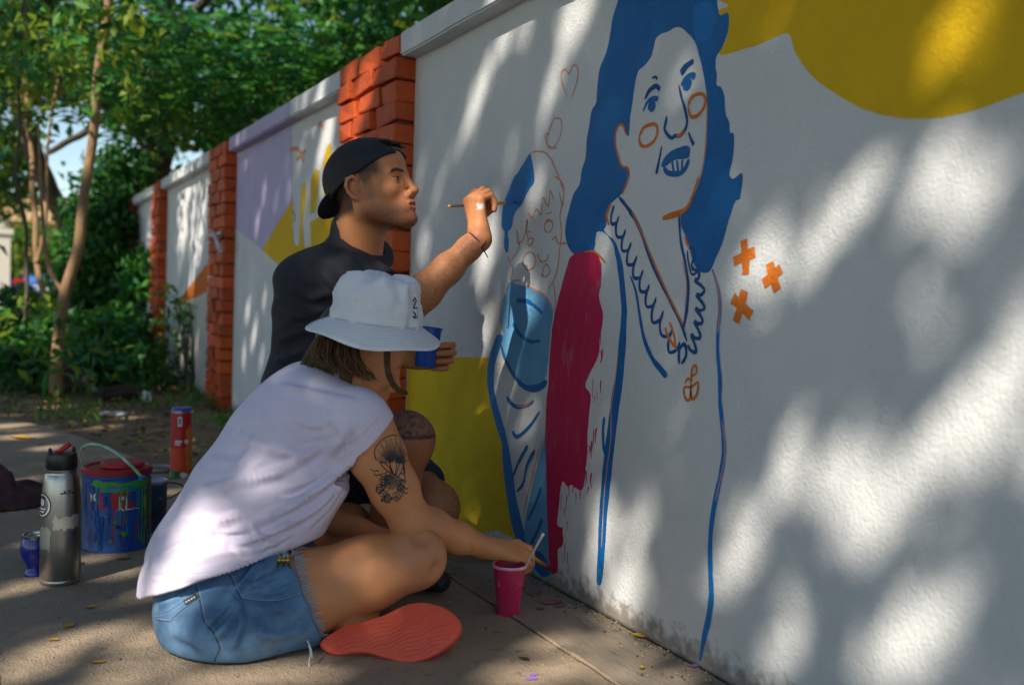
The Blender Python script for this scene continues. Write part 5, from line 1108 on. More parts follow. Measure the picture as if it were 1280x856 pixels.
def merge(parts):
    V = []; F = []; o = 0
    for v, f in parts: V.append(v); F.append(f + o); o += len(v)
    return np.concatenate(V), np.concatenate(F)
def paint_attr(me, cols):
    at = me.color_attributes.new('Col', 'FLOAT_COLOR', 'POINT'); c4 = np.ones((len(cols), 4), np.float32); c4[:, :3] = cols; at.data.foreach_set('color', c4.ravel())
def vnoise(v, sc, seed=0): return np.array([mnoise.noise((p[0] * sc + seed, p[1] * sc, p[2] * sc)) for p in v])
def mixc(c, col, w): return c * (1 - w[:, None]) + np.array(col) * w[:, None]
def sstep(x, a, b): t = np.clip((x - a) / (b - a), 0, 1); return t * t * (3 - 2 * t)
def frame_of(o, fwd, up):
    f = Vector(fwd).normalized(); u = Vector(up); u = (u - f * u.dot(f)).normalized(); l = u.cross(f)
    return (tuple(o), [tuple(f), tuple(l), tuple(u)])

def head_block(fr, neck, nr, res=.0018, jaw=1.0, male=True, extra=None):
    """head modelled in its own frame: x forward, y to its left, z up, origin between the eyes' depth and ears at eye level"""
    S = Sculpt((-.135, -.105, -.30), (.14, .105, .15), res, fr); K = dict(local=True)
    S.ell((-.018, 0, .030), (.100, .0755, .090), k=.0, **K)                       # braincase
    S.ell((.040, 0, .048), (.050, .060, .050), k=.03, **K)                        # forehead
    S.ell((.034, 0, -.032), (.055, .058, .070), k=.03, **K)                       # face
    for y in (-1, 1):
        S.cap((-.008, y * .054, -.060), (.066, y * .020, -.104), .020, .017, k=.028, **K)  # jaw
        S.cap((-.010, y * .060, -.015), (-.008, y * .054, -.060), .016, .019, k=.028, **K)
        S.ell((.056, y * .046, -.026), (.021, .017, .016), k=.026, **K)            # cheekbone
        S.cap((.087, y * .010, .017), (.070, y * .046, .019), .0085, .008, k=.014, **K)    # brow
        S.ell((.093, y * .033, -.001), (.017, .016, .011), k=.012, mode='sub', **K)        # socket
        S.ell((.0715, y * .032, -.001), (.0140, .0150, .0132), k=.004, **K)        # lids
        S.ell((.0850, y * .033, -.0015), (.0085, .0118, .0040), k=.0015, mode='sub', **K)  # lid opening
    S.cap((.090, 0, .010), (.1085, 0, -.031), .0078, .0095, k=.012, **K)            # nose
    S.ell((.1095, 0, -.0335), (.0105, .0108, .0095), k=.008, **K)
    for y in (-1, 1):
        S.ell((.0995, y * .0125, -.038), (.0105, .0072, .0085), k=.006, **K); S.ell((.104, y * .0065, -.0455), (.006, .0035, .004), k=.003, mode='sub', **K)
    S.ell((.074, 0, -.068), (.026, .030, .026), k=.022, **K)                       # muzzle
    S.cap((.0945, -.016, -.0635), (.0985, 0, -.0615), .0048, .0058, k=.005, **K); S.cap((.0945, .016, -.0635), (.0985, 0, -.0615), .0048, .0058, k=.005, **K)
    S.cap((.0925, -.014, -.0735), (.0965, 0, -.0750), .0052, .0068, k=.005, **K); S.cap((.0925, .014, -.0735), (.0965, 0, -.0750), .0052, .0068, k=.005, **K)
    S.cap((.104, -.020, -.0680), (.104, .020, -.0680), .0042, k=.003, mode='sub', **K)   # mouth line
    S.ell((.084, 0, -.104), (.018, .021, .016), k=.018, **K)                       # chin
    for y in (-1, 1):                                                              # ears
        e = lambda x, z, o_=0: (x, y * (.0745 + o_), z)
        S.ell((-.020, y * .074, -.010), (.017, .0065, .030), k=.006, **K)
        S.chain([e(-.010, -.004, .004), e(-.006, .012, .006), e(-.016, .021, .010), e(-.030, .016, .014), e(-.036, 0, .014), e(-.033, -.016, .011), e(-.024, -.030, .007), e(-.014, -.037, .004)], [.0038, .0042, .0044, .0046, .0046, .0046, .0058, .0062], k=.004, local=True)
        S.ell((-.019, y * .0855, -.005), (.0105, .0075, .015), k=.004, mode='sub', **K)
        S.cap((-.006, y * .076, -.010), (-.007, y * .078, -.017), .0048, .0042, k=.004, **K)
    for (a, b, ra, rb) in neck: S.cap(a, b, ra, rb, k=.028)
    if extra: extra(S)
    S.d[:, :, 0] = .05                                                             # close the open foot of the neck
    v, f = S.skin(); return v, f, S

def hand_block(S, wrist, d, nrm, thumb_sign, curls, thumb, sc=1.0, spread=.006, kf=.006):
    """palm and five fingers added to a sculpt; curls: 4 x 3 joint bends (degrees); thumb: points in the (along, across, palm) frame"""
    d = Vector(d).normalized(); nrm = Vector(nrm); nrm = (nrm - d * nrm.dot(d)).normalized(); ac = d.cross(nrm) * thumb_sign; w = Vector(wrist)
    at = lambda a, b, c: w + (d * a + ac * b + nrm * c) * sc
    lens = ((.042, .026, .021), (.046, .030, .022), (.043, .027, .021), (.034, .021, .019)); off = (.0295, .0100, -.0095, -.0285); mc = (.088, .090, .085, .077); rad = (.0098, .0102, .0096, .0084)
    S.cap(w - d * .02, w + d * .01, .026 * sc, .025 * sc, k=.014)
    tips = []
    for i in range(4):
        m = at(mc[i], off[i], 0); S.cap(at(.012, off[i] * .45, 0), m, .0150 * sc, .0118 * sc, k=.014)
        ang = 0; p = m; dd = d + ac * spread * (1.5 - i) * 10 * .1
        for j in range(3):
            ang += math.radians(curls[i][j]); e = (d * math.cos(ang) + nrm * math.sin(ang) + ac * (spread * (1.5 - i) * 6 if j == 0 else 0)).normalized()
            q = p + e * lens[i][j] * sc; r0 = rad[i] * (1 - .07 * j) * sc; S.cap(p, q, r0, r0 * .93, k=kf * (1.2 if j == 0 else .35)); p = q
        tips.append(p)
    tp = [at(*q) for q in thumb]; S.chain(tp, [r * sc for r in (.0165, .0135, .0112, .0098)][:len(tp)], k=.008)
    S.ell(at(.042, .020, .010), (.032 * sc, .018 * sc, .013 * sc), [tuple(d), tuple(ac), tuple(nrm)], k=.012)
    return tips, tp
def skinmat(name): return mat(name, (.4, .2, .1), .50, vcol='Col', sss=.10, bump=(520, .35, .0012), bump2=(75, .22, .0025), spec=.36)
def bodyobj(name, blocks, cols, m, parent, it=1):
    v, f = merge(blocks); v = relax(v, f, it, .5) if it else v
    me = fast_mesh(name, v, f, [m], smooth=True); paint_attr(me, cols(v)); return link(name, me, None, parent), v, f

# ------------------------------------------------------------------ the man in the backwards cap
M_skin = skinmat('tanned skin')
man = empty('person', (-.42, 2.55, 0), 'crouching person in black t-shirt and backwards cap painting with a brush', 'person')
MF = Vector((0.685,-0.683,0.2351)); MU = Vector((-0.0638,0.1039,0.9852))
HO = Vector((-0.3627,2.4027,1.0142)) - MF.normalized() * .074
hf = frame_of((0, 0, 0), MF, MU); A_ = hf[1]
HO = HO + Vector(A_[1]) * .033                                     # eye point is on its right side
hf = (tuple(HO), A_)
hw = lambda x, y, z: HO + Vector(A_[0]) * x + Vector(A_[1]) * y + Vector(A_[2]) * z
NB = Vector((-0.41,2.5417,0.8159)); NT = hw(-.030, 0, -.055)
CH = Vector((-0.3751,2.5002,0.7999))
def man_neck(S):
    S.cap(hw(-.030, -.045, -.045), CH + Vector((0, 0, .0)), .017, .014, k=.02)     # sternomastoid, near side
hv, hfc, HS = head_block(hf, [(NT, NB, .058, .062), (hw(-.05, 0, -.05), Vector((-0.4379,2.5798,0.8366)), .040, .055), (NB, Vector((-0.4432,2.5807,0.798)), .06, .08)], .06, extra=man_neck)
# arms
SH = Vector((-0.4937,2.4932,0.7778)); EL = Vector((-0.3615,2.2848,0.6916)); WR = Vector((-0.1981,2.2311,0.8693))
arm = Sculpt(np.minimum(np.minimum(SH, EL), WR) - .11, np.maximum(np.maximum(SH, EL), WR) + .12, .0030)
arm.chain([SH, SH.lerp(EL, .35), SH.lerp(EL, .7), EL], [.054, .053, .046, .041], k=.02)
arm.chain([EL, EL.lerp(WR, .22), EL.lerp(WR, .55), EL.lerp(WR, .85), WR], [.040, .0425, .0355, .0285, .0265], k=.02)
arm.ell(SH.lerp(EL, .5) + Vector((0, 0, .012)), (.07, .042, .045), [tuple((EL - SH).normalized()), tuple((EL - SH).cross(Vector((0, 0, 1))).normalized()), tuple((EL - SH).cross((EL - SH).cross(Vector((0, 0, 1)))).normalized())], k=.03)
RH_d = (-0.1067,0.2156,0.9686); RH_n = (0.9761,0.1519,0.1026)
WRh = WR + Vector(RH_d) * .012
hand = Sculpt(Vector(WR) - Vector((.10, .10, .06)), Vector(WR) + Vector((.13, .13, .16)), .0020)
hand.cap(WR - (WR - EL).normalized() * .05, WR, .0295, .0270, k=.01)
tips, tp = hand_block(hand, WRh, RH_d, RH_n, 1, ((48, 72, 38), (58, 78, 40), (66, 82, 42), (72, 84, 42)), ((.016, .022, .008), (.046, .040, .026), (.062, .036, .052), (.070, .022, .070)), 1.0)
# far arm with the cup hand
LS = Vector((-0.2984,2.7324,0.8255)); LE = Vector((-0.271,2.7049,0.5556)); LW = Vector((-0.2602,2.4792,0.5527))
larm = Sculpt(np.minimum(np.minimum(LS, LE), LW) - .09, np.maximum(np.maximum(LS, LE), LW) + .09, .0035)
larm.chain([LS, LE], [.052, .042], k=.02); larm.chain([LE, LE.lerp(LW, .3), LW], [.041, .042, .027], k=.02)
LH_d = (0.7787,-0.5134,0.0867); LH_n = (-0.4608,-0.8864,0.0433)
lhand = Sculpt(Vector(LW) - Vector((.09, .15, .09)), Vector(LW) + Vector((.17, .10, .10)), .0022)
lhand.cap(LW - (LW - LE).normalized() * .05, LW, .029, .026, k=.01)
hand_block(lhand, LW, LH_d, LH_n, -1, ((52, 74, 44), (56, 76, 44), (60, 76, 44), (64, 76, 44)), ((.016, .022, .006), (.040, .044, .022), (.060, .050, .048), (.068, .040, .072)), .96)
# trunk and legs
PE = Vector((-0.4846,2.6643,0.2213)); RB = Vector((-0.4602,2.6047,0.647))
RHIP = Vector((-0.4807,2.5727,0.2369)); RK = Vector((-0.3614,2.2689,0.3663)); RA = Vector((-0.4175,2.3058,0.0647))
LHIP = Vector((-0.3341,2.6793,0.2842)); LK = Vector((-0.2376,2.3754,0.1703)); LA = Vector((-0.3414,2.6465,-0.005))
trunk = Sculpt(np.array(PE) - np.array((.32, .35, .30)), np.array(PE) + np.array((.42, .35, .75)), .0060)
trunk.chain([PE, Vector((-0.4789,2.6488,0.4263)), RB, NB], [.085, .08, .085, .04], k=.04)
trunk.cap(SH, LS, .035, .035, k=.03)
legs = Sculpt(np.minimum(np.minimum(RA, LA), PE) - .14, np.maximum(np.maximum(RK, LK), LHIP) + .12, .0045)
legs.chain([RHIP, RHIP.lerp(RK, .6), RK], [.088, .080, .064], k=.03); legs.ell(RK, (.066, .066, .070), k=.02); legs.chain([RK, RK.lerp(RA, .35), RK.lerp(RA, .8), RA], [.056, .056, .038, .036], k=.03)
legs.chain([LHIP, LHIP.lerp(LK, .6), LK], [.088, .078, .062], k=.03); legs.ell(LK, (.064, .064, .066), k=.02); legs.chain([LK, LK.lerp(LA, .35), LK.lerp(LA, .8), LA], [.055, .056, .038, .036], k=.03)
def man_cols(v):
    base = np.array((.54, .215, .090)); c = np.tile(base, (len(v), 1))
    n1 = vnoise(v[::1], 30, 2); c *= (1 + .10 * n1)[:, None]
    q = (v - np.array(HO)) @ np.array(A_).T; X, Y, Z = q[:, 0], q[:, 1], q[:, 2]; inh = (Z > -.20) & (np.abs(Y) < .11) & (np.abs(X) < .15)
    aY = np.abs(Y)
    jaw = inh * sstep(-Z, .048, .085) * sstep(X, -.022, .0) * (1 - sstep(-Z - X * .25, .100, .135)) 
    stub = jaw * .55 * (1 - .5 * sstep(X, .03, .06) * sstep(.03 - aY, -.01, .0) * sstep(Z, -.085, -.07))
    side = inh * sstep(X, -.016, -.004) * (1 - sstep(X, .022, .034)) * sstep(aY, .048, .058) * sstep(Z, -.055, -.03) * .35
    c = mixc(c, (.050, .026, .018), np.clip((stub + side) * (1.05 + .55 * vnoise(v, 330, 7)), 0, .8))
    must = inh * sstep(X, .082, .088) * sstep(.026 - aY, 0, .008) * sstep(-Z, .046, .050) * (1 - sstep(-Z, .056, .059)); c = mixc(c, (.09, .05, .03), must * .5)
    lips = inh * sstep(X, .088, .092) * sstep(.020 - aY, 0, .004) * sstep(-Z, .0585, .0605) * (1 - sstep(-Z, .080, .083)); c = mixc(c, (.36, .10, .065), lips * .75)
    ml = inh * sstep(X, .086, .090) * sstep(.022 - aY, 0, .003) * (1 - sstep(np.abs(Z + .068), .0012, .0028)); c = mixc(c, (.06, .02, .015), ml)
    brow = inh * sstep(X, .052, .060) * sstep(aY, .010, .015) * (1 - sstep(aY, .050, .056)) * (1 - sstep(np.abs(Z - (.0205 + .05 * (aY - .012) - 2.4 * np.maximum(aY - .036, 0) ** 2 * 10)), .0035, .0062)); c = mixc(c, (.025, .014, .010), brow * .95)
    lash = inh * sstep(X, .066, .070) * (1 - sstep(np.abs(aY - .033), .012, .015)) * (1 - sstep(np.abs(Z - .0040), .0012, .0028)); c = mixc(c, (.02, .012, .01), lash * .9)
    hair = inh * sstep(Z - (.030 - .9 * (X + .02)), -.004, .012) * (1 - sstep(X, .040, .064)) * sstep(.0 + Z, .0, .03); hair = np.maximum(hair, inh * (X < -.035) * sstep(Z, -.075, -.05)); hair = np.maximum(hair, inh * sstep(Z, .085, .095))
    temple = inh * sstep(aY, .056, .063) * (X > -.014) * (1 - sstep(X + .9 * np.maximum(.02 - Z, -.02), .024, .046)) * sstep(Z, -.030, .022) * (.80 + .25 * vnoise(v, 260, 4)); hair = np.maximum(hair, temple)
    isear = inh * (np.abs(X + .02) < .030) * (np.abs(Z + .008) < .036) * (aY > .0745)
    hair = hair * (1 - isear); c = mixc(c, (.022, .014, .011), np.clip(hair, 0, 1) * .92)
    c = mixc(c, (.42, .15, .08), isear * .45); nose = inh * sstep(X, .100, .112); c = mixc(c, (.42, .15, .075), nose * .45)
    # dark hair down the forearm, lace tattoo over the near knee, paint on the knuckles
    fa_ = np.linalg.norm(v - np.array(EL.lerp(WR, .35)), axis=1) < .16; hn = vnoise(v, 160, 5); up = v[:, 2] > (EL.lerp(WR, .4)).z + .0
    c = mixc(c, (.10, .05, .03), fa_ * (.5 + hn) * .30)
    kd = np.linalg.norm(v - np.array(RK + Vector((0, 0, .03))), axis=1); tz = sstep(v[:, 2], RK.z + .012, RK.z + .022) * (kd < .17); tn = vnoise(v, 75, 9)
    c = mixc(c, (.060, .050, .048), tz * (.55 + .4 * (np.abs(tn) < .10)))
    band = (np.abs(v[:, 2] - RK.z - .015) < .004) * (kd < .15); c = mixc(c, (.03, .025, .025), band * .8)
    lg_ = (v[:, 2] < RK.z + .02) * (np.linalg.norm(v - np.array(RK), axis=1) < .45); c *= (1 - .28 * lg_ * (1 + .5 * vnoise(v, 140, 8)))[:, None]  # mottled darkening of the legs: their shade put into the skin colour
    c *= (1 + .09 * vnoise(v, 420, 12))[:, None]
    pk = np.linalg.norm(v - np.array((-0.2076,2.2172,0.9445)), axis=1); c = mixc(c, (.70, .72, .76), (1 - sstep(pk, .006, .013)) * (vnoise(v, 160, 3) > -.2) * .8)
    return np.clip(c, .004, .9)
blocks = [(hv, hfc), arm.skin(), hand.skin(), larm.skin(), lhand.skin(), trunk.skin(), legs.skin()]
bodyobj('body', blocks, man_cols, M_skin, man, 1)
# eyes
M_eye = mat('eye', (.6, .57, .52), .12, vcol='Col', coat=.5)
for y in (-1, 1):
    bm = bmesh.new(); bmesh.ops.create_uvsphere(bm, u_segments=32, v_segments=20, radius=.0122)
    cols = []; Mx = Matrix(((A_[0][0], A_[1][0], A_[2][0]), (A_[0][1], A_[1][1], A_[2][1]), (A_[0][2], A_[1][2], A_[2][2])))
    for v in bm.verts:
        l = v.co.copy(); g = l.normalized(); ca = g.dot(Vector((.96, .22, .02)).normalized())
        cols.append((.010, .006, .004) if ca > .80 else ((.03, .015, .008) if ca > .72 else (.30, .26, .23)))
    for v in bm.verts: v.co = Vector(hw(.0722, y * .0325, -.0012)) + Mx @ v.co
    me = bpy.data.meshes.new('eyeball'); bm.to_mesh(me); bm.free(); me.polygons.foreach_set('use_smooth', [True] * len(me.polygons)); paint_attr(me, np.array(cols)); link('eyeball', me, M_eye, man)

# --- cap worn backwards
cap_o = empty('baseball_cap', tuple(hw(-.02, 0, .09)), 'dark navy cap worn backwards by the crouching painter', 'cap')
cs = Sculpt((-.20, -.11, -.06), (.13, .11, .17), .0022, hf); K = dict(local=True)
cs.ell((-.020, 0, .036), (.1085, .0850, .0985), k=0, **K); cs.ell((.038, 0, .060), (.060, .068, .050), k=.03, **K); cs.ell((-.045, 0, .025), (.082, .080, .075), k=.03, **K)
pl_p, pl_n = (.066, 0, .058), (.42, 0, -1)                           # the band's plane: high on the brow, low at the nape
cs.cut(pl_p, pl_n, local=True)
cs.ell((-.018, 0, .026), (.1015, .0785, .0925), k=.002, mode='sub', **K)
cs.ell((.090, 0, .097), (.060, .060, .027), [(.85, 0, -.52), (0, 1, 0), (.52, 0, .85)], k=.004, mode='sub', local=True)   # arched opening over the strap
cs.ell((-.018, 0, .1335), (.007, .007, .005), k=.003, **K)           # button
cv_, cf_ = cs.skin()
M_cap = mat('navy cap cloth', (.010, .011, .022), .85, (.018, .019, .032), 60, .6, bump=(420, .5, .002), col3=(.30, .28, .26), n3scale=85, n3lo=.71, n3hi=.74)
M_mesh = mat('black cap mesh', (.006, .006, .008), .8, (.02, .02, .024), 260, .5, bump=(600, .8, .002))
me = fast_mesh('crown', relax(cv_, cf_, 1), cf_, [M_cap, M_mesh], smooth=True)
lq = (cv_ - np.array(HO)) @ np.array(A_).T; fx = lq[cf_].mean(1); me.polygons.foreach_set('material_index', ((fx[:, 0] < -.005) & (fx[:, 2] < .095)).astype(np.int32))
link('crown', me, None, cap_o)
MB().tube([hw(.072 + .012 * math.cos(a) , .052 * math.sin(a), .0745 + .006 * math.cos(a)) for a in np.linspace(-1.25, 1.25, 15)], .0052, 8).build('strap', M_blk, cap_o, True)
vz = Sculpt((-.24, -.10, -.10), (-.04, .10, .06), .0024, hf)
ax_ = [(-.80, 0, -.60), (0, 1, 0), (-.60, 0, .80)]
vz.ell((-.114, 0, -.010), (.060, .070, .0075), ax_, k=0, **K); vz.ell((-.114, 0, -.036), (.10, .110, .020), ax_, k=.006, mode='sub', local=True)
vz.ell((-.018, 0, .030), (.102, .080, .09), k=.003, mode='sub', **K)
vv, vf = vz.skin(); link('visor', fast_mesh('visor', relax(vv, vf, 1), vf, [M_cap], smooth=True), None, cap_o)
MB().tube([hw(-.112, .03 * k, .030 - .02 * abs(k)) for k in (-1, -.5, 0, .5, 1)], .003, 6).build('pale_seam', mat('pale lining', (.35, .36, .38), .8), cap_o, True)
# hair showing in the cap's opening
hs_ = MB(); hr = random.Random(8)
for k in range(150):
    y = hr.uniform(-.040, .040); x = hr.uniform(.045, .082); z = .112 - .55 * (x - .045) - 6 * y * y + .002
    p0 = hw(x, y, z - .004); p1 = hw(x + .006, y + hr.uniform(-.005, .005), z + .004); p2 = hw(x + .016, y + hr.uniform(-.008, .008), z + .001)
    hs_.tube([p0, p1, p2], [.0011, .0010, .0004], 4)
hs_.build('hair', mat('dark hair', (.018, .011, .008), .5, (.045, .025, .015), 90, .5), man, True)

# --- t-shirt
ts = Sculpt(np.array(PE) - np.array((.30, .36, .12)), np.array((-0.3605,2.4742,0.8837)) + np.array((.30, .34, .12)), .0045)
TA = (NB - PE).normalized(); Lft = Vector(A_[1]); Fw = Lft.cross(TA).normalized(); Lft = TA.cross(Fw).normalized(); AX = [tuple(Fw), tuple(Lft), tuple(TA)]
ts.ell((-0.4613,2.6174,0.6638), (.135, .172, .19), AX, k=0); ts.ell((-0.485,2.653,0.4479), (.135, .165, .17), AX, k=.06); ts.ell((-0.4891,2.6689,0.2695), (.145, .168, .13), AX, k=.06)
ts.cap(SH + Vector((0, 0, -.008)), LS, .062, .060, k=.05); ts.ell((-0.4815,2.6323,0.7538), (.10, .16, .07), AX, k=.05)
ts.ell((-0.3862,2.5242,0.7108), (.085, .13, .085), AX, k=.06); ts.ell((-0.4055,2.5711,0.5416), (.09, .14, .14), AX, k=.08)
ts.cap(NB + Vector((0, 0, -.05)), (-0.4139,2.5358,0.8831), .085, .070, k=.03)
SE = SH.lerp(EL, .70)
ts.chain([SH, SH.lerp(EL, .35), SE], [.066, .068, .068], k=.035)
ts.cut(SE, tuple(EL - SH), region=(SE, .12))
ts.cap(SH.lerp(EL, .55), SH.lerp(EL, 1.0), .056, .056, k=.003, mode='sub')
nk = (NB - NT).normalized()
ts.cap(NT, NB + nk * .005, .066, .068, k=.004, mode='sub')
ts.cut((-0.3995,2.5399,0.8905), tuple(Vector(NT - NB).normalized() * .9 + Fw * .28), region=(NB, .115), k=.006)
ts.cut((-0.4998,2.67,0.1767), (0, 0, -1))
ts.folds(.0036, [((0.6584,-0.3093,0.6751), .075, .3, (-0.4989,2.4191,0.5923), .10, 1.3), ((0.2131,0.0485,0.9512), .060, 1.0, (-0.556,2.554,0.4376), .09, 1.5), ((0.7948,-0.3946,0.3808), .055, 0, (-0.445,2.3769,0.7649), .05, .9), ((-0.4531,0.2761,0.8313), .085, 2, (-0.5714,2.5727,0.6562), .09, 1.6), ((-0.6722,0.3774,0.5729), .065, 2, (-0.4851,2.4399,0.7028), .07, 1.2), ((0.7965,-0.4027,0.2311), .07, 1, (-0.5287,2.4882,0.5368), .08, 1.4)])
tv, tf = ts.skin(); tv = relax(tv, tf, 2)
tv = crease(tv, tf, [([(-0.7834,1.7838,0.7264), (-0.7537,1.7676,0.7102), (-0.7191,1.7501,0.7202)], .008, .010), ([(-0.8016,1.7887,0.6317), (-0.7607,1.7684,0.6521), (-0.7096,1.7428,0.6715)], .009, .011), ([(-0.8076,1.7899,0.5925), (-0.7693,1.7709,0.6113), (-0.7309,1.7519,0.6302)], .008, .010), ([(-0.6928,1.7396,0.7849), (-0.6719,1.7272,0.7524), (-0.6714,1.7244,0.7019)], .007, .009), ([(-0.7323,1.7584,0.7501), (-0.7062,1.743,0.7121), (-0.6993,1.7375,0.6719)], .008, .009), ([(-0.6491,1.7168,0.7822), (-0.6297,1.706,0.7686), (-0.604,1.6927,0.7696)], .006, .009), ([(-0.7867,1.7831,0.6757), (-0.7572,1.7678,0.6768), (-0.7252,1.752,0.6925)], .007, .010), ([(-0.7497,1.7706,0.8144), (-0.7238,1.7564,0.7981), (-0.7007,1.7446,0.8019)], .005, .010), ([(-0.8035,1.7865,0.5666), (-0.7624,1.7654,0.5711), (-0.7113,1.7398,0.5919)], .008, .010)]); M_black = mat('black jersey', (.014, .014, .022), .85, (.022, .022, .032), 12, .5, bump=(500, .35, .0015), bump2=(26, .25, .006), col3=(.030, .026, .028), n3scale=5, n3lo=.6, n3hi=.8)
tsh = empty('t_shirt', tuple(RB), 'black crew neck t-shirt on the crouching painter', 't-shirt'); 
link('cloth', fast_mesh('cloth', tv, tf, [M_black], smooth=True), None, tsh)
ring_ = []
cN = NB + (NT - NB).normalized() * .012
# --- shorts
sh_ = Sculpt(np.minimum(np.minimum(PE, RK), LK) - .2, np.maximum(np.maximum(LHIP, LK), RK) + .16, .005)
sh_.ell(PE, (.15, .17, .13), k=0); RE = RHIP.lerp(RK, .68); LE2 = LHIP.lerp(LK, .80)
sh_.chain([RHIP, RE], [.108, .094], k=.05); sh_.chain([LHIP, LE2], [.108, .092], k=.05)
sh_.cut(RE, tuple(RK - RHIP), region=(RE, .105)); sh_.cut(LE2, tuple(LK - LHIP), region=(LE2, .13)); sh_.cut(tuple(PE + Vector((0, 0, .11))), (0, 0, 1))
sv, sf = sh_.skin(); sho = empty('shorts', tuple(PE), 'dark blue denim shorts on the crouching painter', 'shorts')
M_navy = mat('dark denim', (.012, .022, .055), .85, (.02, .035, .08), 30, .5, bump=(300, .4, .002))
link('cloth', fast_mesh('cloth', relax(sv, sf, 2), sf, [M_navy], smooth=True), None, sho)
# shoes under him
M_shoe = mat('black shoe', (.02, .02, .022), .6)
for a_, lab in ((RA, 'black shoe of the crouching painter behind the woman'), (LA, 'black shoe of the crouching painter nearest the wall')):
    s_ = Sculpt(np.array(a_) - np.array((.18, .25, .16)), np.array(a_) + np.array((.25, .2, .10)), .006); g = Vector((a_.x, a_.y, 0)); fwd_ = Vector((Fw.x, Fw.y, 0)).normalized()
    s_.chain([g - fwd_ * .05 + Vector((0, 0, .045)), g + fwd_ * .08 + Vector((0, 0, .042)), g + fwd_ * .17 + Vector((0, 0, .034))], [.036, .038, .028], k=.03); s_.cap(g + Vector((0, 0, .05)), Vector((a_.x, a_.y, .10)), .038, .036, k=.03); s_.cut((0, 0, .004), (0, 0, -1))
    v_, f_ = s_.skin(); shoe = empty('shoe', tuple(g), lab, 'shoe'); link('upper', fast_mesh('upper', v_, f_, [M_shoe], smooth=True), None, shoe)
# wrist cord
wc = empty('wrist_cord', tuple(WR), 'thin red cord bracelet tied round the painting wrist', 'bracelet')
dv = (WR - EL).normalized(); s1_ = dv.orthogonal().normalized(); s2_ = dv.cross(s1_); cw = WR - dv * .012
MB().tube([cw + (s1_ * math.cos(t) + s2_ * math.sin(t)) * .0292 for t in np.linspace(0, 2 * math.pi, 33)], .0021, 6).build('cord', mat('red cord', (.14, .008, .012), .8), wc, True)
kp = Vector((-0.2246,2.1646,0.8422)); M_dk = mat('dark cord end', (.03, .01, .012), .8)
MB().tube([kp, Vector((-0.2177,2.1605,0.8309)), Vector((-0.2085,2.1607,0.818))], [.0018, .0018, .0012], 5).build('loose_end', M_dk, wc, True); MB().tube([kp, Vector((-0.2162,2.1607,0.8521)), Vector((-0.2124,2.1648,0.8601))], [.0018, .0015, .001], 5).build('loose_end', M_dk, wc, True)
# brush in his hand
def brush(name, a, b, tipp, m_handle, m_ferr, m_brist, label, r=.0032, f0=.62, f1=.84):
    a, b = Vector(a), Vector(b); o = empty(name, tuple(a), label, 'paintbrush'); pt = lambda t: a.lerp(b, t)
    MB().tube([pt(0), pt(.03), pt(.3), pt(f0)], [r * .7, r * .9, r * 1.25, r], 10).build('handle', m_handle, o, True)
    MB().tube([pt(f0 - .005), pt(f0 + .08), pt(f1)], [r * 1.05, r * 1.15, r * 1.35], 10).build('ferrule', m_ferr, o, True)
    MB().tube([pt(f1 - .004), pt((f1 + 1) / 2), pt(.985), pt(1)], [r * 1.3, r * 1.7, r * 1.1, r * .3], 10).build('bristles', m_brist, o, True)
    return o
TW = Vector((0,2.4123,0.9835)) + Vector((-.002, 0, 0))
br = brush('paintbrush', Vector((-0.2755,2.2523,0.9418)), TW, None, mat('dark handle', (.10, .085, .03), .4), mat('yellow handle', (.62, .40, .03), .4), mat('blue bristles', (.01, .14, .50), .5), 'slim brush with blue tip touching the wall', .0034, .58, .80)
MB().tube([(-0.2772,2.2532,0.9417), (-0.2708,2.2533,0.9422)], .0036, 8).build('handle_end', mat('ochre handle end', (.55, .35, .06), .4), br, True)
# blue cup in his far hand
M_bcup = mat('blue plastic', (.010, .09, .46), .35, (.008, .06, .34), 20, .5)
ca, cb = Vector((-0.262,2.4059,0.5347)), Vector((-0.25,2.4103,0.6352)); up_ = (cb - ca); hh = up_.length
bc = empty('blue_cup', tuple(ca), 'small blue plastic cup held behind the white hat', 'cup', None, up_.to_track_quat('Z', 'Y').to_euler())
b_ = MB(); b_.lathe([(0, .001), (.025, 0), (.0265, .002), (.0325, hh), (.0345, hh + .001), (.0345, hh + .004), (.0318, hh + .004), (.0255, .008), (0, .008)], 40); o_ = b_.build('shell', M_bcup, bc, local=True); smooth_edges(o_, 40)
MB().lathe([(.0285, hh * .45), (0, hh * .452)], 30).build('paint', mat('wet blue', (.006, .06, .28), .2), bc, local=True)

# ------------------------------------------------------------------ the woman in the bucket hat, sitting cross-legged
wom = empty('person', (-.75, 2.0, 0), 'person in white bucket hat and denim shorts sitting cross-legged on the path', 'person')
QF = Vector((0.8996,0.0086,-0.4112)); QU = Vector((0.3557,-0.0278,0.9068))
q_A = frame_of((0, 0, 0), QF, QU)[1]
QO = Vector((-0.5559,2.0534,0.5827)) - Vector(q_A[0]) * -.020 - Vector(q_A[1]) * -.074 - Vector(q_A[2]) * -.010     # ear on its right side
qf = (tuple(QO), q_A); qw = lambda x, y, z: QO + Vector(q_A[0]) * x + Vector(q_A[1]) * y + Vector(q_A[2]) * z
qNB = Vector((-0.6081,2.1553,0.4951)); qNT = qw(-.035, 0, -.050)
wv, wf, WS = head_block(qf, [(qNT, qNB, .050, .056), (qw(-.055, 0, -.045), Vector((-0.6272,2.1653,0.4979)), .038, .05)], .05, res=.0022)
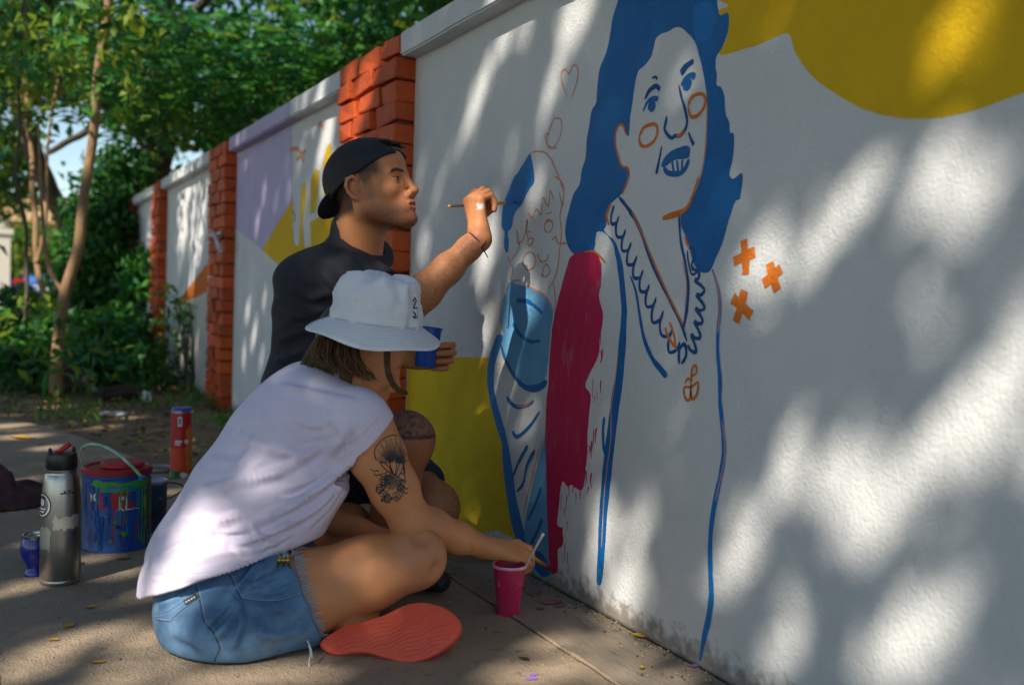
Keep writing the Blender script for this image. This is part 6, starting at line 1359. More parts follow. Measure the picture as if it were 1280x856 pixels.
# limbs
wSH = Vector((-0.5772,1.9788,0.4453)); wEL = Vector((-0.4644,1.9664,0.2373)); wWR = Vector((-0.2417,2.0491,0.1432))
warm = Sculpt(np.minimum(np.minimum(wSH, wEL), wWR) - .09, np.maximum(np.maximum(wSH, wEL), wWR) + .09, .0030)
warm.ell(wSH + Vector((0, 0, -.004)), (.062, .062, .062), k=0); warm.chain([wSH, wSH.lerp(wEL, .3), wSH.lerp(wEL, .65), wEL], [.060, .056, .049, .041], k=.025)
warm.chain([wEL, wEL.lerp(wWR, .25), wEL.lerp(wWR, .6), wWR], [.041, .041, .033, .0245], k=.025)
wH_d = (0.9497,-0.0516,-0.187); wH_n = (0.2179,0.4669,-0.8243)
whand = Sculpt(np.array(wWR) - np.array((.08, .16, .11)), np.array(wWR) + np.array((.20, .12, .08)), .0020)
whand.cap(wWR - (wWR - wEL).normalized() * .05, wWR, .027, .0245, k=.01)
wtips, wtp = hand_block(whand, wWR + Vector(wH_d) * .008, wH_d, wH_n, 1, ((16, 34, 22), (24, 40, 26), (36, 48, 30), (46, 54, 32)), ((.014, .020, .006), (.040, .034, .020), (.068, .030, .034), (.092, .018, .040)), .92)
HIPR = Vector((-0.8239,2.0314,0.0517)); KNR = Vector((-0.4612,1.9498,0.1632)); ANR = Vector((-0.5117,2.261,-0.0084))
HIPL = Vector((-0.7323,2.2306,0.0243)); KNL = Vector((-0.4752,2.3619,0.1365)); ANL = Vector((-0.5661,1.9754,0.0314))
wlegs = Sculpt(np.minimum(np.minimum(HIPR, KNR), ANL) - np.array((.15, .15, .15)), np.maximum(np.maximum(KNR, KNL), ANR) + .13, .0040)
wlegs.chain([HIPR, HIPR.lerp(KNR, .35), HIPR.lerp(KNR, .75), KNR], [.094, .090, .074, .060], k=.03); wlegs.ell(KNR, (.067, .067, .067), k=.02); wlegs.ell(KNR + Vector((0.4756,-0.3907,0.5273)) * .045, (.030, .030, .032), k=.016); wlegs.ell(KNR + Vector((-0.0721,-0.6236,0.7844)) * .074, (.016, .016, .016), k=.02, mode='sub'); wlegs.ell(KNR + Vector((0.3821,-0.9052,-0.1467)) * .076, (.015, .015, .015), k=.02, mode='sub')
wlegs.chain([KNR, KNR.lerp(ANR, .35), KNR.lerp(ANR, .8), ANR], [.052, .056, .040, .034], k=.012)
wlegs.chain([HIPL, HIPL.lerp(KNL, .4), KNL], [.088, .082, .056], k=.03); wlegs.ell(KNL, (.060, .060, .062), k=.02)
wlegs.chain([KNL, KNL.lerp(ANL, .4), ANL], [.050, .048, .032], k=.012); wlegs.cap(ANL, Vector((-0.5967,1.9458,0.024)), .034, .028, k=.02)
# far arm resting in the lap
wLS = Vector((-0.542,2.3429,0.4207)); wLE = Vector((-0.5878,2.3552,0.1858)); wLW = Vector((-0.4861,2.2335,0.162))
wlarm = Sculpt(np.minimum(np.minimum(wLS, wLE), wLW) - .08, np.maximum(np.maximum(wLS, wLE), wLW) + .12, .0035)
wlarm.chain([wLS, wLE], [.055, .042], k=.02); wlarm.chain([wLE, wLE.lerp(wLW, .3), wLW], [.041, .040, .027], k=.02)
hand_block(wlarm, wLW, (0.8076,-0.2177,-0.48), (0.5955,0.6895,-0.3316), -1, ((30, 40, 25), (34, 44, 25), (38, 46, 25), (42, 46, 25)), ((.014, .020, .006), (.038, .040, .014), (.062, .046, .024), (.082, .044, .034)), .9)
wPE = Vector((-0.8231,2.1327,0.0553))
wtr = Sculpt(np.array(wPE) - np.array((.25, .25, .2)), np.array((-0.5893,2.125,0.537)) + np.array((.28, .28, .12)), .0060)
wtr.chain([wPE, Vector((-0.7529,2.1529,0.2915)), Vector((-0.6431,2.1476,0.4289)), qNB], [.10, .09, .095, .045], k=.04); wtr.cap(wSH, wLS, .04, .04, k=.03)
def wom_cols(v):
    c = np.tile(np.array((.64, .27, .115)), (len(v), 1)); c *= (1 + .10 * vnoise(v, 26, 6))[:, None]
    q = (v - np.array(QO)) @ np.array(q_A).T; inh = (q[:, 2] > -.14) & (np.abs(q[:, 1]) < .1) & (np.abs(q[:, 0]) < .14); aY = np.abs(q[:, 1])
    isear = inh * (np.abs(q[:, 0] + .02) < .03) * (aY > .0745)
    hair = inh * (q[:, 2] > -.10) * (1 - sstep(q[:, 0] + .5 * np.maximum(0, .02 - q[:, 2]), .015, .03)) * (1 - isear) * (q[:, 0] < .0) ; c = mixc(c, (.045, .028, .018), np.clip(hair, 0, 1))
    lips = inh * sstep(q[:, 0], .088, .092) * sstep(.020 - aY, 0, .004) * sstep(-q[:, 2], .0585, .0605) * (1 - sstep(-q[:, 2], .080, .083)); c = mixc(c, (.40, .10, .08), lips * .8)
    kn = np.minimum(np.linalg.norm(v - np.array(KNR), axis=1), np.linalg.norm(v - np.array(KNL), axis=1)); c = mixc(c, (.46, .19, .11), (1 - sstep(kn, .05, .12)) * .5)
    c *= (1 + .07 * vnoise(v, 380, 12))[:, None]
    return np.clip(c, .004, .9)
wblocks = [(wv, wf), warm.skin(), whand.skin(), wlegs.skin(), wlarm.skin(), wtr.skin()]
wbody, WV, WF = bodyobj('body', wblocks, wom_cols, M_skin, wom, 1)

def ribbon_on(bv, pts, w, off=.0006, w1=None):
    """a flat ribbon laid on a surface"""
    q = [cast(bv, p, off) for p in pts]; q = [p for p in q if p is not None]
    vs = []; fs = []; m_ = len(q)
    if m_ < 2: return vs, fs
    for i, p in enumerate(q):
        t = (q[min(i+1, m_-1)] - q[max(i-1, 0)]); sd = t.cross(p - EYE); sd = sd.normalized() if sd.length > 1e-8 else Vector((1, 0, 0))
        ww = w if w1 is None else w + (w1 - w) * i / (m_ - 1); vs += [p + sd * ww / 2, p - sd * ww / 2]
    for i in range(m_ - 1): fs.append((2*i, 2*i+1, 2*i+3, 2*i+2))
    return vs, fs
# --- flower tattoo on the upper arm
bvA = bvh_of(WV, WF); M_tat = mat('tattoo ink', (.018, .018, .022), .5)
tb = MB(); TD = Vector((0.4608,0.8864,-0.0433)); TX = Vector((0.8874,-0.4596,0.0349)); TY = Vector((0.011,-0.0545,-0.9985)); T0 = Vector((-0.5824,1.7755,0.3858)); mpx = 1.9 / 1244 * .96
def tl(pts, w, w1=None, n=4):
    w *= 1.35; q = catmull([T0 + TX * (x * mpx) + TY * (y * mpx) for x, y in pts], n); tb.add(*ribbon_on(bvA, q, w, .0007, w1))
tr = random.Random(4)
for k in range(34):                                             # fan of fine petals
    a = -2.75 + k * .078; r1 = 30 + 6 * math.sin(k * 1.7); tl([(2 + 5 * math.cos(a), -8 + 5 * math.sin(a)), (2 + 17 * math.cos(a + .08), -10 + 19 * math.sin(a + .08)), (2 + .72 * r1 * math.cos(a), -12 + r1 * math.sin(a))], .0011, .0007)
tl([(-22, -14), (-24, -26), (-18, -36), (-8, -44), (2, -46), (10, -44)], .0016)
for k in range(9): tl([(-22 + 3 * k, -16 - 2 * k), (-18 + 2.6 * k, -12 - k), (-12 + 2 * k, -10)], .0012)
for pts in ([(2, 6), (-4, -10), (0, -24), (5, -10), (3, 6)], [(4, 8), (8, -6), (13, -20), (13, -4), (6, 10)], [(-2, 4), (-12, -4), (-16, -12), (-6, -6), (0, 4)]): tl(pts, .0016, n=5)
for k in range(46):                                             # heap of little blossoms
    x = tr.uniform(-20, 14); y = tr.uniform(4, 38)
    if abs(x + 2) / 19 + abs(y - 20) / 26 > 1.1: continue
    r_ = tr.uniform(3.2, 5.0); tl([(x + r_ * (1 + .3 * math.cos(5 * t)) * math.cos(t), y + r_ * (1 + .3 * math.cos(5 * t)) * math.sin(t)) for t in np.linspace(0, 6.28, 16)], .0010, n=2); tl([(x - 1, y), (x + 1, y)], .0016, n=1)
for x, y in ((-22, 6), (-26, 0), (16, 14), (18, 24), (14, 4), (-14, 40), (-18, 30), (17, 30)): tl([(x * .7, y * .8), (x, y), (x * 1.15, y - 3)], .0026, .0008)
for k in range(14): tl([(8 + k * .6, -30 + 3 * k), (12 + k * .3, -26 + 3 * k), (16, -22 + 3 * k)], .0012)
tb.build('tattoo', M_tat, wbody)

# --- hat
ht_ax = Vector((0.0674,-0.0996,0.9877)).normalized(); ht_c = Vector((-0.5172,2.0823,0.6621))
hx = ht_ax.orthogonal(); hx = (Vector((0.8874,-0.4596,0.0349)) - ht_ax * Vector((0.8874,-0.4596,0.0349)).dot(ht_ax)).normalized(); hy = ht_ax.cross(hx)
hat = empty('bucket_hat', tuple(ht_c), 'white cotton bucket hat with stitched brim on the seated woman', 'hat')
def hatmesh(prof, nm, m_, n=96, wr=0.0, parent=hat):
    vs = []; fs = []; M_ = len(prof)
    for i, (r, h) in enumerate(prof):
        for k in range(n):
            a = 2 * math.pi * k / n; ca, sa = math.cos(a), math.sin(a)
            dx = wr * (mnoise.noise((ca * 2.2 + 3, sa * 2.2, h * 26)) * 1.0 + .6 * mnoise.noise((ca * 5, sa * 5, h * 40 + 5)))
            rr_ = r + dx * min(1, r / .05); hh_ = h + (wr * 1.6 * mnoise.noise((ca * r * 30, sa * r * 30, 2)) if h > .05 else 0)
            if h < 0: hh_ += .006 * math.sin(2 * a + 1.0) * (-h / .035) + .003 * math.sin(5 * a) * (-h / .035)
            vs.append(ht_c + (hx * ca + hy * sa) * rr_ + ht_ax * hh_)
    for i in range(M_ - 1):
        for k in range(n): fs.append((i*n+k, i*n+(k+1) % n, (i+1)*n+(k+1) % n, (i+1)*n+k))
    if prof[-1][0] < 1e-4: pass
    return link(nm, mesh(nm, vs, fs, True), m_, parent)
M_hat = mat('white cotton', (.82, .82, .86), .92, (.75, .75, .80), 20, .6, bump=(900, .4, .001), bump2=(40, .3, .003))
cp_ = [(.099, 0), (.0985, .012), (.097, .030), (.094, .050), (.090, .068), (.086, .082), (.079, .092), (.066, .097), (.045, .0985), (.02, .098), (.0005, .097)]
hatmesh([(.0995, -.003)] + [q for a_, b_q in zip(cp_[:-1], cp_[1:]) for q in (a_, ((a_[0] + b_q[0]) / 2, (a_[1] + b_q[1]) / 2))] + [cp_[-1]], 'crown', M_hat, wr=.012)
bp_ = []
for j in range(15):
    t = j / 14; r = .0985 + t * .049; h = -.0005 - .036 * t ** 1.12; bp_.append((r, h))
brim = hatmesh(bp_ + [(.1482, -.0385), (.1465, -.0395)] + [(r - .001, h - .0022) for r, h in reversed(bp_)], 'brim', M_hat, 128)
M_thr = mat('hat stitching', (.60, .60, .67), .9)
for j in range(1, 9):
    t = j / 9; r = .0985 + t * .049; h = -.036 * t ** 1.12
    sb_ = MB(); sb_.tube([ht_c + (hx * math.cos(a) + hy * math.sin(a)) * (r + .0002) + ht_ax * (h + .0004 + (.006 * math.sin(2 * a + 1.0) + .003 * math.sin(5 * a)) * (-h / .035)) for a in np.linspace(0, 2 * math.pi, 97)], .0007, 4, False); sb_.build('stitch_line', M_thr, brim)
sb_ = MB(); sb_.tube([ht_c + (hx * math.cos(a) + hy * math.sin(a)) * .1005 + ht_ax * .001 for a in np.linspace(0, 2 * math.pi, 97)], .0016, 5, False); sb_.build('seam', M_thr, hat)
# small dark embroidered mark
def on_hat(a, h, off=.004): r = float(np.interp(h, [q[1] for q in cp_], [q[0] for q in cp_])) + off; return ht_c + (hx * math.cos(a) + hy * math.sin(a)) * r + ht_ax * h
a0 = math.atan2(Vector((-0.4608,-0.8864,0.0433)).dot(hy), Vector((-0.4608,-0.8864,0.0433)).dot(hx)); sgn_ = 1 if hy.dot(Vector((-0.4608,-0.8864,0.0433))) < 0 else -1
eb = MB()
for seg in ([(1.02, .058), (1.10, .066), (1.16, .060), (1.08, .050), (1.03, .044), (1.18, .044)], [(1.04, .036), (1.12, .030), (1.10, .022), (1.03, .026)], [(1.20, .040), (1.18, .022)]):
    eb.tube([on_hat(a0 + sgn_ * a, h) for a, h in seg], .0016, 5)
eb.build('embroidered_mark', M_ink, hat)

# --- hair
M_hair = mat('brown hair', (.040, .020, .009), .5, (.16, .085, .03), 60, .45, spec=.3)
hb = MB(); hr = random.Random(12)
def strand(pts, r=.0016): hb.tube(catmull([tuple(Vector(p) + Vector((hr.uniform(-1, 1), hr.uniform(-1, 1), hr.uniform(-1, 1))) * .0035) for p in pts], 4), [r * (1 - .55 * abs(2 * t - .8)) for t in np.linspace(0, 1, 4 * (len(pts) - 1) + 1)], 4)
for k in range(260):                                            # behind the ear down to the nape
    t = k / 259; y = -.082 + .15 * t
    x0 = -.045 - .055 * math.sin(math.pi * min(1, max(0, (t + .05)))) ; top = qw(x0, y, .02); mid = qw(x0 - .012, y * 1.04, -.04); low = qw(x0 - .004 + hr.uniform(-.01, .01), y * .95, -.085 + hr.uniform(-.012, .01))
    strand([top, mid, low])
for k in range(120):                                            # bob behind the ear, flicking forward
    s_ = hr.uniform(0, 1); x0 = -.050 + .022 * s_; strand([qw(x0, -.080, .015), qw(x0 - .006, -.088 - .004 * hr.random(), -.030), qw(x0 + .004, -.086, -.068), qw(x0 + .024 + .012 * hr.random(), -.076, -.092 + .010 * hr.random())], .0017)
iX, iY, iZ = Vector((0.8874,-0.4596,0.0349)), Vector((0.011,-0.0545,-0.9985)), Vector((0.4608,0.8864,-0.0433))
def wavy(pts, r, amp):
    q = catmull(pts, 6); ph = hr.uniform(0, 6); k_ = len(q); sd = Vector((hr.uniform(-1, 1), hr.uniform(-1, 1), 0)).normalized()
    hb.tube([p + sd * amp * math.sin(ph + i * .55) * (i / k_) for i, p in enumerate(q)], [r * (1 - .7 * (i / k_) ** 2) for i in range(k_)], 4)
def near(p, x, y, z=0): return Vector(p) + iX * (x * .0017) + iY * (y * .0017) + iZ * z
for k in range(90):                                             # nape tufts over the collar
    u = hr.uniform(-14, 42); z_ = hr.uniform(0, .1); strand([near((-0.6371,2.0633,0.6142), u, 0, z_), near((-0.6472,2.0445,0.5847), u * 1.05, 0, z_), near((-0.6379,2.0386,0.5614), u * 1.1, hr.uniform(-6, 6), z_ * .8)], .0015)
for k in range(70):                                             # lock hanging beside the cheek
    d_ = hr.uniform(-2.5, 2.5); z_ = hr.uniform(-.008, .008); strand([near((-0.521,1.9913,0.6058), d_, 0, z_), near((-0.5224,1.9847,0.5723), d_ * .9, 0, z_), near((-0.5178,1.9752,0.5425), d_ * .8, 0, z_), near((-0.5026,1.9663,0.5212), d_ * .6, 0, z_), near((-0.4875,1.9582,0.5151), d_ * .5, hr.uniform(-2, 2), z_)], .0013)
for k in range(230):                                            # loose wavy ends spilling from under the brim
    u = hr.uniform(0, .72); z_ = hr.uniform(-.01, .09); x = -28 + 82 * u; dz = hr.uniform(0, 1)
    wavy([near((-0.6236,2.0341,0.6227), x * .9, 6 * u, z_), near((-0.6308,2.0197,0.5965), x, 6 * u, z_), near((-0.6291,2.0119,0.5702), x * 1.02 + 4 + hr.uniform(-5, 5), 8 * u - 4 * (1 - u), z_), near((-0.6199,2.006,0.5472), x * .98 + 8 + hr.uniform(-9, 9), 10 * u - 16 * (1 - u) + 8 * dz, z_)], .0012, .006)
hb.build('hair', M_hair, wom, True)

# --- sleeveless shirt
sp_ = Sculpt(np.array((-0.8247,2.1131,0.0988)) - np.array((.30, .26, .06)), np.array((-0.5897,2.1269,0.5723)) + np.array((.30, .30, .06)), .0042)
fB = Vector((0.9915,-0.086,0.0156)); sA = (qNB - wPE).normalized(); lB = sA.cross(fB).normalized() ; fB = lB.cross(sA).normalized(); BX = [tuple(fB), tuple(lB), tuple(sA)]
sp_.ell((-0.8197,2.1359,0.1576), (.148, .165, .13), BX, k=0); sp_.ell((-0.8634,2.0999,0.1097), (.128, .165, .10), BX, k=.05); sp_.ell((-0.914,2.0797,0.0807), (.085, .13, .12), BX, k=.04); sp_.ell((-0.8641,2.0095,0.0987), (.10, .12, .11), BX, k=.04)
sp_.ell((-0.7695,2.1379,0.2693), (.135, .165, .13), BX, k=.05); sp_.ell((-0.6994,2.1518,0.377), (.128, .170, .13), BX, k=.05); sp_.ell((-0.6387,2.1469,0.4608), (.112, .165, .10), BX, k=.05)
sp_.cap(wSH + Vector((-.012, 0, .012)), wLS, .058, .056, k=.05); sp_.cap(qNB, Vector((-0.5923,2.1258,0.5227)), .085, .06, k=.03)
sp_.ell((-0.7213,2.0661,0.2378), (.085, .10, .10), BX, k=.06); sp_.ell((-0.6479,2.0769,0.317), (.055, .11, .09), BX, k=.05)
sp_.chain([Vector((-0.6001,2.0108,0.3943)), Vector((-0.6293,2.0226,0.3257)), Vector((-0.6762,2.0319,0.2487))], [.020, .026, .030], k=.05)
# short cap sleeve
slv = wSH.lerp(wEL, .16)
sp_.cap(wSH + Vector((-.01, 0, .006)), slv, .070, .071, k=.03)
sp_.cut(slv, tuple((wEL - wSH).normalized() + Vector((0.4437,-0.2298,0.0174))), region=(slv, .11))
sp_.chain([wSH.lerp(wEL, -.05), wSH.lerp(wEL, .5)], [.058, .062], k=.003) if False else None
sp_.cap(wSH.lerp(wEL, .10), wSH.lerp(wEL, .6), .062, .060, k=.003, mode='sub')
sp_.cap(qNT, qNB, .060, .062, k=.004, mode='sub')
# hem: rises towards the front
hp = Vector((-0.8383,2.0094,0.1415)); hn = Vector((0.2489,-0.2423,-0.9255)); sp_.cut((-0.8552,1.9296,0.1739), tuple(hn), k=.006)
sp_.folds(.0040, [((0.3004,-0.1102,0.9408), .070, .4, (-0.7877,1.9338,0.2868), .085, 1.2), ((0.2113,-0.0626,0.9672), .055, 1.6, (-0.7312,1.9392,0.3059), .06, 1.0), ((0.6584,-0.3093,0.6751), .075, .8, (-0.6484,1.923,0.3931), .05, .8), ((0.0779,0.008,0.992), .06, 2.2, (-0.8563,1.9655,0.2058), .08, 1.2), ((-0.5413,0.3194,0.7778), .075, .5, (-0.8193,2.0099,0.3542), .07, 1.4), ((0.7943,-0.3918,0.4308), .06, .5, (-0.9526,2.0692,0.1483), .06, .8), ((0.4344,-0.1835,0.8661), .085, 1.5, (-0.6633,1.9907,0.466), .06, 1.2), ((0.479,-0.2075,0.8479), .045, .2, (-0.7568,1.9268,0.2416), .05, .7)])
pv, pf = sp_.skin(); pv = relax(pv, pf, 2)
pv = crease(pv, pf, [([(-0.7795,1.4306,0.466), (-0.8218,1.4507,0.4258), (-0.8749,1.4764,0.3876), (-0.9282,1.5032,0.3674)], 0.0112, 0.0086), ([(-0.7835,1.4319,0.449), (-0.8162,1.4468,0.4044), (-0.8534,1.4647,0.3764), (-0.896,1.4857,0.353), (-0.9322,1.5036,0.3348)], .0125, .0078), ([(-0.8246,1.4551,0.4859), (-0.8756,1.4797,0.4478), (-0.9289,1.5063,0.424)], 0.0088, 0.0094), ([(-0.7898,1.4343,0.4319), (-0.8087,1.4426,0.3998), (-0.8341,1.4544,0.3711)], 0.0088, 0.0062),
 ([(-0.9297,1.5104,0.4999), (-0.892,1.49,0.4833), (-0.8438,1.4646,0.4755), (-0.7959,1.4407,0.4967)], 0.0075, 0.0101), ([(-0.9823,1.5337,0.4171), (-0.9396,1.5122,0.4308), (-0.881,1.4826,0.45)], 0.0075, 0.0094), ([(-1.0054,1.5437,0.3764), (-0.9604,1.52,0.3698), (-0.9049,1.492,0.3864)], 0.0075, 0.0086), ([(-0.8749,1.4857,0.5779), (-0.832,1.4629,0.5675), (-0.7805,1.4356,0.5575)], 0.0063, 0.0094), ([(-1.0294,1.5534,0.3189), (-0.9816,1.53,0.3497), (-0.9284,1.504,0.3831)], 0.0075, 0.0086),
 ([(-0.9111,1.4943,0.3681), (-0.9045,1.4901,0.3527), (-0.8937,1.4841,0.3435), (-0.8798,1.4766,0.3392)], 0.0100, 0.0055), ([(-0.9278,1.5009,0.3253), (-0.8958,1.4846,0.3338), (-0.8617,1.468,0.3544)], 0.0088, 0.0062), ([(-1.0185,1.547,0.3037), (-0.9758,1.5252,0.3114), (-0.9278,1.5009,0.3253)], 0.0063, 0.0070), ([(-0.8102,1.45,0.5347), (-0.7906,1.4384,0.5053), (-0.7838,1.4334,0.4755)], 0.0075, 0.0070), ([(-0.8979,1.4954,0.5312), (-0.9135,1.5011,0.4824), (-0.9398,1.513,0.4453)], 0.0063, 0.0109), ([(-0.7801,1.4338,0.5238), (-0.8011,1.4429,0.4869), (-0.8265,1.4549,0.4618)], 0.0075, 0.0078), ([(-1.0451,1.5597,0.2821), (-1.0022,1.5374,0.2814), (-0.9542,1.513,0.2929), (-0.9062,1.4891,0.3141), (-0.8584,1.4658,0.3449)], 0.0050, 0.0047),
 ([(-0.8752,1.4778,0.4117), (-0.8432,1.4617,0.4226), (-0.806,1.4437,0.4505)], -0.0075, 0.0062), ([(-0.9601,1.5188,0.3481), (-0.9174,1.4968,0.3522), (-0.8747,1.4755,0.3695)], -0.0075, 0.0062), ([(-0.9937,1.5427,0.4793), (-0.9614,1.5251,0.4625), (-0.9293,1.5082,0.4601)], 0.0050, 0.0094), ([(-0.8657,1.4781,0.5204), (-0.8335,1.4609,0.5097), (-0.8015,1.4449,0.523)], -0.0050, 0.0078)])
M_tee = mat('pale lilac cotton', (.77, .68, .81), .9, (.71, .62, .76), 8, .6, bump=(700, .25, .001), bump2=(34, .3, .004))
tee = empty('t_shirt', tuple(wPE), 'pale lilac sleeveless t-shirt on the seated woman', 't-shirt')
link('cloth', fast_mesh('cloth', pv, pf, [M_tee], smooth=True), None, tee)
bvT = bvh_of(pv, pf)
# hem band stitched above the edge
M_seam = mat('shirt seam', (.58, .52, .62), .9)
def seam_on(bv, pxs, d, w, nm, m_, parent, off=.0006, n=6, Z=1.5):
    q = catmull(pxs, n); vs, fs = ribbon_on(bv, q, w, off)
    if len(fs): b = MB(); b.add(vs, fs); return b.build(nm, m_, parent)
seam_on(bvT, [(-0.7095,1.51,0.5251), (-0.723,1.5161,0.5066), (-0.7388,1.5235,0.4905), (-0.7524,1.5299,0.4772)], 0, .0016, 'armhole_seam', M_seam, tee); seam_on(bvT, [(-0.7949,1.5585,0.6091), (-0.7605,1.5395,0.5873), (-0.7305,1.5227,0.5628), (-0.7074,1.5097,0.5406)], 0, .0014, 'shoulder_seam', M_seam, tee)
seam_on(bvT, [(-1.0355,1.6665,0.2605), (-1.0023,1.6492,0.2592), (-0.9624,1.6287,0.2634), (-0.9169,1.6056,0.2754), (-0.8715,1.5831,0.2978)], (0.4608,0.8864,-0.0433), .0016, 'hem_seam', M_seam, tee)

# --- denim shorts
ds = Sculpt(np.array((-0.8269,2.1109,0.0313)) - np.array((.30, .30, .17)), np.array((-0.6918,2.1008,0.1061)) + np.array((.26, .30, .14)), .0042)
ds.ell((-0.8636,2.0415,0.0665), (.112, .124, .114), k=0); ds.ell((-0.7678,2.2153,0.0254), (.13, .12, .115), k=.05); ds.ell((-0.8425,2.1219,0.0897), (.105, .145, .08), k=.05); ds.ell((-0.8225,1.9634,0.0593), (.10, .085, .085), k=.04)
dE = HIPR.lerp(KNR, .395); ds.chain([HIPR, HIPR.lerp(dE, .6), dE, dE.lerp(KNR, .15)], [.108, .106, .101, .097], k=.04)
dL = HIPL.lerp(KNL, .5); ds.chain([HIPL, dL], [.10, .094], k=.04)
ds.cut(dE, tuple((KNR - HIPR).normalized() + Vector((-0.0011,0.0055,0.0998))), region=(dE, .15)); ds.cut(dL, tuple(KNL - HIPL), region=(dL, .13)); ds.cut((-0.8554,1.9302,0.1847), tuple(-hn), k=.01); ds.cut((0, 0, .003), (0, 0, -1), k=.012)
ds.folds(.0040, [((0.5686,-0.2579,0.7715), .055, .2, (-0.8383,1.8949,0.1057), .05, .9), ((0.7488,-0.3634,0.5289), .06, 1.4, (-0.8136,1.881,0.0838), .06, .8), ((0.2558,-0.0861,0.959), .05, .8, (-0.7724,1.9198,0.1621), .05, .8), ((0.1667,-0.0385,0.9855), .06, .8, (-0.7503,1.903,0.0534), .05, 1.0)])
dv_, df_ = ds.skin(); dv_ = relax(dv_, df_, 2)
dv_ = crease(dv_, df_, [([(-0.9313,1.4993,0.2553), (-0.9482,1.507,0.2342), (-0.9673,1.5161,0.2178)], 0.0117, .007), ([(-0.927,1.4968,0.2507), (-0.9395,1.5019,0.2225), (-0.9563,1.5095,0.1977)], 0.0117, .007), ([(-0.9248,1.4954,0.2459), (-0.9266,1.495,0.2169), (-0.9348,1.4977,0.1865)], 0.0091, .008), ([(-0.9205,1.4935,0.2509), (-0.8947,1.4795,0.2399), (-0.8626,1.463,0.2435)], 0.0065, .008), ([(-0.9272,1.4979,0.2711), (-0.9005,1.4845,0.2806), (-0.8686,1.4689,0.3011)], 0.0091, .008), ([(-0.9378,1.503,0.2623), (-0.9188,1.4943,0.2871), (-0.904,1.4877,0.3082)], 0.0091, .007), ([(-0.9355,1.501,0.2467), (-0.9534,1.5093,0.2255), (-0.9671,1.5154,0.2033)], -0.0104, .006), ([(-0.9051,1.4832,0.2057), (-0.8782,1.469,0.2008), (-0.8494,1.4544,0.2079)], 0.0052, .008), ([(-1.0174,1.5414,0.2013), (-0.9905,1.5269,0.1903), (-0.9668,1.5137,0.1732)], 0.0052, .010), ([(-0.895,1.4808,0.264), (-0.8736,1.47,0.2696), (-0.8524,1.4596,0.2825)], -0.0065, .006), ([(-1.0339,1.552,0.2428), (-1.0179,1.544,0.2495), (-0.9967,1.5336,0.2624)], 0.0052, .006)])
M_den = mat('washed denim', (.16, .30, .48), .85, (.04, .105, .22), 16, .45, 9, bump=(600, .6, .0015), bump2=(60, .3, .003), col3=(.24, .34, .46), n3scale=11, n3lo=.58, n3hi=.75)
den = empty('denim_shorts', tuple(wPE), 'cut-off light blue denim shorts on the seated woman', 'shorts')
link('cloth', fast_mesh('cloth', dv_, df_, [M_den], smooth=True), None, den)
bvD = bvh_of(dv_, df_); M_sti = mat('denim seam', (.045, .08, .15), .9); M_lite = mat('pale denim thread', (.34, .42, .52), .9)
Fdir = (0.4608,0.8864,-0.0433)
for pts in ([(-1.0301,1.6602,0.1887), (-1.0131,1.6516,0.1946), (-0.9938,1.6423,0.2094), (-0.9678,1.6298,0.2297)], [(-0.9679,1.6305,0.2426), (-0.9619,1.6261,0.2171), (-0.9559,1.6216,0.1878), (-0.9408,1.6127,0.1666), (-0.9314,1.6066,0.1412)], [(-1.0244,1.6571,0.1864), (-1.005,1.647,0.1859), (-0.9869,1.6384,0.202), (-0.9643,1.6276,0.2222)], [(-0.9314,1.6068,0.1464), (-0.9381,1.6094,0.1281), (-0.9436,1.6115,0.1125)],
            [(-0.9202,1.6067,0.2624), (-0.9096,1.5999,0.2372), (-0.9026,1.5957,0.2246)], [(-0.9026,1.5957,0.2246), (-0.8763,1.5819,0.2218), (-0.8478,1.5672,0.2242), (-0.8228,1.5547,0.2354)], [(-1.0283,1.6614,0.2325), (-1.0135,1.6541,0.2395), (-0.9942,1.6444,0.2467)]):
    seam_on(bvD, pts, Fdir, .0034, 'seam', M_sti, den, .0007); seam_on(bvD, [tuple(Vector(p) + Vector((0.0026,-0.0013,0.0016))) for p in pts], Fdir, .0009, 'stitching', M_lite, den, .0012)
# back pocket panel and its little tag
def patch_on(bv, quad, d, off, nm, m_, parent, n=10):
    a, b, c_, e = [Vector(p) for p in quad]; vs = []; fs = []
    for j in range(n + 1):
        for i in range(n + 1):
            u, w_ = i / n, j / n; p = a.lerp(b, u).lerp(e.lerp(c_, u), w_); q = cast(bv, p, off); vs.append(tuple(q) if q is not None else tuple(p))
    for j in range(n):
        for i in range(n): k = j * (n + 1) + i; fs.append((k, k+1, k+n+2, k+n+1))
    b_ = MB(); b_.add(vs, fs); return b_.build(nm, m_, parent, True)
tg = patch_on(bvD, ((-0.9859,1.6387,0.2187), (-0.9678,1.6299,0.231), (-0.9643,1.6277,0.2247), (-0.9824,1.6365,0.2112)), Fdir, .0022, 'pocket_tag', M_ink, den)
for k in range(4):
    p = Vector((-0.9825,1.6367,0.2157)) + Vector((0.8812,-0.4285,0.604)) * (k * .0042)
    tg_b = ribbon_on(bvD, [p, p + Vector((0.8812,-0.4285,0.604)) * .0026], .0034, .0030)
    if tg_b[1]: b_ = MB(); b_.add(*tg_b); b_.build('tag_letter', M_wht, tg)
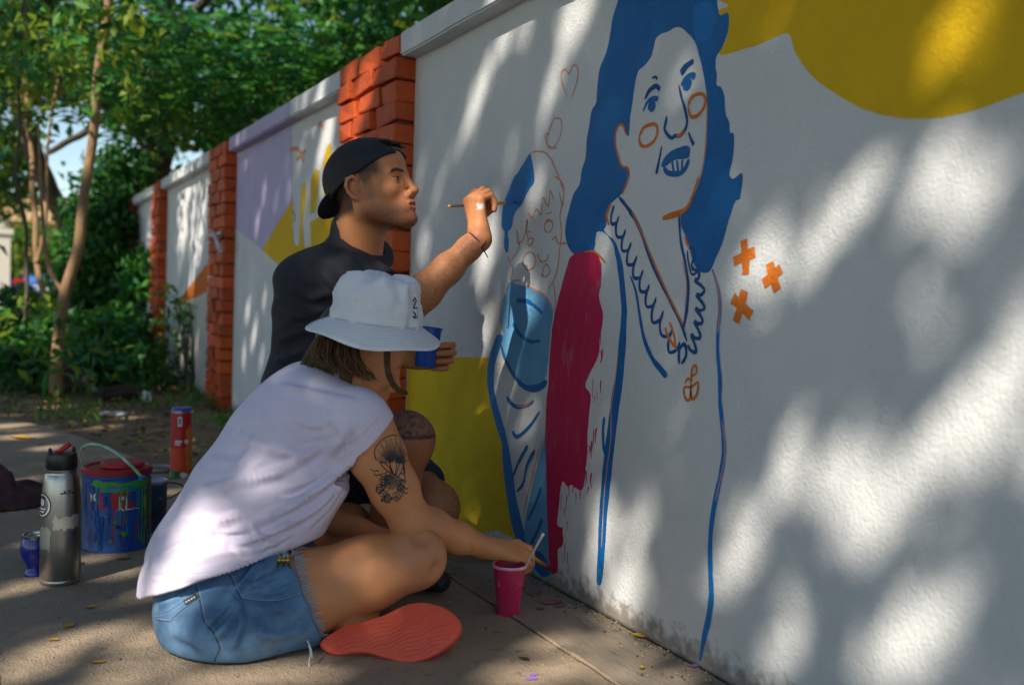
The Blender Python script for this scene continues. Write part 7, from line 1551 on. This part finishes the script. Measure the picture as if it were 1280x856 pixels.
# frayed hem: loose threads
hr = random.Random(31); M_thread = mat('loose threads', (.50, .56, .62), .9)
fr_ = MB(); ring_pts = []
dirh = (KNR - HIPR).normalized(); u1 = dirh.orthogonal().normalized(); u2 = dirh.cross(u1)
for k in range(420):
    t = hr.uniform(0, 2 * math.pi); p = dE + dirh * .004 + (u1 * math.cos(t) + u2 * math.sin(t)) * .099
    L_ = hr.uniform(.003, .020); w_ = Vector((hr.uniform(-1, 1), hr.uniform(-1, 1), hr.uniform(-1, 1))) * .006; fr_.tube([p - dirh * .006, p + dirh * L_ * .5 + w_ * .5, p + dirh * L_ + w_ + Vector((0, 0, -.003))], [.0008, .0007, .0004], 3)
fr_.tube(catmull([(-0.7125,1.86,0.0371), (-0.711,1.8529,0.0235), (-0.715,1.8485,0.0067), (-0.7135,1.8414,-0.0067)], 4), .0010, 4); fr_.tube(catmull([(-0.7154,1.8619,0.0463), (-0.7097,1.8525,0.0298), (-0.7096,1.8462,0.0162)], 4), .0009, 4)
tag(fr_.build('frayed_threads', M_thread, den), kind='stuff')
# --- keys at the hip
ky = empty('key_bunch', (-0.738,1.9815,0.1752), 'small bunch of brass keys and clips at the shirt hem', 'keys'); M_brass = mat('brass', (.55, .34, .06), .3, metal=.9)
for k, (x, y, r_) in enumerate(((352, 693, .006), (357, 697, .005), (362, 690, .007))):
    p = Vector((-0.7471,1.9478,0.1958)) + Vector((0.8874,-0.4596,0.0349)) * ((x - 352) * .0016) - Vector((-0.011,0.0545,0.9985)) * ((y - 693) * .0016)
    MB().tube([p + (Vector((0.8874,-0.4596,0.0349)) * math.cos(a) + Vector((-0.011,0.0545,0.9985)) * math.sin(a)) * r_ for a in np.linspace(0, 6.2832, 17)], .0014, 5, False).build('key_ring', M_steel, ky, True)
for k in range(3):
    p = Vector((-0.7512,1.944,0.1906)) + Vector((0.8874,-0.4596,0.0349)) * (.007 * k); q = p + (iX * (-.3 + .3 * k) + iY) * .022; MB().tube([p, p.lerp(q, .35), p.lerp(q, .4), q], [.006, .006, .0025, .002], 6).build('key', M_brass, ky, True)

# --- her coral sneakers: one sole turned to the camera
M_sole = mat('coral rubber', (.88, .11, .05), .55, (.74, .08, .04), 26, .5, bump=(90, .4, .002), col3=(.28, .05, .04), n3scale=30, n3lo=.62, n3hi=.78)
shoe = empty('sneaker', (-0.5576,1.8137,0), 'coral sneaker lying on its side with the patterned sole showing', 'shoe')
s_o = Vector((-0.5576,1.8137,0)); s_n = Vector((-0.4638,-0.7274,0.4953)).normalized(); s_x = (Vector((0.8872,-0.4585,0.0548)) - s_n * Vector((0.8872,-0.4585,0.0548)).dot(s_n)).normalized(); s_y = s_n.cross(s_x)
CAM0 = cam.matrix_world.translation
outl = [(-0.9664,0.959,0.3681), (-0.9592,0.9548,0.3596), (-0.9485,0.9492,0.3576), (-0.9364,0.943,0.3601), (-0.9242,0.9367,0.3606), (-0.9121,0.9302,0.3574), (-0.8963,0.9218,0.3532), (-0.8821,0.9144,0.353), (-0.8678,0.9073,0.358), (-0.8544,0.9007,0.3673), (-0.8438,0.8958,0.3786), (-0.8404,0.8946,0.3908), (-0.844,0.897,0.4002), (-0.8548,0.903,0.4087), (-0.8684,0.9103,0.4129), (-0.8791,0.9158,0.4133), (-0.8912,0.9219,0.4096), (-0.909,0.9307,0.3993), (-0.9267,0.9395,0.3922), (-0.9445,0.9485,0.3867), (-0.9587,0.9554,0.3773)]
def onplane(p): r = Vector(p) - CAM0; t = (s_o - CAM0).dot(s_n) / r.dot(s_n); h = CAM0 + r * t - s_o; return Vector((h.dot(s_x), h.dot(s_y)))
ol = [onplane(p) for p in outl]; ol = [Vector((p.x, p.y)) for p in catmull([(p.x, p.y, 0) for p in ol], 4, True)]
def lift(p, h): return s_o + s_x * p.x + s_y * p.y + s_n * h
cen = sum(ol, Vector((0, 0))) / len(ol); n_ = len(ol); ins = lambda k: [cen + (p - cen) * (1 - k) for p in ol]
rings = [[lift(p, -.030) for p in ins(.05)], [lift(p, -.022) for p in ins(.0)], [lift(p, -.006) for p in ins(.0)], [lift(p, -.001) for p in ins(.02)], [lift(p, .000) for p in ins(.05)]]
vs = [p for r in rings for p in r]; fs = []
for i in range(4):
    for k in range(n_): fs.append((i*n_+k, i*n_+(k+1) % n_, (i+1)*n_+(k+1) % n_, (i+1)*n_+k))
fs += [tuple(range(n_))[::-1], tuple(4*n_+k for k in range(n_))]
sole = smooth_edges(link('sole', mesh('sole', vs, fs), M_sole, shoe), 50)
# raised tread: contour ridges and a zigzag under the ball of the foot
def inside(p, k=.10):
    q = ins(k); c_ = False; j = len(q) - 1
    for i in range(len(q)):
        if (q[i].y > p.y) != (q[j].y > p.y) and p.x < (q[j].x - q[i].x) * (p.y - q[i].y) / (q[j].y - q[i].y) + q[i].x: c_ = not c_
        j = i
    return c_
xs = [p.x for p in ol]; ys = [p.y for p in ol]
for j in range(-2, 26):
    run = []
    for k in range(60):
        x = min(xs) + (max(xs) - min(xs)) * k / 59; y = min(ys) + j * .0085 + .006 * (abs((k % 12) - 6) / 6 - .5) + (x - cen.x) * .35
        p = Vector((x, y))
        if inside(p): run.append(lift(p, .0004))
        else:
            if len(run) > 3: b_ = MB(); b_.tube(run, .0007, 4); b_.build('tread_ridge', M_sole, sole)
            run = []
    if len(run) > 3: b_ = MB(); b_.tube(run, .0007, 4); b_.build('tread_ridge', M_sole, sole)
up2 = Sculpt(np.array(s_o) - np.array((.26, .26, .1)), np.array(s_o) + np.array((.26, .30, .22)), .005)
pq = lambda x, y, h: lift(Vector((x, y)), h)
x0_, x1_ = min(xs), max(xs); ym = lambda x: float(np.mean([p.y for p in ol if abs(p.x - x) < .03]))
up2.chain([pq(x0_ + .05, ym(x0_ + .05), -.05), pq(cen.x, ym(cen.x), -.055), pq(x1_ - .05, ym(x1_ - .05), -.045)], [.034, .040, .038], k=.02); up2.cut(tuple(s_o + s_n * -.02), tuple(s_n)); up2.cut((0, 0, .004), (0, 0, -1))
uv_, uf_ = up2.skin()
if len(uf_): link('upper', fast_mesh('upper', relax(uv_, uf_, 2), uf_, [mat('coral canvas', (.55, .06, .04), .9, bump=(500, .5, .002))], smooth=True), None, shoe)
sh2 = empty('sneaker', tuple(ANR), 'second coral sneaker tucked behind the bare thigh', 'shoe')
s2c = Sculpt(np.array((-0.6115,2.2271,0.0833)) - .22, np.array((-0.6115,2.2271,0.0833)) + .22, .006); s2c.chain([ANR, Vector((-0.5888,2.2353,0.0319)), Vector((-0.6857,2.1743,0.0589))], [.042, .044, .036], k=.03); s2c.cut((0, 0, .004), (0, 0, -1))
v_, f_ = s2c.skin(); link('upper', fast_mesh('upper', relax(v_, f_, 1), f_, [M_sole], smooth=True), None, sh2)
# --- her brush
TB = Vector((0,2.1458,0.0404)) + Vector((-.003, 0, 0))
brush('paintbrush', (-0.1641,2.0368,0.1396), TB, None, mat('orange handle', (.60, .25, .03), .4), mat('orange ferrule', (.62, .30, .05), .35), mat('crimson bristles', (.25, .004, .02), .5), 'short orange brush with crimson tip near the foot of the wall', .0040, .40, .74)


# ------------------------------------------------------------------ what people wear belongs to them
bpy.context.view_layer.update()
def wear(o, who):
    o.parent = who; o.matrix_parent_inverse = Matrix.Translation(who.location).inverted()
    for k in ('category', 'group'):
        if k in o: del o[k]
for who, worn in ((man, (cap_o, tsh, sho, wc)), (wom, (hat, tee, den, shoe, sh2))):
    for o in worn: wear(o, who)
for o in [q for q in bpy.data.objects if q.get('label', '').startswith('black shoe of')]: wear(o, man)
bpy.context.view_layer.update()
for who in (man, wom):
    for part in who.children:
        for sub_ in list(part.children):
            for deep in list(sub_.children):
                deep.parent = part; deep.matrix_parent_inverse = part.matrix_world.inverted()
bpy.context.view_layer.update()
